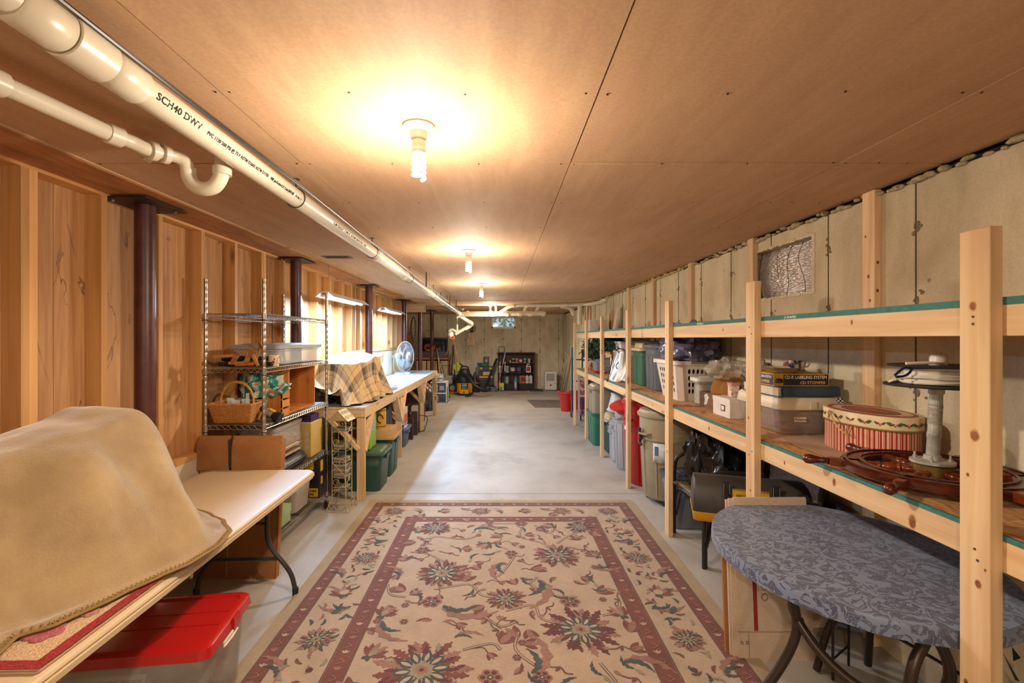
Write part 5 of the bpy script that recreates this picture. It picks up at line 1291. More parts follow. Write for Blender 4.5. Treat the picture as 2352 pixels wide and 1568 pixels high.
# small cream buds in the two red bands
for d in (.13, .51):
    n = 26 if d < .3 else 24
    for side in (RX0 + d, RX1 - d):
        for k in range(60):
            y = RY1 - d - k * .12
            if y < RY0 + d: break
            for q in (-.7, 0, .7): leaf(side, y, pi / 2 + q, .03, .006, 'cream' if k % 2 else 'rose', 0, -4)
            line([(side - .02, y + .04), (side + .015, y + .06), (side - .01, y + .085)], .006, 'rose')
    x = RX0 + d + .12
    while x < RX1 - d - .05:
        y = RY1 - d
        for q in (-.7, 0, .7): leaf(x, y - .012, pi / 2 + q, .03, .006, 'cream', 0, -4)
        line([(x + .04, y - .02), (x + .06, y + .015), (x + .085, y - .01)], .006, 'rose'); x += .12
for k, mb in PAT.items():
    if mb.f:
        o = mb.build('woven_motifs', RC[k], rug, world=True); o['kind'] = 'stuff'
# ---------------- pipes under the ceiling ----------------
dp = T('drain_pipe', 'long white drain pipe running the length of the ceiling', 'pipe', (-1.03, 5, 2.3))
A0, A1 = Vector((-1.03, .25, EYE + .724)), Vector((-1.00, 11.35, EYE + .600))
def along(y): return A0.lerp(A1, (y - A0.y) / (A1.y - A0.y))
PR = .0445
MB().tube([A0, A1], PR, 28).build('pipe_run', PVC, dp, world=True, smooth=True)
for y0, y1 in ((.86, .93), (.97, 1.09), (1.2, 1.32), (3.75, 3.87), (4.9, 5.0), (6.5, 6.6), (8.2, 8.3), (9.8, 9.9), (11.2, 11.4)):
    MB().tube([along(y0), along(y0 + .006), along(y1 - .006), along(y1)], [PR + .002, PR + .0075, PR + .0075, PR + .002], 28).build('coupling', PVC, dp, world=True, smooth=True)
MB().tube([along(1.09), along(1.2)], PR + .012, 28).build('coupling', PVC, dp, world=True, smooth=True)
for y in (.9, 2.33, 3.7, 5.2, 7.0, 8.8, 10.4):
    c = along(y)
    h = MB().tube([c + Vector(((PR + .004) * cos(k * pi / 10), 0, (PR + .004) * sin(k * pi / 10))) for k in range(20)], .0028, 5, closed=True).build('hanger_ring', M('4a4038', .4, .7), dp, world=True)
    MB().tube(arc([c + Vector((.005, 0, PR + .004)), c + Vector((.002, 0, PR + .03)), Vector((c.x + .004, y - .006, CEIL))], 4), .0045, 6).build('hanger_rod', M('5c544c', .4, .7), h, world=True)
    MB().box(c.x - .012, c.x + .02, y - .012, y + .012, CEIL - .004, CEIL).build('hanger_foot', M('5c544c', .4, .7), h, world=True)
for q, rr_ in ((0, .0055), (1, .0035)):
    MB().tube([along(y) + Vector((PR + .010 - q * .012, 0, PR * .72 + q * .016 + .004 * sin(y * 3.1 + q))) for y in [.2 + .25 * k for k in range(44)]], rr_, 6).build('black_cable', M('26221f', .4), dp, world=True, smooth=True)
INK = M('3c3a38', .7)
def pipe_text(s, size, y0, y1=None, ang=205, bold=.0006, col=INK):
    def fn(x, y, z):
        yy = y0 + x; c = along(yy); a = radians(ang) + y / (PR + .0008)
        # angle measured around the pipe: 0 = towards the aisle (+x), going down
        return c + Vector((cos(a) * (PR + .0008), 0, sin(a) * (PR + .0008)))
    text(s, size, col, dp, (0, 0, 0), (0, 1, 0), (0, 0, 1), fn=fn, fit=(y1 - y0) if y1 else None, bold=bold, name='printed_text')
pipe_text('SCH40 DWV', .030, 1.34, 1.54, -32)
pipe_text('PVC 1120 260 PSI @ 73 F ASTM D2665 ASTM D1785', .017, 1.57, 1.98, -30)
pipe_text('NSF pw-G-dwv-U.P. Code JM90 ME', .017, 2.0, 2.22, -30, .0009)
pipe_text('2014 Mar 22 11', .015, 2.24, 2.31, -30)
pipe_text('S-JM EAGLE  3 INCH  SCH40 DWV PVC 1120', .016, 2.75, 3.4, -30)
# side branch with trap
bp_ = T('branch_pipe', 'thinner white waste pipe with U-shaped trap at upper left', 'pipe', (-1.3, 1.8, 2.3))
Br = .0275
pts = [PY(-160, 105, 1.13), PY(0, 192, 1.30), PY(255, 308, 1.62), PY(300, 325, 1.68), PY(345, 345, 1.73), PY(398, 357, 1.80), PY(425, 372, 1.83), PY(432, 398, 1.845)]
MB().tube(pts[:3], Br, 22).build('pipe_run', PVC, bp_, world=True, smooth=True)
MB().tube(arc(pts[2:], 5), Br * .9, 22).build('elbow', PVC, bp_, world=True, smooth=True)
U0, UC = PY(432, 398, 1.845), None
ut = [PY(432, 385, 1.845), PY(434, 405, 1.85), PY(446, 425, 1.85), PY(468, 434, 1.85), PY(492, 428, 1.85), PY(506, 408, 1.85), PY(510, 385, 1.85), PY(510, 330, 1.85), Vector((PY(510, 330, 1.85).x, 1.85, CEIL))]
MB().tube(arc(ut, 6), Br, 24).build('trap', PVC, bp_, world=True, smooth=True)
for a, b_, r_ in ((pts[2].lerp(pts[3], -.2), pts[2].lerp(pts[3], .5), Br + .007), (pts[4], pts[4].lerp(pts[5], .25), Br + .008), (pts[4].lerp(pts[5], .5), pts[4].lerp(pts[5], .75), Br + .010), (ut[6], ut[6] + Vector((0, 0, -.03)), Br + .007), (pts[1].lerp(pts[2], -.08), pts[1].lerp(pts[2], .02), Br + .009)):
    MB().tube([a, b_], r_, 22).build('collar', PVC, bp_, world=True, smooth=True)
MB().tube([PY(300, 322, 1.78), PY(352, 362, 1.86)], .022, 16).tube([PY(335, 352, 1.84), PY(352, 362, 1.86)], .027, 16).build('cleanout_stub', PVC, bp_, world=True, smooth=True)
# far pipes
fp = T('cross_drain', 'white drain pipe crossing the far end of the ceiling', 'pipe', (0, 11.4, 2.25))
def FT(name, pts, r, par=fp, m=PVC, sm=1): return MB().tube(arc(pts, 5) if sm and len(pts) > 2 else pts, r, 14).build(name, m, par, world=True, smooth=True)
FT('pipe_run', [PY(1052, 724, 11.4), PY(1075, 721, 11.4), PY(1250, 719, 11.4)], .062)
for x in (1075, 1130, 1165, 1195, 1218, 1248): FT('collar', [PY(x - 4, 720, 11.4), PY(x + 3, 720, 11.4)], .072, sm=0)
FT('end_plug', [PY(1250, 719, 11.4), PY(1254, 719, 11.4)], .04, sm=0)
for x, y in ((1210, 703), (1238, 702)): FT('branch', [PY(x - 8, 718, 11.4), PY(x, y, 11.4), PY(x + 4, y - 8, 11.3)], .045)
FT('riser', [PY(1139, 716, 11.4), PY(1139, 705, 11.3), PY(1137, 699, 11.2), PY(1137, 688, 11.2)], .028)
p2 = T('upper_drain', 'second white pipe sloping across to the right wall, above the first', 'pipe', (1, 10.5, 2.35))
FT('pipe_run', [PY(1150, 716, 11.3), PY(1182, 701, 10.9), PY(1250, 701, 10.5), PY(1335, 699, 10.2), PY(1368, 696, 9.6), PY(1386, 690, 9.0), PY(1394, 686, 8.8)], .042, p2)
for x, y, q in ((1183, 701, 10.9), (1262, 700, 10.45), (1300, 700, 10.3), (1362, 697, 9.75), (1384, 691, 9.05)): FT('collar', [PY(x - 3, y, q), PY(x + 3, y, q)], .052, p2, sm=0)
FT('vertical_drop', [PY(1332, 700, 10.2), PY(1332, 745, 10.2)], .05, p2, sm=0)
FT('side_branch', [PY(1290, 702, 10.6), PY(1310, 708, 10.8), PY(1318, 722, 10.9)], .05, p2)
for i, (x, m) in enumerate(((1344, 'a86a44'), (1350, 'a86a44'), (1357, '9a5e3c'))): FT('copper_riser', [PY(x, 702, 10.1), PY(x, 745, 10.1)], .012, p2, M(m, .35, .7), sm=0)
p3 = T('elbow_pipe', 'white pipe bending down from the main drain to a small trap', 'pipe', (-.9, 12.3, 2))
FT('pipe_run', [PY(1052, 722, 11.4), PY(1068, 733, 11.8), PY(1081, 741, 12.1)], .05, p3, sm=0)
FT('elbow', [PY(1076, 738, 12.0), PY(1083, 742, 12.1), PY(1080, 748, 12.2), PY(1068, 755, 12.2)], .052, p3)
FT('return_run', [PY(1080, 747, 12.2), PY(1046, 767, 12.2)], .042, p3, sm=0)
FT('trap', [PY(1048, 762, 12.2), PY(1040, 757, 12.2), PY(1033, 759, 12.2), PY(1032, 767, 12.2), PY(1038, 770, 12.2)], .035, p3)
MB().ball(PY(1035, 768, 12.15), .085, 18).build('trap_bowl', PVC, p3, world=True, smooth=True)
FT('vent_riser', [PY(1050, 725, 12.2), PY(1050, 762, 12.2)], .028, p3, sm=0)
FT('orange_clamp', [PY(1032, 776, 12.1), PY(1042, 778, 12.1), PY(1042, 772, 12.1)], .02, p3, M('c85a2c', .5))
YC = M('c9a83a', .5)
t = T('yellow_cable', 'yellow electrical cable strung across the far ceiling and right wall', 'cable', (0, 9, 2.42))
def cable(pts, r=.007, m=YC, par=t, nm='cable_run'): return MB().tube(arc(pts, 6), r, 6).build(nm, m, par, world=True, smooth=True)
cz = CEIL - .014
cable([(-2.0, 7.3, cz - .02), (-1.95, 7.9, cz - .015), (-1.80, 8.6, cz), (-1.9, 9.2, cz), (-1.4, 9.55, cz), (-.6, 9.7, cz), (.3, 9.72, cz), (1.1, 9.7, cz), (1.6, 9.6, cz), (1.98, 9.0, cz - .01), (2.0, 7.6, cz - .01), (1.995, 6.2, cz - .02), (2.0, 5.2, cz - .015)])
cable([(-1.9, 9.3, cz), (-1.75, 10.5, cz), (-1.5, 12.4, cz), (-1.4, 13.6, cz)], .005, M('b9a989', .6))
t = T('extension_cord', 'yellow extension cord hanging in loops down the back wall', 'cord', (-1, 14, 1.5))
cable([PY(1030, 772, 14.0), PY(1029, 800, 14.2), PY(1026, 812, 14.2), PY(1016, 818, 14.3)], .012, YC, t)
cable([PY(1041, 775, 14.0), PY(1046, 800, 14.1), PY(1053, 830, 14.0), PY(1056, 842, 13.9)], .012, YC, t)
cable([(-.95, 14.0, .012), (-.3, 14.1, .012), (.1, 14.35, .012), (.5, 14.3, .012), (.9, 14.5, .012)], .009, YC, t)
t = T('ceiling_vent', 'small dark open register in the ceiling near the second column', 'vent', (-1.57, 4.56, CEIL))
MB().box(-.16, .11, -.06, .06, -.005, .0).build('frame', M('5b4a30', .6), t); MB().box(-.13, .08, -.045, .045, -.0065, -.004).build('dark_opening', M('241c12', .9), t)
for k in range(3): MB().box(-.13, .08, -.03 + k * .03, -.026 + k * .03, -.009, -.006).build('slat', M('6a5436', .6), t)
for k, (px, py_, y) in enumerate(((979, 637, 5.6), (1012, 673, 8.0), (1033, 680, 8.6), (1048, 690, 9.6), (1061, 705, 11.6))):
    p = PY(px, py_, y); t = T('hanger_strap', ['perforated steel strap hanging beside the drain pipe, nearest one', 'perforated strap, second hanging beside the drain pipe', 'third thin strap hanging beside the drain pipe', 'fourth thin strap hanging above the drain pipe', 'farthest strap hanging near the cross drain'][k], 'strap', (p.x, y, CEIL), group='hanger straps along the drain pipe')
    MB().box(-.009, .009, -.001, .001, -.18, 0).build('strap', M('6a645c', .4, .7), t); q = MB()
    for j in range(8): q.lathe([(.004, -.0015), (.004, .0015)], (0, 0, -.02 - j * .02), 6, axis='y')
    q.v = [(v[0], v[1], v[2]) for v in q.v]; q.build('hole', EOFF, t)

# ---------------- folding table, mat, blanket ----------------
TT = .75
ft = T('folding_table', 'long beige plastic folding table with grey steel legs at left', 'table', (-1.603, 1.97, 0), radians(1.5))
PLAS = M('cbb595', .38, 0, .03, bump=.04, bsc=220)
MB().rr([(TT - .05, .36, 1.21, .05), (TT - .045, .368, 1.218, .055), (TT - .026, .370, 1.22, .055), (TT - .024, .366, 1.216, .055), (TT - .018, .366, 1.216, .055), (TT - .015, .370, 1.22, .055), (TT - .006, .368, 1.218, .055), (TT, .36, 1.21, .05)], seg=6).build('tabletop', PLAS, ft, smooth=True)
TUB = M('4a4542', .38, .5, .06)
for sy in (1, -1):
    yy = sy * 1.02
    for sx in (1, -1):
        l_ = MB().tube(arc([(sx * .13, yy, TT - .05), (sx * .135, yy, .55), (sx * .135, yy, .38), (sx * .17, yy, .29), (sx * .25, yy, .19), (sx * .29, yy, .12), (sx * .31, yy, .04)], 7), .0145, 12).build('leg', TUB, ft, smooth=True)
        MB().lathe([(.018, 0), (.019, .045), (.016, .05)], (sx * .3125, yy, 0), 14).build('rubber_foot', BLACK, l_, smooth=True)
    MB().tube([(-.215, yy, .235), (.215, yy, .235)], .0125, 10).build('cross_bar', TUB, ft, smooth=True)
    MB().tube([(-.135, yy, .46), (.135, yy, .46)], .009, 10).build('cross_bar', TUB, ft, smooth=True)
    MB().box(-.2, .2, yy - .03, yy + .03, TT - .058, TT - .048).build('leg_bracket', TUB, ft)
    MB().tube([(0, yy, .46), (0, yy - sy * .42, TT - .055)], .008, 8).build('folding_brace', TUB, ft)
t = T('hooked_rug', 'cream hooked mat with red border and pink flowers under the blanket', 'mat', (-1.548, 1.515, TT), radians(1.5))
WOOLR = M('a02c30', .95, 0, .25, sc=90, bump=1.0, bsc=160); WOOLC = M('d6b592', .95, 0, .12, sc=70, bump=1.0, bsc=160)
def slab(x0, x1, y0, y1, z, name, m):
    g = MB().grid(lambda u, v: (x0 + (x1 - x0) * u, y0 + (y1 - y0) * v, z + .0025 * noise.noise(Vector((u * (x1 - x0) * 130, v * (y1 - y0) * 130, 2)))), max(4, int((x1 - x0) * 110)), max(4, int((y1 - y0) * 110)))
    return g.build(name, m, t, smooth=True)
MB().box(-.33, .31, -.28, .285, 0, .012).build('backing', M('b59a78', .9), t, bevel=.004)
slab(-.30, .283, -.25, .258, .0135, 'cream_pile', WOOLC)
for a in ((.278, .312, -.28, .287), (-.33, -.296, -.28, .287), (-.296, .278, .253, .287), (-.296, .278, -.28, -.246)):
    slab(*a, .017, 'red_border', WOOLR)
for (x, y, s_, m) in ((.18, -.12, .05, 'b5656a'), (.21, .02, .03, '9a8274'), (.24, .18, .035, 'b5656a'), (.12, .10, .05, 'b5656a'), (.23, -.02, .025, 'c58a80')):
    fm = MB()
    for k in range(5):
        a = k * 2 * pi / 5; fm.lathe([(s_ * .5, .015), (s_ * .45, .0185), (.002, .0195)], (x + s_ * .55 * cos(a), y + s_ * .55 * sin(a), 0), 9)
    fm.build('flower_motif', M(m, .95, 0, .2, sc=90, bump=1.0, bsc=160), t, smooth=True)
# the blanket
def interp(tb, y):
    for (a, va), (b_, vb) in zip(tb[:-1], tb[1:]):
        if y <= b_: 
            q = max(0, min(1, (y - a) / (b_ - a))); q = q * q * (3 - 2 * q) * .5 + q * .5; return va + (vb - va) * q
    return tb[-1][1]
HEM = [(.80, -1.30), (1.05, -1.33), (1.28, -1.385), (1.36, -1.41), (1.42, -1.35), (1.58, -1.29), (1.70, -1.245), (1.80, -1.20), (1.95, -1.185), (2.10, -1.215), (2.22, -1.31), (2.30, -1.42), (2.40, -1.60), (2.48, -1.80), (2.52, -1.97)]
HGT = [(.8, .44), (1.2, .46), (1.6, .48), (1.9, .53), (2.08, .565), (2.16, .53), (2.25, .37), (2.34, .20), (2.44, .09), (2.52, .02)]
def sst(q): q = max(0, min(1, q)); return q * q * (3 - 2 * q)
def blk(u, v):
    Y = .80 + 1.72 * v; hx = interp(HEM, Y); H = interp(HGT, Y); bx = -1.99
    X = hx + (bx - hx) * u
    d = (hx - X)
    wv = .5 + .5 * sin(Y * 13 + 1.5 * sin(Y * 5)); near = max(0, 1 - d / .30)
    w_ = .44 - .03 * wv
    s_ = sst((d - .012) / w_)
    s_ = s_ ** .85
    edge = 1 - sst((u - .90) / .10)
    dome = 1 - .16 * (abs(X + 1.78) / .5) ** 2
    z = TT + .024 + H * s_ * dome * edge
    fold = .018 * noise.noise(Vector((X * 4, Y * 4, 1))) + .008 * noise.noise(Vector((X * 11, Y * 9, 5)))
    fold += .035 * sin(Y * 17 + X * 5 + 1.2 * sin(Y * 6)) * s_ * (1 - s_) * (1.6 if Y > 1.2 else 1)
    diag = X * .8 + Y; fold += .022 * max(0, sin(diag * 15)) ** 2 * sst((d) / .1) * (1 - s_) * 1.3
    big = .085 * sin((Y - .9) * 8 + 2.2 * (d / .4)) + .045 * sin((Y - .9) * 19 - 3 * d / .4 + 1)
    z += (fold + big * s_ * (1 - s_) * 3.2) * sst(d / .08) * (edge)
    if d < .05: z += .008 * sin(pi * d / .05)
    return (X, Y + .015 * noise.noise(Vector((X * 3, Y * 3, 9))), z)
FLE = nt('fleece_tan'); 
def fleece():
    m, t, b = FLE; b.inputs['Roughness'].default_value = .95; b.inputs['Sheen Weight'].default_value = .6; b.inputs['Sheen Roughness'].default_value = .5
    tc = N(t, 'ShaderNodeTexCoord'); n = N(t, 'ShaderNodeTexNoise', i_Scale=3.5, i_Detail=6.0, i_Roughness=.6); L(t, tc.outputs['Object'], n.inputs['Vector'])
    cr = N(t, 'ShaderNodeValToRGB'); cr.color_ramp.elements[0].position = .35; cr.color_ramp.elements[1].position = .65; cr.color_ramp.elements[0].color = hexc('8a7250'); cr.color_ramp.elements[1].color = hexc('a89068')
    L(t, n.outputs[0], cr.inputs[0]); L(t, cr.outputs[0], b.inputs['Base Color'])
    n2 = N(t, 'ShaderNodeTexNoise', i_Scale=120.0, i_Detail=4.0); L(t, tc.outputs['Object'], n2.inputs['Vector'])
    bp = N(t, 'ShaderNodeBump', i_Strength=.5, i_Distance=.006); L(t, n2.outputs[0], bp.inputs['Height']); L(t, bp.outputs[0], b.inputs['Normal'])
    return m
FM = fleece()
bt = T('fleece_blanket', 'tan fleece blanket heaped over boxes on the folding table', 'blanket', (-1.6, 1.7, TT + .02))
MB().grid(blk, 110, 190).build('fleece', FM, bt, world=True, smooth=True)
hm = MB(); Y = .85
pts = [Vector(blk(0, v / 260)) + Vector((.004, 0, .004)) for v in range(0, 250)]
hm.tube(pts, .0055, 6)
for i in range(0, 249, 2):
    p = pts[i]; q = pts[i + 1]; d = (q - p).normalized(); s_ = Vector((-d.y, d.x, 0))
    hm.tube([p - s_ * .0, p + s_ * .014 + Vector((0, 0, .010))], .0028, 4)
hm.build('hem_stitching', M('8c6f42', .9), bt, world=True, smooth=True)

# ---------------- clear bin with red lid under the table ----------------
rb_ = T('lidded_bin', 'large clear bin with bright red lid on the floor under table', 'storage bin', (-1.525, 2.06, 0), radians(7))
CLR = M('b8b2aa', .14, 0, .05, alpha=.36)
MB().rr([(0, .27, .17, .04), (.01, .28, .18, .04), (.34, .302, .202, .04), (.342, .312, .212, .04), (.36, .312, .212, .04), (.36, .298, .198, .04), (.01, .274, .174, .04)], cap=True).build('body', CLR, rb_, smooth=True)
RDL = M('ae1518', .22, 0, .03, coat=.4)
l_ = MB().rr([(.352, .322, .222, .045), (.35, .328, .228, .045), (.388, .322, .222, .045), (.396, .31, .21, .04), (.396, .29, .19, .035), (.388, .284, .184, .033), (.388, .02, .02, .01)], seg=6).build('lid', RDL, rb_, smooth=True)
MB().box(-.29, .31, .06, .062, .388, .3905).box(-.29, .31, -.04, -.038, .388, .3905).build('lid_ridge', RDL, l_)
MB().box(.318, .334, -.01, .06, .34, .392).build('lid_notch', RDL, l_, bevel=.004)
lt = MB().box(.325, .334, -.10, -.01, .318, .346).build('latch', M('d8d2c6', .35), rb_, bevel=.003)
MB().tube([(.338, -.115, .335), (.342, -.05, .335), (.338, .015, .335)], .004, 8).build('bail', M('e0dace', .35), lt)
# prints inside
sh_ = T('photo_sheet', 'sheet of three portrait prints showing through the clear bin', 'photographs', (-1.60, 1.885, .19), rot=(radians(66), 0, radians(7)))
MB().box(-.16, .14, -.07, .075, 0, .0015).build('paper', M('d9cdb8', .6), sh_)
MB().box(-.19, .11, -.05, .095, -.006, -.004).build('under_sheet', M('cbbca2', .6), sh_)
for k in range(3):
    cx = -.105 + k * .098
    MB().box(cx - .04, cx + .04, -.055, .058, .0016, .0022).build('print_background', M('8f8578', .6, var=.3), sh_)
    MB().lathe([(.024, .0024), (.024, .0027)], (cx, .012, 0), 18, sy=1.25).build('portrait_hair', M('2a2422', .6), sh_)
    MB().lathe([(.014, .003), (.014, .0033)], (cx, .008, 0), 16, sy=1.25).build('portrait_face', M('b39a84', .6), sh_)
    MB().prism([(cx - .036, -.055), (cx + .036, -.055), (cx + .024, -.024), (cx - .024, -.024)], lambda a, b_, t_: (a, b_, t_), .0023, .003).build('portrait_shoulders', M('3a3432', .6), sh_)
for k, (x, y, z, r_, m, lb) in enumerate(((-1.50, 2.05, .008, .2, 'a59c90', 'pale folded papers at the bottom of the clear bin'), (-1.66, 2.03, .02, .9, 'c9bda6', 'cream envelope tilted among papers in the clear bin'), (-1.42, 2.08, .03, -.5, '8c8378', 'grey booklet lying at right inside the clear bin'))):
    t = T('papers', lb, 'papers', (x, y, z), r_); MB().box(-.1, .1, -.07, .07, 0, .02 + .08 * (k != 1)).build('sheet_pile', M(m, .7, var=.2), t, bevel=.002)

# ---------------- cardboard box behind the table ----------------
t = T('open_carton', 'tall brown cardboard carton standing behind the folding table', 'cardboard box', (-1.83, 3.2, 0))
def leanf(x, z, y): return (x, y + .10 * z, z)
def cb(name, x0, x1, z0, z1, y0=0, th=.006, m=CARD): 
    return MB().hexa([leanf(x0, z0, y0), leanf(x1, z0, y0), leanf(x1, z0, y0 + th), leanf(x0, z0, y0 + th), leanf(x0, z1, y0), leanf(x1, z1, y0), leanf(x1, z1, y0 + th), leanf(x0, z1, y0 + th)]).build(name, m, t)
cb('front_panel', -.05, .29, 0, .72); cb('front_panel', -.28, -.055, .0, .72, .004)
for x0, x1 in ((-.30, -.075), (-.055, .29)):
    fl_ = MB().grid(lambda u, v: (x0 + (x1 - x0) * u, .072 + .012 * v - .03 * v ** 3 * 0 + (.02 * (v > .8) * (v - .8) * 5), .722 + .235 * v), 6, 8).build('top_flap', CARD, t, solid=.006)
MB().hexa([(.284, .0, 0), (.29, .0, 0), (.29, .045, 0), (.284, .045, 0), (.284, .095, .95), (.29, .095, .95), (.305, .12, .93), (.298, .12, .93)]).build('side_panel', CARD, t)
MB().tube([(-.052, -.002, .01), (-.052, .07, .71)], .0025, 5).build('edge_tear', M('c29a68', .9), t)
MB().grid(lambda u, v: (-.075 + .02 * u, .07, .74 + .2 * v), 1, 3).build('dark_gap', M('3a2a1c', .9), t, solid=.002)

# ---------------- chrome wire shelving ----------------
WX0, WX1, WY0_, WY1_ = -2.10, -1.685, 3.325, 4.52
ws = T('wire_shelving', 'chrome wire shelving unit against the stud wall', 'shelving', (-1.89, 3.92, 0))
for (x, y) in ((WX0, WY0_), (WX1, WY0_), (WX0, WY1_), (WX1, WY1_)):
    pr = [(.0125, .10)]
    z = .12
    while z < 2.06: pr += [(.0125, z), (.0118, z + .002), (.0125, z + .004)]; z += .0254 * 2
    pr += [(.0125, 2.065), (.012, 2.07), (.001, 2.071)]
    p = MB().lathe(pr, (x, y, 0), 14).build('post', CHROME, ws, world=True, smooth=True)
    for zz in (1.82, 1.43, 1.025, .565, .165):
        MB().lathe([(.0135, zz - .05), (.017, zz - .045), (.017, zz - .04), (.015, zz - .038), (.0165, zz), (.0135, zz + .002)], (x, y, 0), 14).build('collar', CHROME, p, world=True, smooth=True)
        MB().lathe([(.0178, zz - .048), (.0178, zz - .042)], (x, y, 0), 14).build('black_ring', BLACK, p, world=True)
    cst = MB().lathe([(.03, -.014), (.038, -.010), (.038, .010), (.03, .014)], (x, y, .038), 20, axis='x').build('caster', BLACK, ws, world=True, smooth=True)
    MB().box(x - .02, x + .02, y - .012, y + .012, .06, .078).box(x - .021, x - .017, y - .012, y + .012, .03, .078).box(x + .017, x + .021, y - .012, y + .012, .03, .078).lathe([(.006, .07), (.006, .11)], (x, y, 0), 8).build('caster_fork', CHROME, cst, world=True)
for zz in (1.82, 1.43, 1.025, .565, .165):
    fr = MB()
    for z_, r_ in ((zz, .0035), (zz - .028, .003)):
        fr.tube([(WX0, WY0_, z_), (WX1, WY0_, z_), (WX1, WY1_, z_), (WX0, WY1_, z_)], r_, 6, closed=True)
    f = fr.build('shelf_frame', CHROME, ws, world=True)
    zg = MB()
    def zig(a, b_, n):
        a = Vector(a); b_ = Vector(b_); P = []
        for k in range(n * 2 + 1): P.append(a.lerp(b_, k / (n * 2)) + Vector((0, 0, -.002 if k % 2 else -.026)))
        zg.tube(P, .0022, 5)
    zig((WX0, WY0_, zz), (WX1, WY0_, zz), 9); zig((WX0, WY1_, zz), (WX1, WY1_, zz), 9); zig((WX1, WY0_, zz), (WX1, WY1_, zz), 26); zig((WX0, WY0_, zz), (WX0, WY1_, zz), 26)
    zg.build('zigzag_wire', CHROME, f, world=True)
    dk = MB()
    for k in range(1, 47):
        y = WY0_ + (WY1_ - WY0_) * k / 47; dk.tube([(WX0, y, zz + .003), (WX1, y, zz + .003)], .0018, 4)
    for k in range(1, 4): x = WX0 + (WX1 - WX0) * k / 4; dk.tube([(x, WY0_, zz - .002), (x, WY1_, zz - .002)], .0028, 4)
    dk.build('deck_wires', CHROME, f, world=True)
    if zz in (1.025, .565): MB().box(WX0 + .01, WX1 - .01, WY0_ + .01, WY1_ - .01, zz + .005, zz + .007).build('shelf_liner', M('4e4740', .6), f, world=True)
# top wire shelf items (second shelf)
Z2, Z3, Z4, Z5 = 1.4355, 1.0325, .5725, .170
tote('lidded_bin', 'long clear bin with grey lid on the upper wire shelf', -2.085, -1.715, 3.60, 4.46, Z2, 1.605, M('c6cacd', .15, 0, .04, alpha=.5), M('8f9498', .4), ribs=0, lidh=.03, r=.04, taper=.93, lidribs=False, handle=False)
BM = M('1c1b1b', .4, 0, .1)
t = T('folded_tripods', 'two black folded tripods lying along the upper wire shelf', 'tripod', (-1.9, 3.50, Z2))
for k, (y, z) in enumerate(((.0, .02), (.04, .022), (-.035, .02), (.01, .055), (.04, .062))):
    MB().tube([(-.19, y, z), (-.05, y, z)], .016, 10).tube([(-.05, y, z), (.17, y, z)], .012, 10).tube([(.17, y, z), (.19, y, z)], .015, 10).build('leg', BM, t, smooth=True)
    MB().ball((.20, y, z), .015, 12).build('foot', BM, t, smooth=True)
EAS = wood('easel_wood', 'a3672e', 'c1843f', 'x', knots=False)
t = T('wooden_easel', 'folded honey-coloured wooden easel with slanted frames on the tripods', 'easel', (-1.9, 3.43, Z2))
for a, b_, w_, h in (((-.20, -.02, .075), (-.01, -.02, .088), .022, .014), ((-.08, -.03, .03), (.06, -.03, .033), .02, .014), ((-.03, -.035, .018), (.105, -.035, .026), .022, .014), ((.04, -.03, .035), (.09, -.03, .145), .02, .018), ((.06, -.045, .03), (.11, -.045, .15), .02, .018), ((.105, -.02, .02), (.148, -.02, .18), .018, .016), ((.10, -.04, .09), (.14, -.04, .01), .022, .014), ((.14, -.03, .18), (.165, -.03, .13), .02, .012), ((-.01, -.02, .11), (.10, -.02, .12), .02, .012), ((-.055, -.03, .03), (-.01, -.03, .10), .03, .02)):
    MB().bar(a, b_, w_, h, (0, 1, 0)).build('slat', EAS, t, bevel=.002)
t = T('flower_mug', 'cream mug with red flower beside the near right chrome post', 'mug', (-1.71, 3.52, Z2))
MB().lathe([(.034, 0), (.037, .003), (.037, .083), (.034, .083), (.034, .006), (.01, .005)], seg=24).build('body', M('d9cbb0', .3), t, smooth=True)
MB().tube(arc([(.036, 0, .07), (.058, 0, .068), (.06, 0, .035), (.036, 0, .02)], 5), .005, 8).build('handle', M('d9cbb0', .3), t, smooth=True)
MB().ball((.014, -.0345, .034), .012, 8, (1, .3, 1)).ball((.02, -.0325, .055), .007, 8, (1, .3, 1)).build('red_flower', M('b03326', .4), t)
# third shelf
bk = T('wicker_basket', 'wicker basket with tall handle holding glass jars on wire shelf', 'basket', (-1.945, 3.45, Z3))
WK = M('a8702f', .6, 0, .2, sc=60); WK2 = M('b98141', .6, 0, .2, sc=60)
hx0, hy0, hx1, hy1, bh = .125, .07, .155, .10, .135
def per(u, z):
    f = z / bh; hx = hx0 + (hx1 - hx0) * f; hy = hy0 + (hy1 - hy0) * f; P = 2 * (2 * hx + 2 * hy); d = (u % 1) * 4
    k = int(d); q = d - k
    c = [(-hx, -hy), (hx, -hy), (hx, hy), (-hx, hy)]; a, b_ = c[k % 4], c[(k + 1) % 4]
    return Vector((a[0] + (b_[0] - a[0]) * q, a[1] + (b_[1] - a[1]) * q, z))
MB().rr([(0, hx0 - .004, hy0 - .004, .01), (bh, hx1 - .004, hy1 - .004, .01), (bh, hx1 - .01, hy1 - .01, .01), (.006, hx0 - .01, hy0 - .01, .01)]).build('lining', M('7d5022', .8), bk)
NSU = 44
wk = MB()
for r_ in range(19):
    z = .004 + r_ * .007; P = []
    for k in range(NSU * 2):
        p = per(k / (NSU * 2), z); n_ = Vector((p.x / hx1, p.y / hy1, 0)); n_ = Vector((0, -1 if p.y < 0 else 1, 0)) if abs(n_.y) > abs(n_.x) else Vector((-1 if p.x < 0 else 1, 0, 0))
        P.append(p + n_ * (.003 if (k // 2 + r_) % 2 else -.001))
    wk.tube(P, .0036, 4, closed=True)
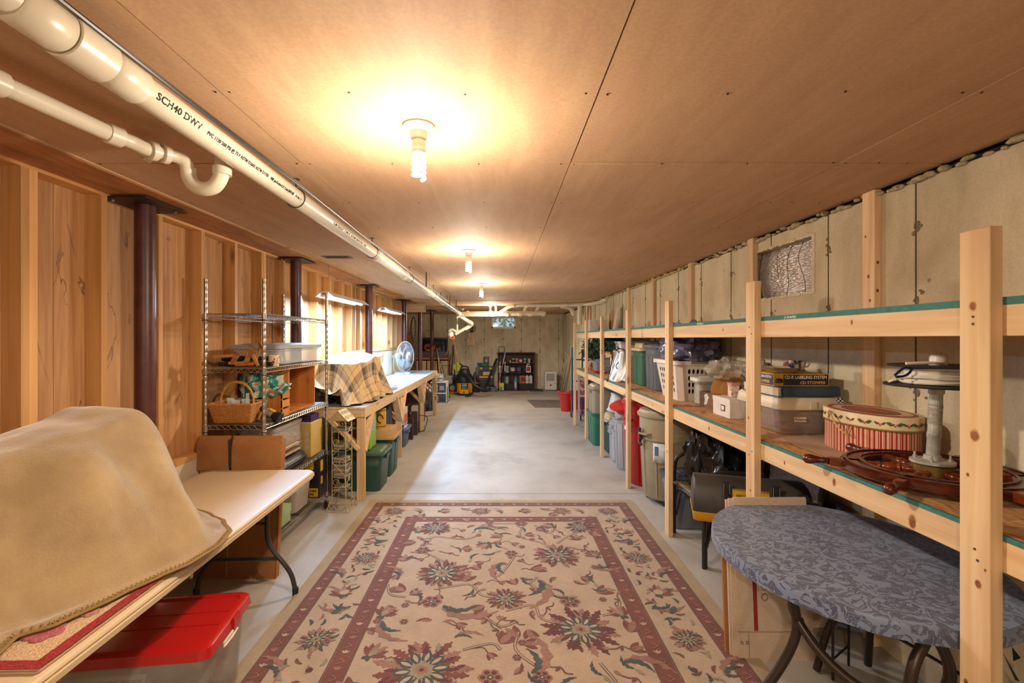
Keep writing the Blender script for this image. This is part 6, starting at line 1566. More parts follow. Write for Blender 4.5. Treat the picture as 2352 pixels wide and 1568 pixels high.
wk.build('woven_strands', WK2, bk, smooth=True)['kind'] = 'stuff'
st_ = MB()
for k in range(NSU):
    a = per((k + .25) / NSU, 0); b_ = per((k + .25) / NSU, bh); st_.tube([a, b_], .0028, 4)
st_.build('stakes', WK, bk)
for s_ in (0, 1):
    rp_ = [per(k / 80, bh + .002) + Vector((0, 0, .004 * sin(k * 1.3 + s_ * pi))) for k in range(80)]
    MB().tube(rp_, .006, 6, closed=True).build('braided_rim', WK2, bk, smooth=True)
for s_ in (0, 1, 2):
    P = []
    for k in range(41):
        a = pi * k / 40; tw = a * 7 + s_ * 2.1; P.append(((-.122) * cos(a), .006 * sin(tw), bh - .01 + .165 * sin(a) ** .85 + .006 * cos(tw)))
    MB().tube(P, .0055, 6).build('handle_strand', WK2, bk, smooth=True)
GL = M('dfe4e2', .05, 0, 0, alpha=.28)
for k, (x, y, r_, h) in enumerate(((-.05, .0, .026, .165), (.0, -.02, .03, .15), (.075, .0, .022, .2), (.04, .03, .024, .155))):
    t = T('glass_jar', ['clear glass tumbler at left in the wicker basket', 'wide clear glass at the centre of the wicker basket', 'tall clear glass bottle at right in the wicker basket', 'small clear glass behind the others in the wicker basket'][k], 'glass', (-1.945 + x, 3.45 + y, Z3 + .008))
    MB().lathe([(r_ * .8, 0), (r_, .01), (r_, h * .55), (r_ * (.5 if k == 2 else .95), h * .72), (r_ * (.5 if k == 2 else 1.02), h), (r_ * (.45 if k == 2 else .95), h), (r_ * .9, h * .5), (r_ * .75, .006)], seg=18).build('glass', GL, t, smooth=True)
def stripec(h1, h2, s, name='striped_cloth', ax='x'):
    m, t_, b = nt(name); tc = N(t_, 'ShaderNodeTexCoord'); sp = N(t_, 'ShaderNodeSeparateXYZ'); L(t_, tc.outputs['Object'], sp.inputs[0])
    a = N(t_, 'ShaderNodeMath', operation='MULTIPLY', i_1=s); L(t_, sp.outputs[ax.upper()], a.inputs[0]); n = N(t_, 'ShaderNodeTexNoise', i_Scale=6.0); L(t_, tc.outputs['Object'], n.inputs['Vector'])
    ad = N(t_, 'ShaderNodeMath', operation='ADD'); L(t_, a.outputs[0], ad.inputs[0]); L(t_, n.outputs[0], ad.inputs[1])
    f = N(t_, 'ShaderNodeMath', operation='FRACT'); L(t_, ad.outputs[0], f.inputs[0])
    r = N(t_, 'ShaderNodeValToRGB'); r.color_ramp.interpolation = 'CONSTANT'; r.color_ramp.elements[0].color = hexc(h1); r.color_ramp.elements[1].color = hexc(h2); r.color_ramp.elements[1].position = .5
    L(t_, f.outputs[0], r.inputs[0]); L(t_, r.outputs[0], b.inputs['Base Color']); b.inputs['Roughness'].default_value = .85; return m
TEAL = stripec('2f8078', 'b5b09a', 16)
solo('striped_towel', crumple((-1.93, 3.80, Z3 + .14), .13, (1.15, 1.2, .95), 40, .5, 2.6, 41), TEAL, 'rumpled teal and white striped towel behind the wicker basket', 'towel', smooth=True)
solo('checked_cloth', MB().grid(lambda u, v: (-1.82 + .16 * u + .02 * sin(v * 6), 3.62 + .10 * v, Z3 + .155 + .05 * u + .012 * sin(u * 14 + v * 5) + .05 * v), 26, 10), stripec('2f9a8c', 'd6d0bc', 26, 'teal_check', 'y'), 'teal checked cloth folded over the white tub edge', 'cloth', smooth=True, solid=.008)
t = T('white_tub', 'shallow cream plastic tub under the teal cloth', 'tub', (-1.86, 3.72, Z3)); MB().rr([(0, .10, .085, .03), (.14, .13, .11, .03), (.14, .124, .104, .03), (.006, .094, .08, .03)]).build('tub', M('cbbfa2', .45), t, smooth=True)
t = T('flashlight', 'black and yellow lantern torch lying beside the basket', 'torch', (-1.72, 3.50, Z3 + .048), rot=(0, radians(28), 0))
MB().lathe([(.016, -.12), (.018, -.06), (.026, -.05), (.028, .02), (.030, .03), (.044, .05), (.046, .075), (.04, .078), (.01, .07)], seg=22, axis='x').build('barrel', BM, t, smooth=True)
MB().lathe([(.0272, -.045), (.0288, .015)], seg=22, axis='x', cap=False).build('grey_label', M('8d8478', .5), t, smooth=True); MB().box(-.03, .02, -.02, .02, .026, .031).build('yellow_patch', YEL, t)
CRT = wood('crate_wood', 'a8621f', 'c5803a', 'z', knots=True, rand=.08)
t = T('wooden_crate', 'orange-stained wooden crate on its side on the wire shelf', 'crate', (-1.90, 4.08, Z3))
cw, cd_, chh = .17, .27, .37
for y in (-cd_, cd_ - .016): MB().box(-cw, cw, y, y + .016, .0, chh).build('end_board', CRT, t, bevel=.001)
for z in (0, chh - .012):
    for k in range(3): MB().box(-cw + k * .117, -cw + k * .117 + .105, -cd_ + .016, cd_ - .016, z, z + .012).build('slat', CRT, t)
for k in range(3): MB().box(-cw - .01, -cw, -cd_, cd_, .02 + k * .12, .12 + k * .12).build('slat', CRT, t)
t = T('small_crate', 'small slatted wooden crate standing in front of the larger one', 'crate', (-1.765, 3.72, Z3))
for y in (0, .115): MB().box(-.045, .065, y, y + .012, 0, .2).build('end_board', CRT, t)
for z in (.0, .07, .14): MB().box(.055, .067, .0, .127, z, z + .055).build('slat', CRT, t)
MB().box(-.045, .065, 0, .127, 0, .01).build('slat', CRT, t)
t.location = (-1.775, 3.655, Z3)
bpy.data.objects['white_tub'].location.x = -1.95
# fourth shelf
tote('clear_bin', 'clear bin of pale shells resting on a stack of papers', -2.02, -1.715, 3.55, 4.06, .775, .955, M('c0b8ae', .14, 0, .05, alpha=.38), None, ribs=0, r=.03, taper=.95, handle=False)
sh3 = MB(); rn = random.Random(3)
for k in range(26): sh3.ball((rn.uniform(-1.98, -1.75), rn.uniform(3.6, 4.0), .80 + rn.uniform(0, .04)), rn.uniform(.02, .035), 8, (1, 1.2, .7))
for k in range(8):
    mb = MB().ball((0, 0, 0), .032, 10, (1.2, 1, .7)); p = (-1.75 - .03 * (k % 2), 3.60 + k * .055, .802)
    t = T('seashell', 'pinkish-cream shell, %s from the near end of the clear bin' % ['first', 'second', 'third', 'fourth', 'fifth', 'sixth', 'seventh', 'eighth'][k], 'shell', p, RN.uniform(0, 6), 'shells in the clear bin'); MB().loft([[((.004 + .026 * sin(pi * min(1, q / 7 + .1))) * cos(j * pi / 5) - .03 + q * .009, (.004 + .026 * sin(pi * min(1, q / 7 + .1))) * sin(j * pi / 5), .004 * (q % 2)) for j in range(10)] for q in range(8)]).turn(Matrix.Rotation(pi / 2, 4, 'X')).build('shell', M('c9a287', .5), t, smooth=True)
rb2 = sh3.build('shell_pile', M('bf9c84', .55, 0, .15, sc=20)); tag(rb2, 'heap of pale shells filling the bottom of the clear bin', 'shells', kind='stuff')
t = T('paper_stack', 'stack of loose papers and folders under the clear bin', 'papers', (-1.86, 3.8, .695)); 
for k in range(8): MB().box(-.14, .135 + RN.uniform(-.01, .02), -.24, .2 + RN.uniform(-.04, .05), k * .010, k * .010 + .006).turn(Matrix.Rotation(RN.uniform(-.06, .06), 4, 'Z')).build('sheet', M(['c2b29a', 'a88a6a', 'cfc3b0', '7a5a44', 'b3a48c'][k % 5], .8), t)
QB = patchy('quilted_navy', ['12161f', '1c2433', '2a3548'], 18, rough=.3, bump=.5)
t = T('quilted_bag', 'shiny navy quilted bag lying under the paper stack', 'bag', (-1.86, 3.82, Z4))
MB().rr([(0, .14, .26, .05), (.02, .165, .28, .06), (.06, .175, .29, .06), (.10, .15, .27, .06), (.12, .10, .24, .05)]).build('bag', QB, t, smooth=True)
q = MB()
for k in range(24): q.ball((.172, -.25 + k * .021, .07), .004, 6)
q.build('silver_studs', M('c0c4c8', .3, .8), t)
t = T('letter_crate', 'pale yellow plastic file crate with square holes on the wire shelf', 'crate', (-1.85, 4.36, Z4))
YP = M('c5a95e', .5, 0, .04)
for (p0, p1) in (((-.13, -.13), (.13, -.13)), ((.13, -.13), (.13, .13)), ((.13, .13), (-.13, .13)), ((-.13, .13), (-.13, -.13))):
    side_x = p0[0] == p1[0]
    basket_wall((p0[0], p0[1], 0), (p1[0], p1[1], 0), (p0[0], p0[1], .30), (p1[0], p1[1], .30), 4, 5, (lambda i, j: (j == 3 and i in (1, 2))) if side_x else (lambda i, j: 1 <= j <= 3)).build('side_panel', YP, t, solid=.006)
MB().box(-.13, .13, -.13, .13, 0, .006).build('base', YP, t)
t = T('purple_box', 'small purple and white box inside the yellow file crate', 'box', (-1.82, 4.33, Z4 + .0065)); MB().box(-.08, .1, -.1, .08, 0, .31).build('carton', M('c9b7a8', .6), t); MB().box(-.084, .104, -.104, .084, .31, .37).build('lid', M('3a1a44', .5), t)
solo('plastic_sack', crumple((-1.95, 4.43, .885), .06, (1, .8, 1.2), 26, .5, 3, 61), M('a89c90', .2, 0, .2, alpha=.8), 'crinkled pale plastic sack stuffed on top of the yellow file crate', 'plastic bag', smooth=True)
# bottom shelf
t = T('green_box', 'pale green lidded cardboard box on the bottom wire shelf', 'box', (-1.87, 3.68, Z5)); PG = M('9db487', .6, 0, .04)
MB().box(-.16, .16, -.14, .12, 0, .13).build('body', PG, t); MB().box(-.165, .165, -.145, .125, .075, .138).build('lid', PG, t, bevel=.002)
tote('lidded_bin', 'frosted bin with white lid on the bottom wire shelf', -2.05, -1.69, 3.88, 4.24, Z5, Z5 + .30, M('b5ab9e', .25, 0, .08, alpha=.75), M('cdc6ba', .35), ribs=0, lidh=.05, taper=.82, lidribs=False, handle=False)
t = T('paint_sprayer_box', 'black box with yellow label panels on the bottom wire shelf', 'box', (-1.86, 4.42, Z5)); MB().box(-.17, .185, -.10, .085, 0, .36).build('carton', patchy('black_print', ['18161a', '2a2028', '3c2c38'], 9, rough=.4, bump=0), t, bevel=.001)
YL = M('d2a91c', .45)
for a in ((.05, .13, .26, .345), (.09, .17, .01, .09)):
    MB().box(a[0], a[1], -.1015, -.1, a[2], a[3]).build('yellow_label', YL, t)
MB().box(.185, .1865, -.08, -.02, .24, .34).box(.185, .1865, -.07, -.03, .12, .19).build('yellow_label', YL, t)
text('1500', .03, BLACK, t, (-1.81 + .045, 4.318, Z5 + .055), (1, 0, 0), (0, 0, 1), bold=.001); text('PSI', .03, BLACK, t, (-1.81 + .045, 4.318, Z5 + .022), (1, 0, 0), (0, 0, 1), bold=.001)

# ---------------- wire media tower ----------------
CRM = M('c2ad80', .5, .1, .1)
t = T('media_tower', 'cream scrolled wire tower with a little roof, full of discs', 'media rack', (-1.535, 4.52, 0), radians(-6))
def wr(pts, r=.0035, nm='wire', par=None): return MB().tube(pts, r, 6).build(nm, CRM, par or t, smooth=True)
q = .068
for x in (-q, q):
    for y in (-q, q): wr([(x, y, .09), (x, y, .88)], .0045, 'post')
b = .11
for r_, z in ((b, .006), (q + .01, .09)): MB().tube([(-r_, -r_, z), (r_, -r_, z), (r_, r_, z), (-r_, r_, z)], .004, 6, closed=True).build('base_frame', CRM, t)
for x, y in ((-1, -1), (1, -1), (1, 1), (-1, 1)): wr([(x * b, y * b, .006), (x * (q + .01), y * (q + .01), .09)], .004, 'base_strut')
def spiral(c, r, a0, turns, ax, par):
    P = []
    for k in range(25):
        f = k / 24; a = a0 + turns * 2 * pi * f; rr_ = r * (1 - .75 * f); d = (rr_ * cos(a), rr_ * sin(a))
        P.append((c[0] + d[0], c[1], c[2] + d[1]) if ax == 'y' else (c[0], c[1] + d[0], c[2] + d[1]))
    return MB().tube(P, .0028, 5).build('scroll', CRM, par, smooth=True)
for y in (-b * .9,): 
    for x in (-.05, .0, .05): spiral((x, y, .05), .032, 1, 1.2, 'y', t)
for x in (b * .9,):
    for y in (-.05, .03): spiral((x, y, .05), .032, 1, 1.2, 'x', t)
for k, z in enumerate((.17, .36, .55, .73)):
    s_ = 1 if k % 2 else -1
    wr(arc([(s_ * .06, -q - .003, z - .02), (0, -q - .003, z + .04), (-s_ * .06, -q - .003, z + .1), (-s_ * .055, -q - .003, z + .16)], 6), .003, 'scroll')
    spiral((s_ * .03, -q - .004, z + .1), .035, 0, 1.3, 'y', t); wr(arc([(q + .003, -s_ * .05, z), (q + .003, s_ * .05, z + .08), (q + .003, -s_ * .04, z + .16)], 6), .003, 'scroll')
    spiral((q + .004, 0, z + .13), .03, 2, 1.3, 'x', t)
    MB().tube([(-q, -q, z + .02), (q, -q, z + .02), (q, q, z + .02), (-q, q, z + .02)], .0035, 5, closed=True).build('shelf_ring', CRM, t)
# roof
rf = MB()
for s_ in (-1, 1):
    rf.hexa([(s_ * .095, -.09, .86), (s_ * .097, -.09, .858), (s_ * .097, .09, .858), (s_ * .095, .09, .86), (0, -.09, .955), (s_ * .002, -.09, .958), (s_ * .002, .09, .958), (0, .09, .955)])
r_ = rf.build('roof', CRM, t)
for i in range(4):
    for j in range(2):
        for s_ in (-1, 1):
            P = []
            for k in range(19):
                a = k / 18 * 2 * pi * 1.5; d = .02 * (1 - .7 * k / 18); u = .028 + .045 * j + d * cos(a); v = -.065 + .043 * i + d * sin(a)
                P.append((s_ * (.098 * (1 - u / .10)), v, .862 + .097 * u / .10 + .003))
            MB().tube(P, .0022, 4).build('roof_scroll', CRM, r_)
MB().add([(-.09, -.088, .862), (.09, -.088, .862), (0, -.088, .952)], [(0, 1, 2)]).build('gable', CRM, r_, solid=.002)
for k, (z, n, m) in enumerate(((.19, 0, ''), (.38, 0, ''), (.5, 0, ''), (.69, 0, ''))): pass
zc = .17
for sec, (z0, n) in enumerate(((.195, 3), (.31, 12), (.46, 4), (.585, 4), (.755, 3))):
    for k in range(n):
        d = T('disc_case', 'slim disc case, %s, ' % ('bottom one' if k == 0 else 'topmost one' if k == n - 1 else ['', 'second', 'third', 'fourth', 'fifth', 'sixth', 'seventh', 'eighth', 'ninth', 'tenth', 'eleventh'][k] + ' from bottom') + ['in the lowest pile of the wire tower', 'in the thick second pile of the wire tower', 'in the third pile of the wire tower', 'in the fourth pile of the wire tower', 'in the top pile of the wire tower'][sec], 'disc case', (-1.535, 4.52, z0 + k * .0108), radians(-6 + RN.uniform(-7, 7)), 'disc cases in the wire tower')
        MB().box(-.058, .058, -.062, .062, 0, .0102).build('case', M(['8a8078', '5a524c', 'a39a90', '6b5f56', '3f3a38'][(k + sec) % 5], .25), d)
        MB().box(-.054, .054, -.0625, -.0615, .002, .0082).build('spine_paper', M(['c9bfae', '8c6a4a', 'b0a890', 'd8d0c0'][k % 4], .6), d)
# ---------------- workbench ----------------
wbn = T('workbench', 'long pine workbench with white worktop along the left wall', 'workbench', (-1.74, 7.45, 0))
BXR, BXL, BY0, BY1, BZ = -1.375, -2.10, 4.735, 10.17, .948
MB().box(-1.898, BXR - .001, BY0, BY1, BZ - .002, BZ).box(BXL, -1.898, BY0, 6.87, BZ - .002, BZ).box(BXL, -1.898, 6.99, 9.41, BZ - .002, BZ).box(BXL, -1.898, 9.53, BY1, BZ - .002, BZ).build('white_worktop', M('aeada8', .5, 0, .05), wbn, world=True)
MB().box(-1.898, BXR, BY0 - .003, BY1, BZ - .02, BZ - .002).box(BXL, -1.898, BY0 - .003, 6.87, BZ - .02, BZ - .002).box(BXL, -1.898, 6.99, 9.41, BZ - .02, BZ - .002).box(BXL, -1.898, 9.53, BY1, BZ - .02, BZ - .002).build('plywood_top', PINE_Y, wbn, world=True)
MB().box(BXR - .038, BXR, BY0, BY1, BZ - .11, BZ - .02).build('front_apron', PINE_Y, wbn, world=True, bevel=.002)
MB().box(BXL, BXR - .038, BY0, BY0 + .038, BZ - .11, BZ - .02).build('end_apron', PINE_X, wbn, world=True, bevel=.002)
MB().box(BXL, BXR - .038, BY1 - .038, BY1, BZ - .11, BZ - .02).build('end_apron', PINE_X, wbn, world=True)
for i, y in enumerate((4.775, 6.51, 8.37, 10.06)):
    MB().box(BXR - .085, BXR - .002, y - .04, y, 0, BZ - (.11 if i else .10)).build('leg', PINE_Z, wbn, world=True, bevel=.002)
    MB().box(BXL + .0, BXL + .085, y - .04, y, 0, BZ - .11).build('leg', PINE_Z, wbn, world=True)
    for s_ in (-1, 1):
        if (i == 0 and s_ < 0) or (i == 3 and s_ > 0): continue
        MB().bar((BXR - .03, y - .02, .50), (BXR - .03, y - .02 + s_ * .30, BZ - .06), .038, .085, (1, 0, 0)).build('brace', PINE_Z, wbn, world=True)
    MB().bar((BXR - .06, y - .02, .52), (BXR - .42, y - .02, BZ - .06), .038, .085, (0, 1, 0)).build('brace', PINE_Z, wbn, world=True)
# plaid blanket over a heap
def plaid():
    m, t, b = nt('plaid'); b.inputs['Roughness'].default_value = .9
    uv = N(t, 'ShaderNodeAttribute', attribute_name='weave'); sp = N(t, 'ShaderNodeSeparateXYZ'); L(t, uv.outputs['Vector'], sp.inputs[0])
    outs = []
    for ax in ('X', 'Y'):
        f = N(t, 'ShaderNodeMath', operation='FRACT'); L(t, sp.outputs[ax], f.inputs[0])
        cr = N(t, 'ShaderNodeValToRGB'); e = cr.color_ramp; e.interpolation = 'CONSTANT'
        seq = [(0, 'c9ab7c'), (.12, '1e1a18'), (.135, 'c9ab7c'), (.28, '4e463e'), (.46, '8a7860'), (.50, 'd2b88e'), (.515, '5a5046'), (.54, 'd2b88e'), (.555, '5a5046'), (.60, 'c9ab7c'), (.80, '1e1a18'), (.815, 'c9ab7c'), (.84, '1e1a18'), (.85, 'c9ab7c')]
        e.elements[0].color = hexc(seq[0][1]); e.elements[1].position = seq[1][0]; e.elements[1].color = hexc(seq[1][1])
        for p, c in seq[2:]: q = e.elements.new(p); q.color = hexc(c)
        L(t, f.outputs[0], cr.inputs[0]); outs.append(cr.outputs[0])
    mi = N(t, 'ShaderNodeMix', data_type='RGBA', i_0=.5); L(t, outs[0], mi.inputs[6]); L(t, outs[1], mi.inputs[7]); L(t, mi.outputs[2], b.inputs['Base Color']); return m
PB = T('plaid_blanket', 'tan and charcoal plaid blanket heaped over the near end of workbench', 'blanket', (-1.74, 5.5, BZ))
def plf(u, v):
    a = 2 * pi * u; ca, sa = cos(a), sin(a); k = (abs(ca) ** 5 + abs(sa) ** 5) ** -.2
    top = .52
    if v < .45: r = v / .45; z = .53 - .05 * r * r; rr_ = r * .80
    else:
        q = (v - .45) / .55; rr_ = .80 + .32 * q ** 1.4; z = .48 - .475 * q ** .85
    x = -1.73 + .315 * k * ca * rr_; y = 5.42 + .60 * k * sa * rr_
    if v > .45:
        w_ = .05 * q * sin(a * 9 + 2 * sin(a * 3)) + .02 * q * sin(a * 23 + 1); x += w_ * ca; y += w_ * sa
        if ca < .3 and sa < 0: z = max(z, .20 + .07 * sin(a * 5)) * (1 if q < .9 else 1)
        if ca > .5: z = max(z, .008 + .01 * q)
    z -= .10 * max(0, -(y - 5.42)) * (1 if v < .8 else 0) ; z += .03 * noise.noise(Vector((x * 5, y * 5, 2)))
    x = min(x, BXR + .02 + .0 * v); return (x, y, BZ + max(z, .006))
g = MB().grid(plf, 120, 44)
o = g.build('cloth', plaid(), PB, world=True, smooth=True)
at = o.data.attributes.new('weave', 'FLOAT_VECTOR', 'POINT')
for j in range(45):
    for i in range(121):
        a = 2 * pi * i / 120; v = j / 44; at.data[j * 121 + i].vector = ((.5 + v * 1.15 * cos(a + .3)) * 1.9 + .3, (.5 + v * 1.7 * sin(a + .3)) * 1.9, 0)
for k, (x, y, z, r_, st, m, lb) in enumerate(((-1.90, 5.0, BZ, .13, (.9, 1, .85), '2a211f', 'dark lumpy bag under the plaid blanket at its near left'), (-1.66, 5.02, BZ, .10, (1, 1, .8), '332a30', 'smaller dark bundle under the plaid blanket near the bench end'), (-1.76, 5.6, BZ, .2, (1.1, 1.9, 1.0), '3a3230', 'large dark bundle filling the middle of the plaid blanket'))):
    solo('stuffed_bag', crumple((x, y, z + .001), r_, st, 24, .4, 2.4, 50 + k), M(m, .5, 0, .3), lb, 'bag', smooth=True)
solo('white_rag', crumple((-1.50, 6.38, BZ + .001), .075, (1, 1.6, .5), 26, .5, 3, 71), M('a9aab0', .85, 0, .2), 'crumpled pale rag on the worktop past the plaid blanket', 'rag', smooth=True)
# fan
WF = M('bdbebd', .35, 0, .02)
fan = T('desk_fan', 'big white oscillating fan standing on the workbench', 'fan', (-1.93, 9.2, BZ))
MB().rr([(0, .15, .12, .05), (.02, .15, .12, .05), (.035, .12, .09, .04), (.05, .05, .04, .03)]).build('base', WF, fan, smooth=True)
MB().lathe([(.04, .04), (.032, .10), (.028, .22), (.035, .25)], seg=20).build('neck', WF, fan, smooth=True)
hd_ = Matrix.Translation((.06, -.05, .34)) @ Matrix.Rotation(atan2(-.36, .93), 4, 'Z')
MB().lathe([(.03, -.22), (.07, -.20), (.08, -.12), (.075, -.07), (.02, -.06)], seg=24, axis='x').turn(hd_).build('motor_housing', WF, fan, smooth=True)
gr = MB(); FR = .30
for k in range(48):
    a = 2 * pi * k / 48; P = [(x, r_ * cos(a), r_ * sin(a)) for r_, x in ((.09, .075), (.20, .07), (.27, .05), (FR, .0), (.27, -.05), (.18, -.075), (.08, -.08))]
    gr.tube([Vector(p) for p in P], .0013, 4)
gr.turn(hd_).build('grille_wires', WF, fan)['kind'] = 'stuff'
for r_, x in ((FR, 0), (.09, .076), (.2, .071)): MB().tube([(x, r_ * cos(2 * pi * k / 40), r_ * sin(2 * pi * k / 40)) for k in range(40)], .006 if r_ == FR else .003, 6, closed=True).turn(hd_).build('grille_ring', WF, fan, smooth=True)
MB().lathe([(.09, .077), (.085, .082), (.01, .084)], seg=28, axis='x').turn(hd_).build('centre_badge', WF, fan, smooth=True)
MB().lathe([(.03, .084), (.028, .087), (.005, .088)], seg=20, axis='x').turn(hd_).build('badge_dot', M('a08c5c', .4), fan, smooth=True)
for k in range(5):
    a0 = 2 * pi * k / 5
    MB().grid(lambda u, v: ((v - .5) * .06, (.05 + .2 * u) * cos(a0 + (v - .5) * 1.0), (.05 + .2 * u) * sin(a0 + (v - .5) * 1.0)), 6, 6).turn(hd_).build('blade', M('8f989f', .3, alpha=.85), fan, smooth=True, solid=.003)
MB().tube(arc([(-.12, .02, .03), (-.18, .0, .10), (-.17, -.04, .3), (-.2, -.02, .35), (-.15, 0, .36)], 6), .005, 6).build('power_cord', WF, fan, smooth=True)
t = T('grey_mat', 'thin grey speckled pad lying on the far end of the worktop', 'pad', (-1.68, 9.5, BZ)); MB().hexa([(-.23, -.42, 0), (.2, -.42, 0), (.22, .42, 0), (-.2, .42, 0), (-.23, -.42, .006), (.2, -.42, .006), (.22, .42, .006), (-.2, .42, .006)]).build('pad', patchy('speck_grey', ['5f646a', '7a7f85', '8c9197'], 60, detail=2), t)
t = T('wall_tin', 'tan tin with wire clip hanging on the knee wall beside the fan', 'tin', (-2.085, 8.1, 1.22)); MB().lathe([(.05, 0), (.052, .12), (.054, .125), (.048, .125), (.045, .01)], seg=20).build('tin', M('a88a62', .5), t, smooth=True); MB().tube([(.05 * cos(k * .35), 0, .12 + .07 * sin(k * .35)) for k in range(10)], .004, 6).build('clip', M('3a3a3c', .4, .6), t)

# ---------------- under the workbench ----------------
GT = M('23483c', .42, 0, .06)
tote('storage_tote', 'nearest dark green tote with lid under the workbench', -1.86, -1.26, 4.99, 5.42, 0, .435, GT, M('3c5e4e', .42), lidh=.03, ribs=0)
tote('storage_tote', 'dark green tote with tan domed lid behind the nearest green tote', -1.88, -1.27, 5.52, 5.98, 0, .56, GT, M('b08f5c', .45), lidh=.10, ribs=1)
t = T('gift_bag', 'lime green and maroon printed carton on the nearest green tote', 'box', (-1.60, 5.16, .447)); LIME = M('7fb01e', .4, 0, .1)
MB().box(-.19, .19, -.13, .13, 0, .40).build('carton', LIME, t, bevel=.001)
MB().box(-.185, .15, -.1312, -.13, .10, .385).build('maroon_panel', M('4e1420', .45, 0, .2), t); MB().box(-.185, .15, -.1325, -.131, .22, .245).box(-.1, .1, -.1325, -.131, .10, .12).build('lime_band', LIME, t)
text('ATING B', .04, M('d8d0b8', .5), t, (-1.72, 5.0275, .447 + .27), (1, 0, 0), (0, 0, 1), bold=.0008)
text('River Ra', .035, BLACK, t, (-1.72, 5.0275, .447 + .03), (1, 0, 0), (0, 0, 1), bold=.0008)
MB().box(.19, .1912, -.07, .07, .17, .33).build('printed_picture', patchy('print', ['6a8a5a', 'a8b8b4', '5c6c74'], 20, detail=2), t); MB().box(.19, .1912, -.09, .09, .345, .375).build('printed_title', M('b9b8b0', .5), t)
t = T('yellow_can', 'yellow round tin with dark lettering on the tan tote lid', 'tin', (-1.475, 5.68, .562)); MB().lathe([(.078, 0), (.08, .005), (.08, .225), (.083, .23), (.076, .234), (.01, .234)], seg=28).build('tin', M('cf9a2c', .35, 0, .04), t, smooth=True)
for z in (.02, .21): MB().lathe([(.0808, z), (.0808, z + .008)], seg=28, cap=False).build('dark_band', BLACK, t)
MB().tube([(.03 + .035 * cos(k * pi / 8) , -.081, .12 + .05 * sin(k * pi / 8)) for k in range(14)], .007, 5).build('lettering', BLACK, t)
t = T('suitcase', 'large dark slate suitcase standing behind the totes', 'suitcase', (-1.68, 6.22, 0)); MB().rr([(.03, .20, .10, .05), (.04, .22, .11, .05), (.78, .22, .11, .05), (.80, .20, .10, .05)]).build('shell', M('2c3038', .5, 0, .08), t, smooth=True)
for k in range(3): MB().tube(arc([(-.15, -.113, .15 + k * .22), (0, -.116, .19 + k * .22), (.15, -.113, .15 + k * .22)], 4), .005, 5).build('piping', BLACK, t)
for x in (-.15, .15): MB().lathe([(.028, -.012), (.032, .012)], (x, 0, .032), 14, axis='x').build('wheel', BLACK, t)
tote('storage_tote', 'blue tote with rounded lid behind the second bench leg', -1.93, -1.42, 7.02, 7.42, 0, .31, M('4c5578', .42), M('5f688a', .4), lidh=.04, ribs=0)
def panel(name, label, cat, c, sx, sy, sz, m, lean=0, bevel=.002):
    t = T(name, label, cat, c); MB().hexa([(-sx, -sy, 0), (sx, -sy, 0), (sx, sy, 0), (-sx, sy, 0), (-sx + lean, -sy, sz), (sx + lean, -sy, sz), (sx + lean, sy, sz), (-sx + lean, sy, sz)]).build('body', m, t, bevel=bevel); return t
t = panel('printed_bag', 'orange and white printed package on the blue tote lid', 'package', (-1.50, 7.2, .325), .04, .13, .26, M('c9c0b4', .5)); MB().box(.0405, .042, -.11, .11, .02, .16).build('orange_print', M('b5552a', .5), t)
panel('folded_tray', 'dark brown board standing nearest past the blue tote', 'board', (-1.50, 7.62, 0), .07, .03, .36, M('33201a', .5))
panel('folded_tray', 'narrow dark brown slatted board beyond the nearest brown board', 'board', (-1.47, 7.98, 0), .05, .03, .40, M('3f2a20', .5))
t = panel('space_heater', 'brown and cream electric heater with cord by the third leg', 'heater', (-1.50, 8.12, 0), .07, .07, .50, M('3a322e', .5)); MB().box(-.06, .06, -.0715, -.07, .2, .48).build('cream_panel', M('b0a48e', .5), t); MB().box(-.01, .02, -.073, -.071, .3, .38).build('dial_slot', BLACK, t)
t.location.y = 8.22
MB().tube(arc([(.07, 0, .3), (.2, .05, .25), (.16, 0, .05), (.07, -.05, .01), (.15, .1, .01)], 6), .006, 6).build('power_cord', BLACK, t, smooth=True)
t = T('black_tools', 'black metal clamp tool lying over the brown boards', 'tool', (-1.52, 7.75, .41)); MB().tube([(-.03, -.16, .0), (.0, .14, .12)], .02, 8).tube([(0, .0, .06), (.05, .1, .16)], .014, 8).box(-.06, .05, -.18, -.1, -.0, .05).build('clamp', M('26252a', .35, .5), t, smooth=True)
panel('cabinet_door', 'reddish-brown wood panel leaning below the far worktop', 'panel', (-1.66, 9.0, 0), .14, .35, .80, wood('red_panel', '4e2517', '6a3520', 'z', knots=False), .03)
t = T('sledge_hammer', 'long-handled hammer leaning on the reddish panel', 'hammer', (-1.46, 8.55, 0)); MB().tube([(0, 0, .04), (-.08, -.03, .78)], .014, 8).build('handle', M('2a2522', .6), t); MB().box(-.06, .06, -.03, .03, 0, .06).build('head', DKMETAL, t, bevel=.006)
solo('trash_bag', crumple((-1.72, 10.75, 0), .26, (.75, .9, 1.3), 30, .35, 2.4, 33), M('3f444c', .3, 0, .15), 'slumped grey full garbage bag at the far end of workbench', 'garbage bag', smooth=True)
t = T('appliance_box', 'white appliance carton printed in black past the bench end', 'box', (-1.58, 12.05, 0)); MB().box(-.20, .20, -.20, .30, 0, .54).build('carton', M('cfc9bd', .6), t, bevel=.002)
for (a, b_, c, d, m) in ((-.19, .19, .27, .52, '3a3c40'), (-.19, .19, .02, .24, '3a3c40'), (-.16, -.02, .31, .47, 'b9b7b0'), (.03, .14, .33, .44, '8c8f92'), (-.15, .0, .05, .2, '9a9a96')): MB().box(a, b_, -.2015 - (.0006 if m != '3a3c40' else 0), -.20, c, d).build('printed_panel', M(m, .6, 0, .3), t)
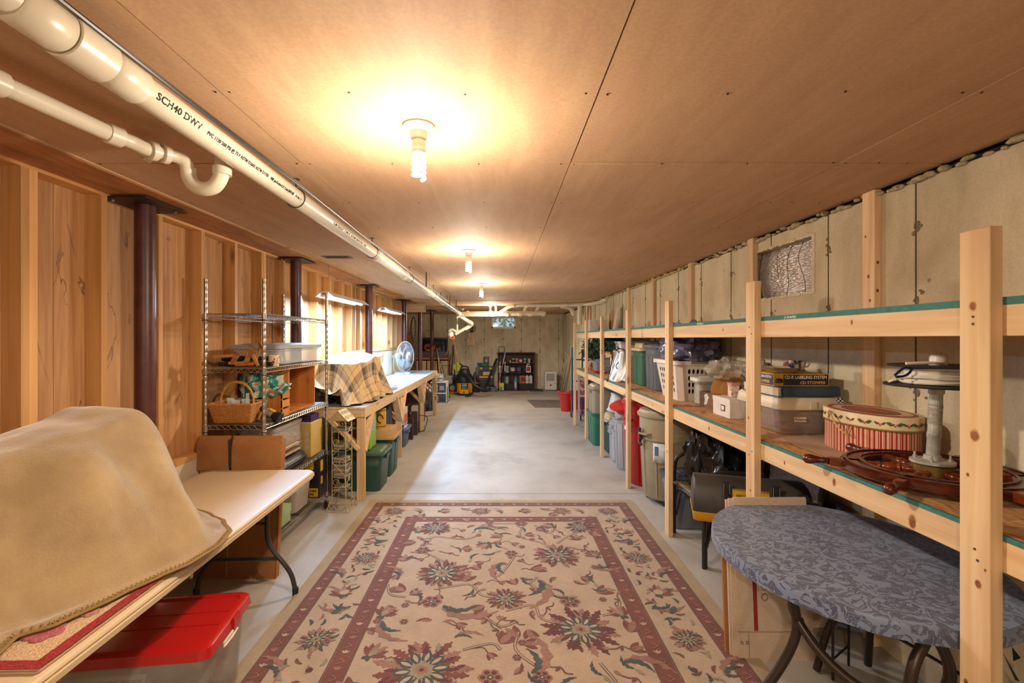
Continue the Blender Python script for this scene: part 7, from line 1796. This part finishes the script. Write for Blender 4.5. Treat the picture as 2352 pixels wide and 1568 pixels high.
MB().box(.20, .2012, -.1, .14, .06, .40).build('printed_panel', M('6f6a62', .6, 0, .3), t); MB().box(.2, .2015, -.2, .3, 0, .03).build('black_foot_print', BLACK, t)
solo('bag_of_rags', crumple((-1.62, 12.0, .542), .13, (1.1, 1, 1), 22, .4, 2.6, 35), M('8d978c', .6, 0, .3), 'pale cloth bundle on top of the white appliance carton', 'bundle', smooth=True)

# ---------------- the far end ----------------
YB = 15.33
# tool rack and drawers, far left
tr = T('tool_cabinet', 'low wooden tool bench with cream drawers at the back left', 'cabinet', (-1.95, 14.6, 0))
TBW = wood('old_bench', '6d4220', '9a6232', 'x', knots=False)
MB().box(-.65, .35, -.3, .3, 1.0, 1.05).build('top', M('b5642c', .5), tr)
for x0, x1 in ((-.63, -.33), (-.3, .0), (.03, .33)): 
    d_ = MB().box(x0, x1, -.30, -.27, .35, .96).build('drawer_front', M('b5a36e', .5), tr, bevel=.004); MB().box((x0 + x1) / 2 - .03, (x0 + x1) / 2 + .03, -.315, -.30, .6, .62).build('pull', M('5a4c30', .4, .5), d_)
MB().box(-.65, -.63, -.28, .3, 0, 1.0).box(.33, .35, -.28, .3, 0, 1.0).box(-.63, .33, .28, .3, 0, 1.0).build('carcass', TBW, tr); MB().box(-.63, .33, -.27, .28, .3, .35).build('shelf', TBW, tr)
t = T('tool_chest', 'open dark grey metal tool chest with raised lid on the bench', 'tool chest', (-2.0, 14.55, 1.05)); GM = M('2e2d2b', .5, .3, .1)
MB().box(-.45, .36, -.22, .2, 0, .20).build('box_body', M('4a4844', .5, .2), t, bevel=.006); MB().box(-.45, .36, .16, .2, .2, .62).build('back', GM, t); MB().box(-.45, .36, -.16, .2, .56, .62).build('lid', M('3b3a36', .5, .2), t, bevel=.01)
MB().box(-.45, -.43, -.1, .2, .2, .58).box(.34, .36, -.1, .2, .2, .58).build('side', GM, t)
for k, (x, z, h, w_) in enumerate(((-.34, .24, .28, .06), (-.2, .22, .22, .09), (-.05, .22, .26, .05), (.08, .24, .2, .1), (.22, .22, .26, .05))): 
    q = T('hand_tool', ['long grey tool standing leftmost in the open tool chest', 'wide grey tool second from left in the tool chest', 'slim tool at the middle of the open tool chest', 'broad grey tool right of middle in the tool chest', 'slim tool at the right end of the tool chest'][k], 'tool', (-2.0 + x, 14.62, 1.25)); MB().box(-w_ / 2, w_ / 2, -.03, .03, 0, h * .6).lathe([(.02, h * .6), (.03, h * .8), (.012, h)], seg=8).build('tool', M('5a564e', .4, .4, .3), q, bevel=.004)
t = T('circular_saw', 'orange power saw resting on the tool chest tray', 'power tool', (-2.22, 14.30, 1.251)); MB().lathe([(.11, -.03), (.12, 0), (.10, .03), (.04, .035)], (0, 0, .12), 20, axis='y').build('blade_guard', M('c9561f', .45), t, smooth=True); MB().box(.03, .2, -.04, .04, .05, .2).build('motor', M('c9561f', .45), t, bevel=.015); MB().box(-.06, .06, -.045, -.035, .06, .15).build('badge', M('1c1c1c', .4), t)
# hanging coil, wheel, boards on the wall
t = T('bicycle_wheel', 'dark wheel rim hanging behind the fourth red column', 'wheel', (-2.05, 10.46, 1.86)); MB().tube([(.0, .0 + .27 * cos(k * pi / 16), .27 * sin(k * pi / 16)) for k in range(32)], .016, 8, closed=True).build('tyre', BLACK, t, smooth=True)
sk = MB()
for k in range(12): sk.tube([(0, 0, 0), (0, .26 * cos(k * pi / 6), .26 * sin(k * pi / 6))], .002, 4)
sk.build('spokes', CHROME, t); MB().lathe([(.02, -.03), (.02, .03)], (0, 0, 0), 10, axis='x').build('hub', CHROME, t)
t.location = (-2.0, 10.72, 1.86)
t = T('mounting_board', 'tall pine board with a black pump controller on back wall', 'board', (-.98, YB - .02, 1.42)); MB().box(-.12, .13, -.02, .02, 0, .93).build('board', PINE_Z, t); MB().box(-.02, .09, -.09, -.02, .42, .62).build('controller', BLACK, t, bevel=.01); MB().lathe([(.03, -.1), (.03, -.09)], (.035, 0, .52), 14, axis='y').build('dial', M('4a5a4c', .4), t); MB().box(.135, .155, -.06, -.02, .46, .64).build('side_plug', BLACK, t)
MB().tube(arc([(-.02, -.03, .45), (-.09, -.03, .4), (-.08, -.03, .25), (.0, -.03, .22)], 5), .006, 6).build('wire', BLACK, t)
t = T('mounting_board', 'narrow pine board carrying an outlet at back left corner', 'board', (-2.95, YB - .02, 1.35)); MB().box(-.06, .06, -.02, .02, 0, .95).build('board', PINE_Z, t); MB().rr([(-.0, .05, .04, .01), (.1, .05, .04, .01)], (0, -.05)).build('outlet', M('b3a98c', .4), t)
# leaning poles
def pole(name, label, cat, a, b_, r_, m, extra=None):
    t = T(name, label, cat, (a.x, a.y, 0)); o = MB().tube([a, b_], r_, 8).build('handle', m, t, world=True, smooth=True)
    if extra:
        f0, f1, rr_, mm, nm = extra; MB().tube([a.lerp(b_, f0), a.lerp(b_, (f0 + f1) / 2), a.lerp(b_, f1)], [rr_ * .7, rr_, rr_ * .8], 10).build(nm, mm, t, world=True, smooth=True)
    return t
TW = M('c9b48c', .6); PUR = M('4a2230', .5)
fz = lambda px, y: Vector((PY(px, 777, y).x, y, .02))
pole('broom', 'teal-headed broom leaning with the cream pole nearest the carton', 'broom', fz(1030, 12.9), PY(1002, 800, 14.5), .014, TW, (0, .2, .07, M('1f7a72', .7), 'bristle_head'))
pole('mop', 'maroon-handled mop leaning left of the galvanised can', 'mop', fz(1024, 13.4), PY(1006, 802, 14.6), .018, PUR, (.45, .6, .035, M('3a2a48', .7), 'grip'))
pole('mop', 'pale pole leaning farthest left against the tool bench', 'mop', fz(1016, 13.0), PY(1004, 802, 14.4), .013, TW)
pole('long_stick', 'long pale stick leaning highest at the tool bench corner', 'stick', fz(1027, 14.0), PY(1009, 792, 14.9), .014, TW)
pole('shovel', 'black pole with orange grip leaning on back wall', 'shovel', fz(1034, 14.3), PY(1042, 792, YB - .05), .016, M('4a4238', .5), (.9, 1, .03, M('c4452a', .5), 'orange_grip'))
pole('wooden_rake', 'bare wooden rake handle leaning behind the yellow vacuum', 'rake', fz(1046, 14.6), PY(1042, 800, YB - .05), .016, M('8a6238', .7), (.0, .25, .07, M('a8846a', .8), 'brush_head'))
t = T('ash_can', 'galvanised ribbed can behind the leaning poles', 'can', (PY(1026, 0, 14.0).x, 14.0, 0)); MB().lathe([(.17, 0), (.19, .5), (.20, .51), (.20, .53), (.18, .53), (.16, .02)], seg=28).build('can', GALV, t, smooth=True)
t = T('tomato_cage', 'dark wire cage standing up out of the galvanised can', 'wire cage', (t.location.x, 14.0, .03)); 
for k in range(6): MB().tube([(.1 * cos(k), .1 * sin(k), 0), (.16 * cos(k), .16 * sin(k), 1.25)], .004, 5).build('wire', DKMETAL, t)
for z in (.8, 1.1): MB().tube([(.15 * cos(k * pi / 8), .15 * sin(k * pi / 8), z) for k in range(16)], .004, 5, closed=True).build('ring_wire', DKMETAL, t)
# vacuum
VX = PY(1067, 0, 13.6).x
v_ = T('shop_vacuum', 'yellow and black wet-dry vacuum with a thick black hose', 'vacuum cleaner', (VX, 13.6, 0))
VY = M('d89a14', .35, 0, .04)
MB().lathe([(.22, .06), (.225, .08), (.235, .36), (.24, .37)], seg=32).build('tank', VY, v_, smooth=True)
MB().lathe([(.245, .365), (.25, .38), (.25, .52), (.22, .56), (.215, .60), (.17, .62), (.16, .70), (.12, .76), (.06, .77), (.01, .77)], seg=32).build('motor_head', BLACK, v_, smooth=True)
MB().tube(arc([(-.12, 0, .72), (-.08, 0, .82), (.08, 0, .82), (.12, 0, .72)], 5), .02, 8).build('carry_handle', BLACK, v_, smooth=True)
MB().grid(lambda u, v: (.232 * cos(radians(250 + 50 * u)), .232 * sin(radians(250 + 50 * u)), .19 + .17 * v), 10, 2).build('label_panel', M('191a2c', .4), v_, smooth=True, solid=.004)
tf = lambda s_, z0, a0: (lambda x, y, z: Vector((VX + .2365 * cos(radians(a0) + x / .236), 13.6 + .2365 * sin(radians(a0) + x / .236), z0 + y)))
text('shop-vac', .055, M('dfe2e6', .5), v_, (0, 0, 0), (1, 0, 0), (0, 0, 1), fn=tf(1, .275, 254), fit=.17, bold=.002)
text('20', .065, M('e0d02a', .5), v_, (0, 0, 0), (1, 0, 0), (0, 0, 1), fn=tf(1, .205, 256), bold=.002); text('gallon', .035, M('dfe2e6', .5), v_, (0, 0, 0), (1, 0, 0), (0, 0, 1), fn=tf(1, .215, 275), fit=.09, bold=.001)
st_ = MB()
for k in range(4):
    st_.grid(lambda u, v: (.2365 * cos(radians(256 + 10 * k + 5 * u + 3 * v)), .2365 * sin(radians(256 + 10 * k + 5 * u + 3 * v)), .325 + .03 * v), 1, 1)
st_.build('hazard_stripes', VY, v_, solid=.001)
for k in range(4):
    a = pi / 4 + k * pi / 2; w_ = MB().ball((.22 * cos(a), .22 * sin(a), .03), .03, 12).build('caster', BLACK, v_, smooth=True); MB().box(.2 * cos(a) - .035, .2 * cos(a) + .035, .2 * sin(a) - .035, .2 * sin(a) + .035, .05, .11).build('caster_foot', BLACK, w_, bevel=.01)
MB().lathe([(.022, -.245), (.022, -.22)], (0, 0, .11), 14, axis='y').build('drain_plug', BLACK, v_)
hp = arc([PY(1064, 858, 13.35), PY(1078, 868, 13.2), PY(1090, 884, 13.1), PY(1108, 893, 13.1), PY(1122, 895, 13.2), PY(1125, 893, 13.35)], 10)
MB().tube(hp, [.040 + .004 * (k % 2) for k in range(len(hp))], 12).build('hose', BLACK, v_, world=True, smooth=True)
t = T('vacuum_wand', 'straight black vacuum tube leaning up toward the bookcase', 'vacuum tube', (PY(1109, 0, 14.2).x, 14.2, 0)); MB().tube([Vector((PY(1110, 0, 14.2).x, 14.2, .03)), PY(1141, 824, 14.9)], .034, 12).build('tube', BLACK, t, world=True, smooth=True)
t = T('floor_nozzle', 'small black vacuum nozzle lying on the floor by the hose', 'nozzle', (PY(1079, 0, 13.2).x, 13.2, 0)); MB().bar((-.05, -.05, .03), (.08, .06, .09), .06, .05).box(-.13, -.02, -.12, .02, 0, .04).build('nozzle', BLACK, t, bevel=.008)
t = T('vent_cone', 'black cone-shaped blower with orange band beside the vacuum', 'blower', (PY(1091, 0, 14.3).x, 14.3, 0)); MB().lathe([(.14, 0), (.145, .25), (.15, .27), (.13, .35), (.07, .42), (.05, .55), (.02, .62), (.005, .625)], seg=24).build('body', M('1d2026', .45), t, smooth=True); MB().lathe([(.151, .28), (.151, .30)], seg=24, cap=False).build('orange_band', M('c96a2c', .5), t)
# tool boxes
t = T('tool_box_tower', 'stacked black tool boxes with yellow latches left of the bookcase', 'tool box', (PY(1117, 0, 14.8).x, 14.8, 0)); BKT = M('1b1e22', .45)
MB().box(-.25, .24, -.2, .2, 0, .40).build('bottom_box', BKT, t, bevel=.01); MB().box(-.24, .23, -.2, .2, .41, .62).build('middle_box', BKT, t, bevel=.01); MB().box(-.23, .22, -.18, .18, .62, .76).build('top_box', BKT, t, bevel=.01)
for a in ((-.2, -.11, .68, .74), (.1, .17, .68, .74)): MB().box(a[0], a[1], -.195, -.175, a[2], a[3]).build('latch', M('d08a1c', .45), t, bevel=.003)
MB().box(-.21, .2, -.207, -.2, .41, .47).build('yellow_band', M('d08a1c', .45), t); MB().box(-.1, .12, -.207, -.2, .50, .60).build('parts_window', M('b9a678', .4, 0, .4, sc=40), t)
t = T('blue_crate', 'small blue mesh crate on top of the black tool boxes', 'crate', (PY(1102, 0, 14.8).x, 14.8, .762)); MB().rr([(0, .07, .08, .01), (.11, .085, .095, .01), (.11, .08, .09, .01), (.01, .065, .075, .01)]).build('crate', M('27405e', .5), t)
solo('green_netting', crumple((PY(1113, 0, 14.78).x, 14.74, .762), .09, (1.3, .9, .6), 22, .4, 3, 77), M('1f7a4c', .7, 0, .3), 'heap of green netting on top of the black tool boxes', 'netting', smooth=True)
t = T('upright_tray', 'upright black tray with oval handle hole behind tool boxes', 'tray', (PY(1117, 0, 15.1).x, 15.1, .0)); 
hb_ = basket_wall((-.09, 0, .0), (.09, 0, .0), (-.09, 0, 1.06), (.09, 0, 1.06), 1, 5, lambda i, j: j == 4); hb_.build('tray', BKT, t, solid=.02)
t = T('grey_basin', 'small grey basin with dark contents on floor by tool boxes', 'basin', (PY(1129, 0, 14.35).x, 14.35, 0)); MB().rr([(0, .13, .13, .03), (.17, .16, .16, .04), (.17, .15, .15, .04), (.02, .12, .12, .03)]).build('basin', M('5f666c', .5), t, smooth=True); MB().ball((0, 0, .15), .12, 12, (1, 1, .5)).build('contents', BLACK, t, smooth=True)
# chain-saw-like and engine items left of the vacuum
t = T('small_engine', 'small dark engine with orange base left of the yellow vacuum', 'engine', (PY(1040, 0, 13.9).x, 13.9, 0)); MB().box(-.16, .14, -.12, .12, 0, .08).build('base', M('b8481f', .5), t, bevel=.01); MB().box(-.12, .1, -.1, .1, .08, .3).build('block', M('2a2826', .5, .3), t, bevel=.02); MB().lathe([(.08, -.13), (.08, -.1)], (.0, 0, .18), 16, axis='y').build('pull_start', M('8a8076', .4, .5), t)
t = T('black_crate', 'plain black crate stacked behind the small engine', 'crate', (PY(1042, 0, 14.5).x, 14.5, 0)); MB().rr([(0, .19, .15, .02), (.5, .2, .16, .02), (.5, .19, .15, .02), (.02, .17, .13, .02)]).build('crate', BLACK, t)
t = T('cord_reel', 'yellow-green cord reel with black handle atop the vacuum', 'cord reel', (PY(1052, 0, 14.3).x, 14.3, 0)); MB().tube([(0, 0, 0), (0, 0, .75)], .012, 6).build('stand', DKMETAL, t); MB().lathe([(.13, -.06), (.13, -.05), (.06, -.04), (.06, .04), (.13, .05), (.13, .06)], (0, 0, .78), 20, axis='y').build('reel', M('b0b82c', .5), t, smooth=True); MB().tube([(.03, -.07, .9), (.16, -.07, .8)], .02, 8).build('handle', BLACK, t)
# bookcase with paint cans
bx0, bx1 = PY(1143, 0, 15.0).x, PY(1228, 0, 15.0).x; bw = bx1 - bx0
bc_ = T('bookcase', 'dark brown three-shelf bookcase holding paint cans on back wall', 'bookcase', ((bx0 + bx1) / 2, 15.15, 0))
DB = wood('dark_laminate', '3a211a', '4a2a20', 'x', knots=False, rand=.03); H_ = 1.17; hw = bw / 2
MB().box(-hw, -hw + .03, -.15, .15, 0, H_).build('side_panel', DB, bc_, bevel=.002); MB().box(hw - .03, hw, -.15, .15, 0, H_).build('side_panel', DB, bc_, bevel=.002)
MB().box(-hw - .02, hw + .02, -.17, .15, H_, H_ + .025).build('top', DB, bc_, bevel=.003); MB().box(-hw + .03, hw - .03, .14, .15, 0, H_).build('back_panel', M('2f1c18', .6), bc_)
SHZ = [.20, .555, .865]
for z in SHZ: MB().box(-hw + .03, hw - .03, -.145, .14, z - .022, z).build('shelf', DB, bc_)
MB().box(-hw + .03, hw - .03, -.13, -.115, 0, .178).build('kick_board', BLACK, bc_)
MB().lathe([(.006, -.0), (.016, .01)], (hw, -.1, .72), 10, axis='x').build('white_knob', M('e0dcd0', .4), bc_)
def can(px, shelf, r_, h, m, label, band=None, lidc='b9b7b0', cat='paint can', handle=False):
    x = PY(px, 0, 15.05).x; t = T('paint_can', label, cat, (x, 15.08, SHZ[shelf])); MB().lathe([(r_ * .96, 0), (r_, .004), (r_, h - .006), (r_ * 1.03, h - .003), (r_ * 1.03, h), (r_ * .9, h), (r_ * .88, h - .006), (.005, h - .006)], seg=20).build('can', M(m, .4, .2, .15, sc=25), t, smooth=True)
    if band: MB().lathe([(r_ * 1.012, h * .2), (r_ * 1.012, h * .78)], seg=20, cap=False).build('paper_label', M(band, .6, 0, .35, sc=22), t, smooth=True)
    MB().tube(arc([(-r_, 0, h * .8), (0, -r_ * .9, h * .98), (r_, 0, h * .8)], 4), .003, 5).build('bail', CHROME, t)
    return t
for a in ((1179, 2, .05, .13, 'c9c6be', 'first white and black paint can on the upper bookcase shelf', '34302e'), (1187, 2, .052, .13, 'c9b8a4', 'second paint can, red and white, on the upper bookcase shelf', 'a3543c'), (1196, 2, .056, .13, 'b03a30', 'third paint can with red top on the upper bookcase shelf', 'c9bab0'), (1206, 2, .052, .13, 'c6c8c0', 'fourth paint can with green trim on the upper bookcase shelf', '4c6a5c'), (1215.5, 2, .05, .13, 'b5b2ac', 'fifth, plain silvery paint can on the upper bookcase shelf', None),
          (1148, 1, .07, .20, 'b9bab6', 'leftmost pale paint can on the middle bookcase shelf', '6a7a7c'), (1164, 1, .08, .20, 'c4c5bc', 'second pale paint can on the middle bookcase shelf', '8c938c'), (1178, 1, .08, .20, '3c3a48', 'third, dark paint can with white label on middle shelf', 'b9b2a8'), (1192, 1, .08, .20, '3a3050', 'fourth, purple paint can on the middle bookcase shelf', '5a4a7a'),
          (1164, 0, .075, .21, 'bcb7a8', 'pale paint can at left of the lower bookcase shelf', '9fa6a0')): can(*a)
t = T('yellow_bottle', 'little yellow bottle at left of the upper shelf paint cans', 'bottle', (PY(1172, 0, 15.05).x, 15.07, SHZ[2])); MB().lathe([(.032, 0), (.034, .05), (.014, .07), (.014, .09)], seg=14).build('bottle', M('d09a2c', .4), t, smooth=True)
t = T('jug', 'white jug with red label at right of middle bookcase shelf', 'jug', (PY(1214, 0, 15.05).x, 15.07, SHZ[1])); MB().rr([(0, .075, .06, .02), (.2, .078, .06, .02), (.26, .05, .04, .02), (.30, .03, .03, .01), (.31, .025, .025, .01)]).build('body', M('d6d2c8', .4), t, smooth=True); MB().box(-.06, .05, -.0625, -.06, .04, .18).build('red_label', M('9c2420', .5, 0, .2), t); MB().box(-.04, .06, -.062, -.05, .2, .25).build('black_handle', BLACK, t, bevel=.008)
t = T('orange_box', 'orange printed box on the lower bookcase shelf', 'box', (PY(1199, 0, 15.05).x, 15.07, SHZ[0])); MB().box(-.09, .09, -.08, .08, 0, .25).build('carton', M('b5482a', .5, 0, .15), t); MB().box(-.03, .075, -.082, -.08, .07, .19).build('printed_picture', M('35322f', .5), t)
for k, px in enumerate((1210.5, 1219)):
    t = T('slim_tin', ['left of two tall white tins on lower bookcase shelf', 'right of two tall white tins on lower bookcase shelf'][k], 'tin', (PY(px, 0, 15.05).x, 15.07, SHZ[0])); MB().box(-.05, .05, -.04, .04, 0, .24).build('tin', M('c9c5bc', .4, 0, .1), t, bevel=.004); MB().lathe([(.015, .24), (.015, .27)], seg=10).build('cap', M('d8d4cc', .4), t); MB().box(-.051, -.03, -.041, -.0402, .08, .12).build('red_mark', M('9c2420', .5), t)
t = T('spray_bottle', 'blue-grey bottle standing on the black mat before bookcase', 'bottle', (PY(1184.5, 0, 14.75).x, 14.75, .025)); MB().rr([(0, .055, .04, .02), (.3, .058, .04, .02), (.38, .03, .025, .015), (.42, .025, .02, .01)]).build('bottle', M('4a5270', .35, 0, .2), t, smooth=True); MB().box(-.035, .02, -.0415, -.04, .06, .25).build('white_label', M('a9b0bc', .5), t)
t = T('rubber_mat', 'thick black mat lying flat in front of the bookcase', 'mat', (PY(1195, 0, 14.75).x, 14.75, 0)); MB().rr([(0, .72, .22, .05), (.024, .71, .21, .05)]).build('mat', M('262826', .6, 0, .15), t)
for (px0, px1, m, lb, nm) in ((1143, 1161, 'b8432c', 'orange-red long-handled tool leaning across the bookcase', 'long_tool'), (1148, 1148.5, 'a8a49c', 'thin steel rod leaning at the left bookcase edge', 'steel_rod'), (1158, 1160, '2a3038', 'slim dark squeegee pole leaning inside the bookcase edge', 'squeegee')):
    a = Vector((PY(px0, 0, 14.75).x, 14.75, .03)); b_ = PY(px1, 807 if px0 == 1143 else 830, 14.95); t = T(nm, lb, 'pole', (a.x, a.y, 0)); MB().tube([a, a.lerp(b_, .66)], .012, 7).build('lower_pole', M(m, .5), t, world=True); MB().tube([a.lerp(b_, .66), b_], .010, 7).build('upper_pole', M('b5b2aa', .4, .4), t, world=True)
t = T('yellow_bin', 'yellow and blue plastic tub with brushes left of bookcase', 'tub', (PY(1152, 0, 14.8).x, 14.85, .025)); MB().rr([(0, .07, .06, .01), (.22, .08, .06, .01)]).build('tub', M('c9b52c', .5, 0, .3, sc=20), t); MB().box(-.05, .02, -.07, -.06, 0, .1).build('blue_tag', M('4a7a90', .5), t)
t.location.y = 14.72
t = T('step_stool_frame', 'black square-handled frame standing on top of the bookcase', 'frame', (PY(1152, 0, 15.15).x, 15.15, H_ + .0255)); MB().tube([(-.09, 0, 0), (-.09, 0, .19), (.09, 0, .19), (.09, 0, 0)], .009, 6).build('frame', BLACK, t)
# dehumidifier
t = T('dehumidifier', 'white upright dehumidifier against the back wall', 'dehumidifier', (PY(1265, 0, 14.75).x, 14.85, 0)); DW = M('d5d0c0', .4, 0, .02)
MB().box(-.19, .19, -.14, .15, .02, .60).build('cabinet', DW, t, bevel=.02, seg=3); MB().box(-.14, .11, -.145, -.138, .31, .54).build('grille_recess', M('8c8f84', .5), t)
lv_ = MB()
for k in range(9): lv_.box(-.14, .11, -.152, -.144, .315 + k * .026, .322 + k * .026)
lv_.box(-.06, -.055, -.153, -.144, .31, .54).box(.03, .035, -.153, -.144, .31, .54); lv_.build('louvres', M('bdb9aa', .4), t)
MB().box(-.02, .015, -.145, -.139, .15, .21).build('display', BLACK, t); MB().lathe([(.014, -.15), (.014, -.139)], (.13, 0, .23), 12, axis='y').build('knob', BLACK, t); MB().box(.188, .194, -.05, .12, .35, .55).build('side_vent', M('4c4a44', .5), t)
MB().box(-.16, .16, -.1, .12, 0, .02).build('base', BLACK, t)
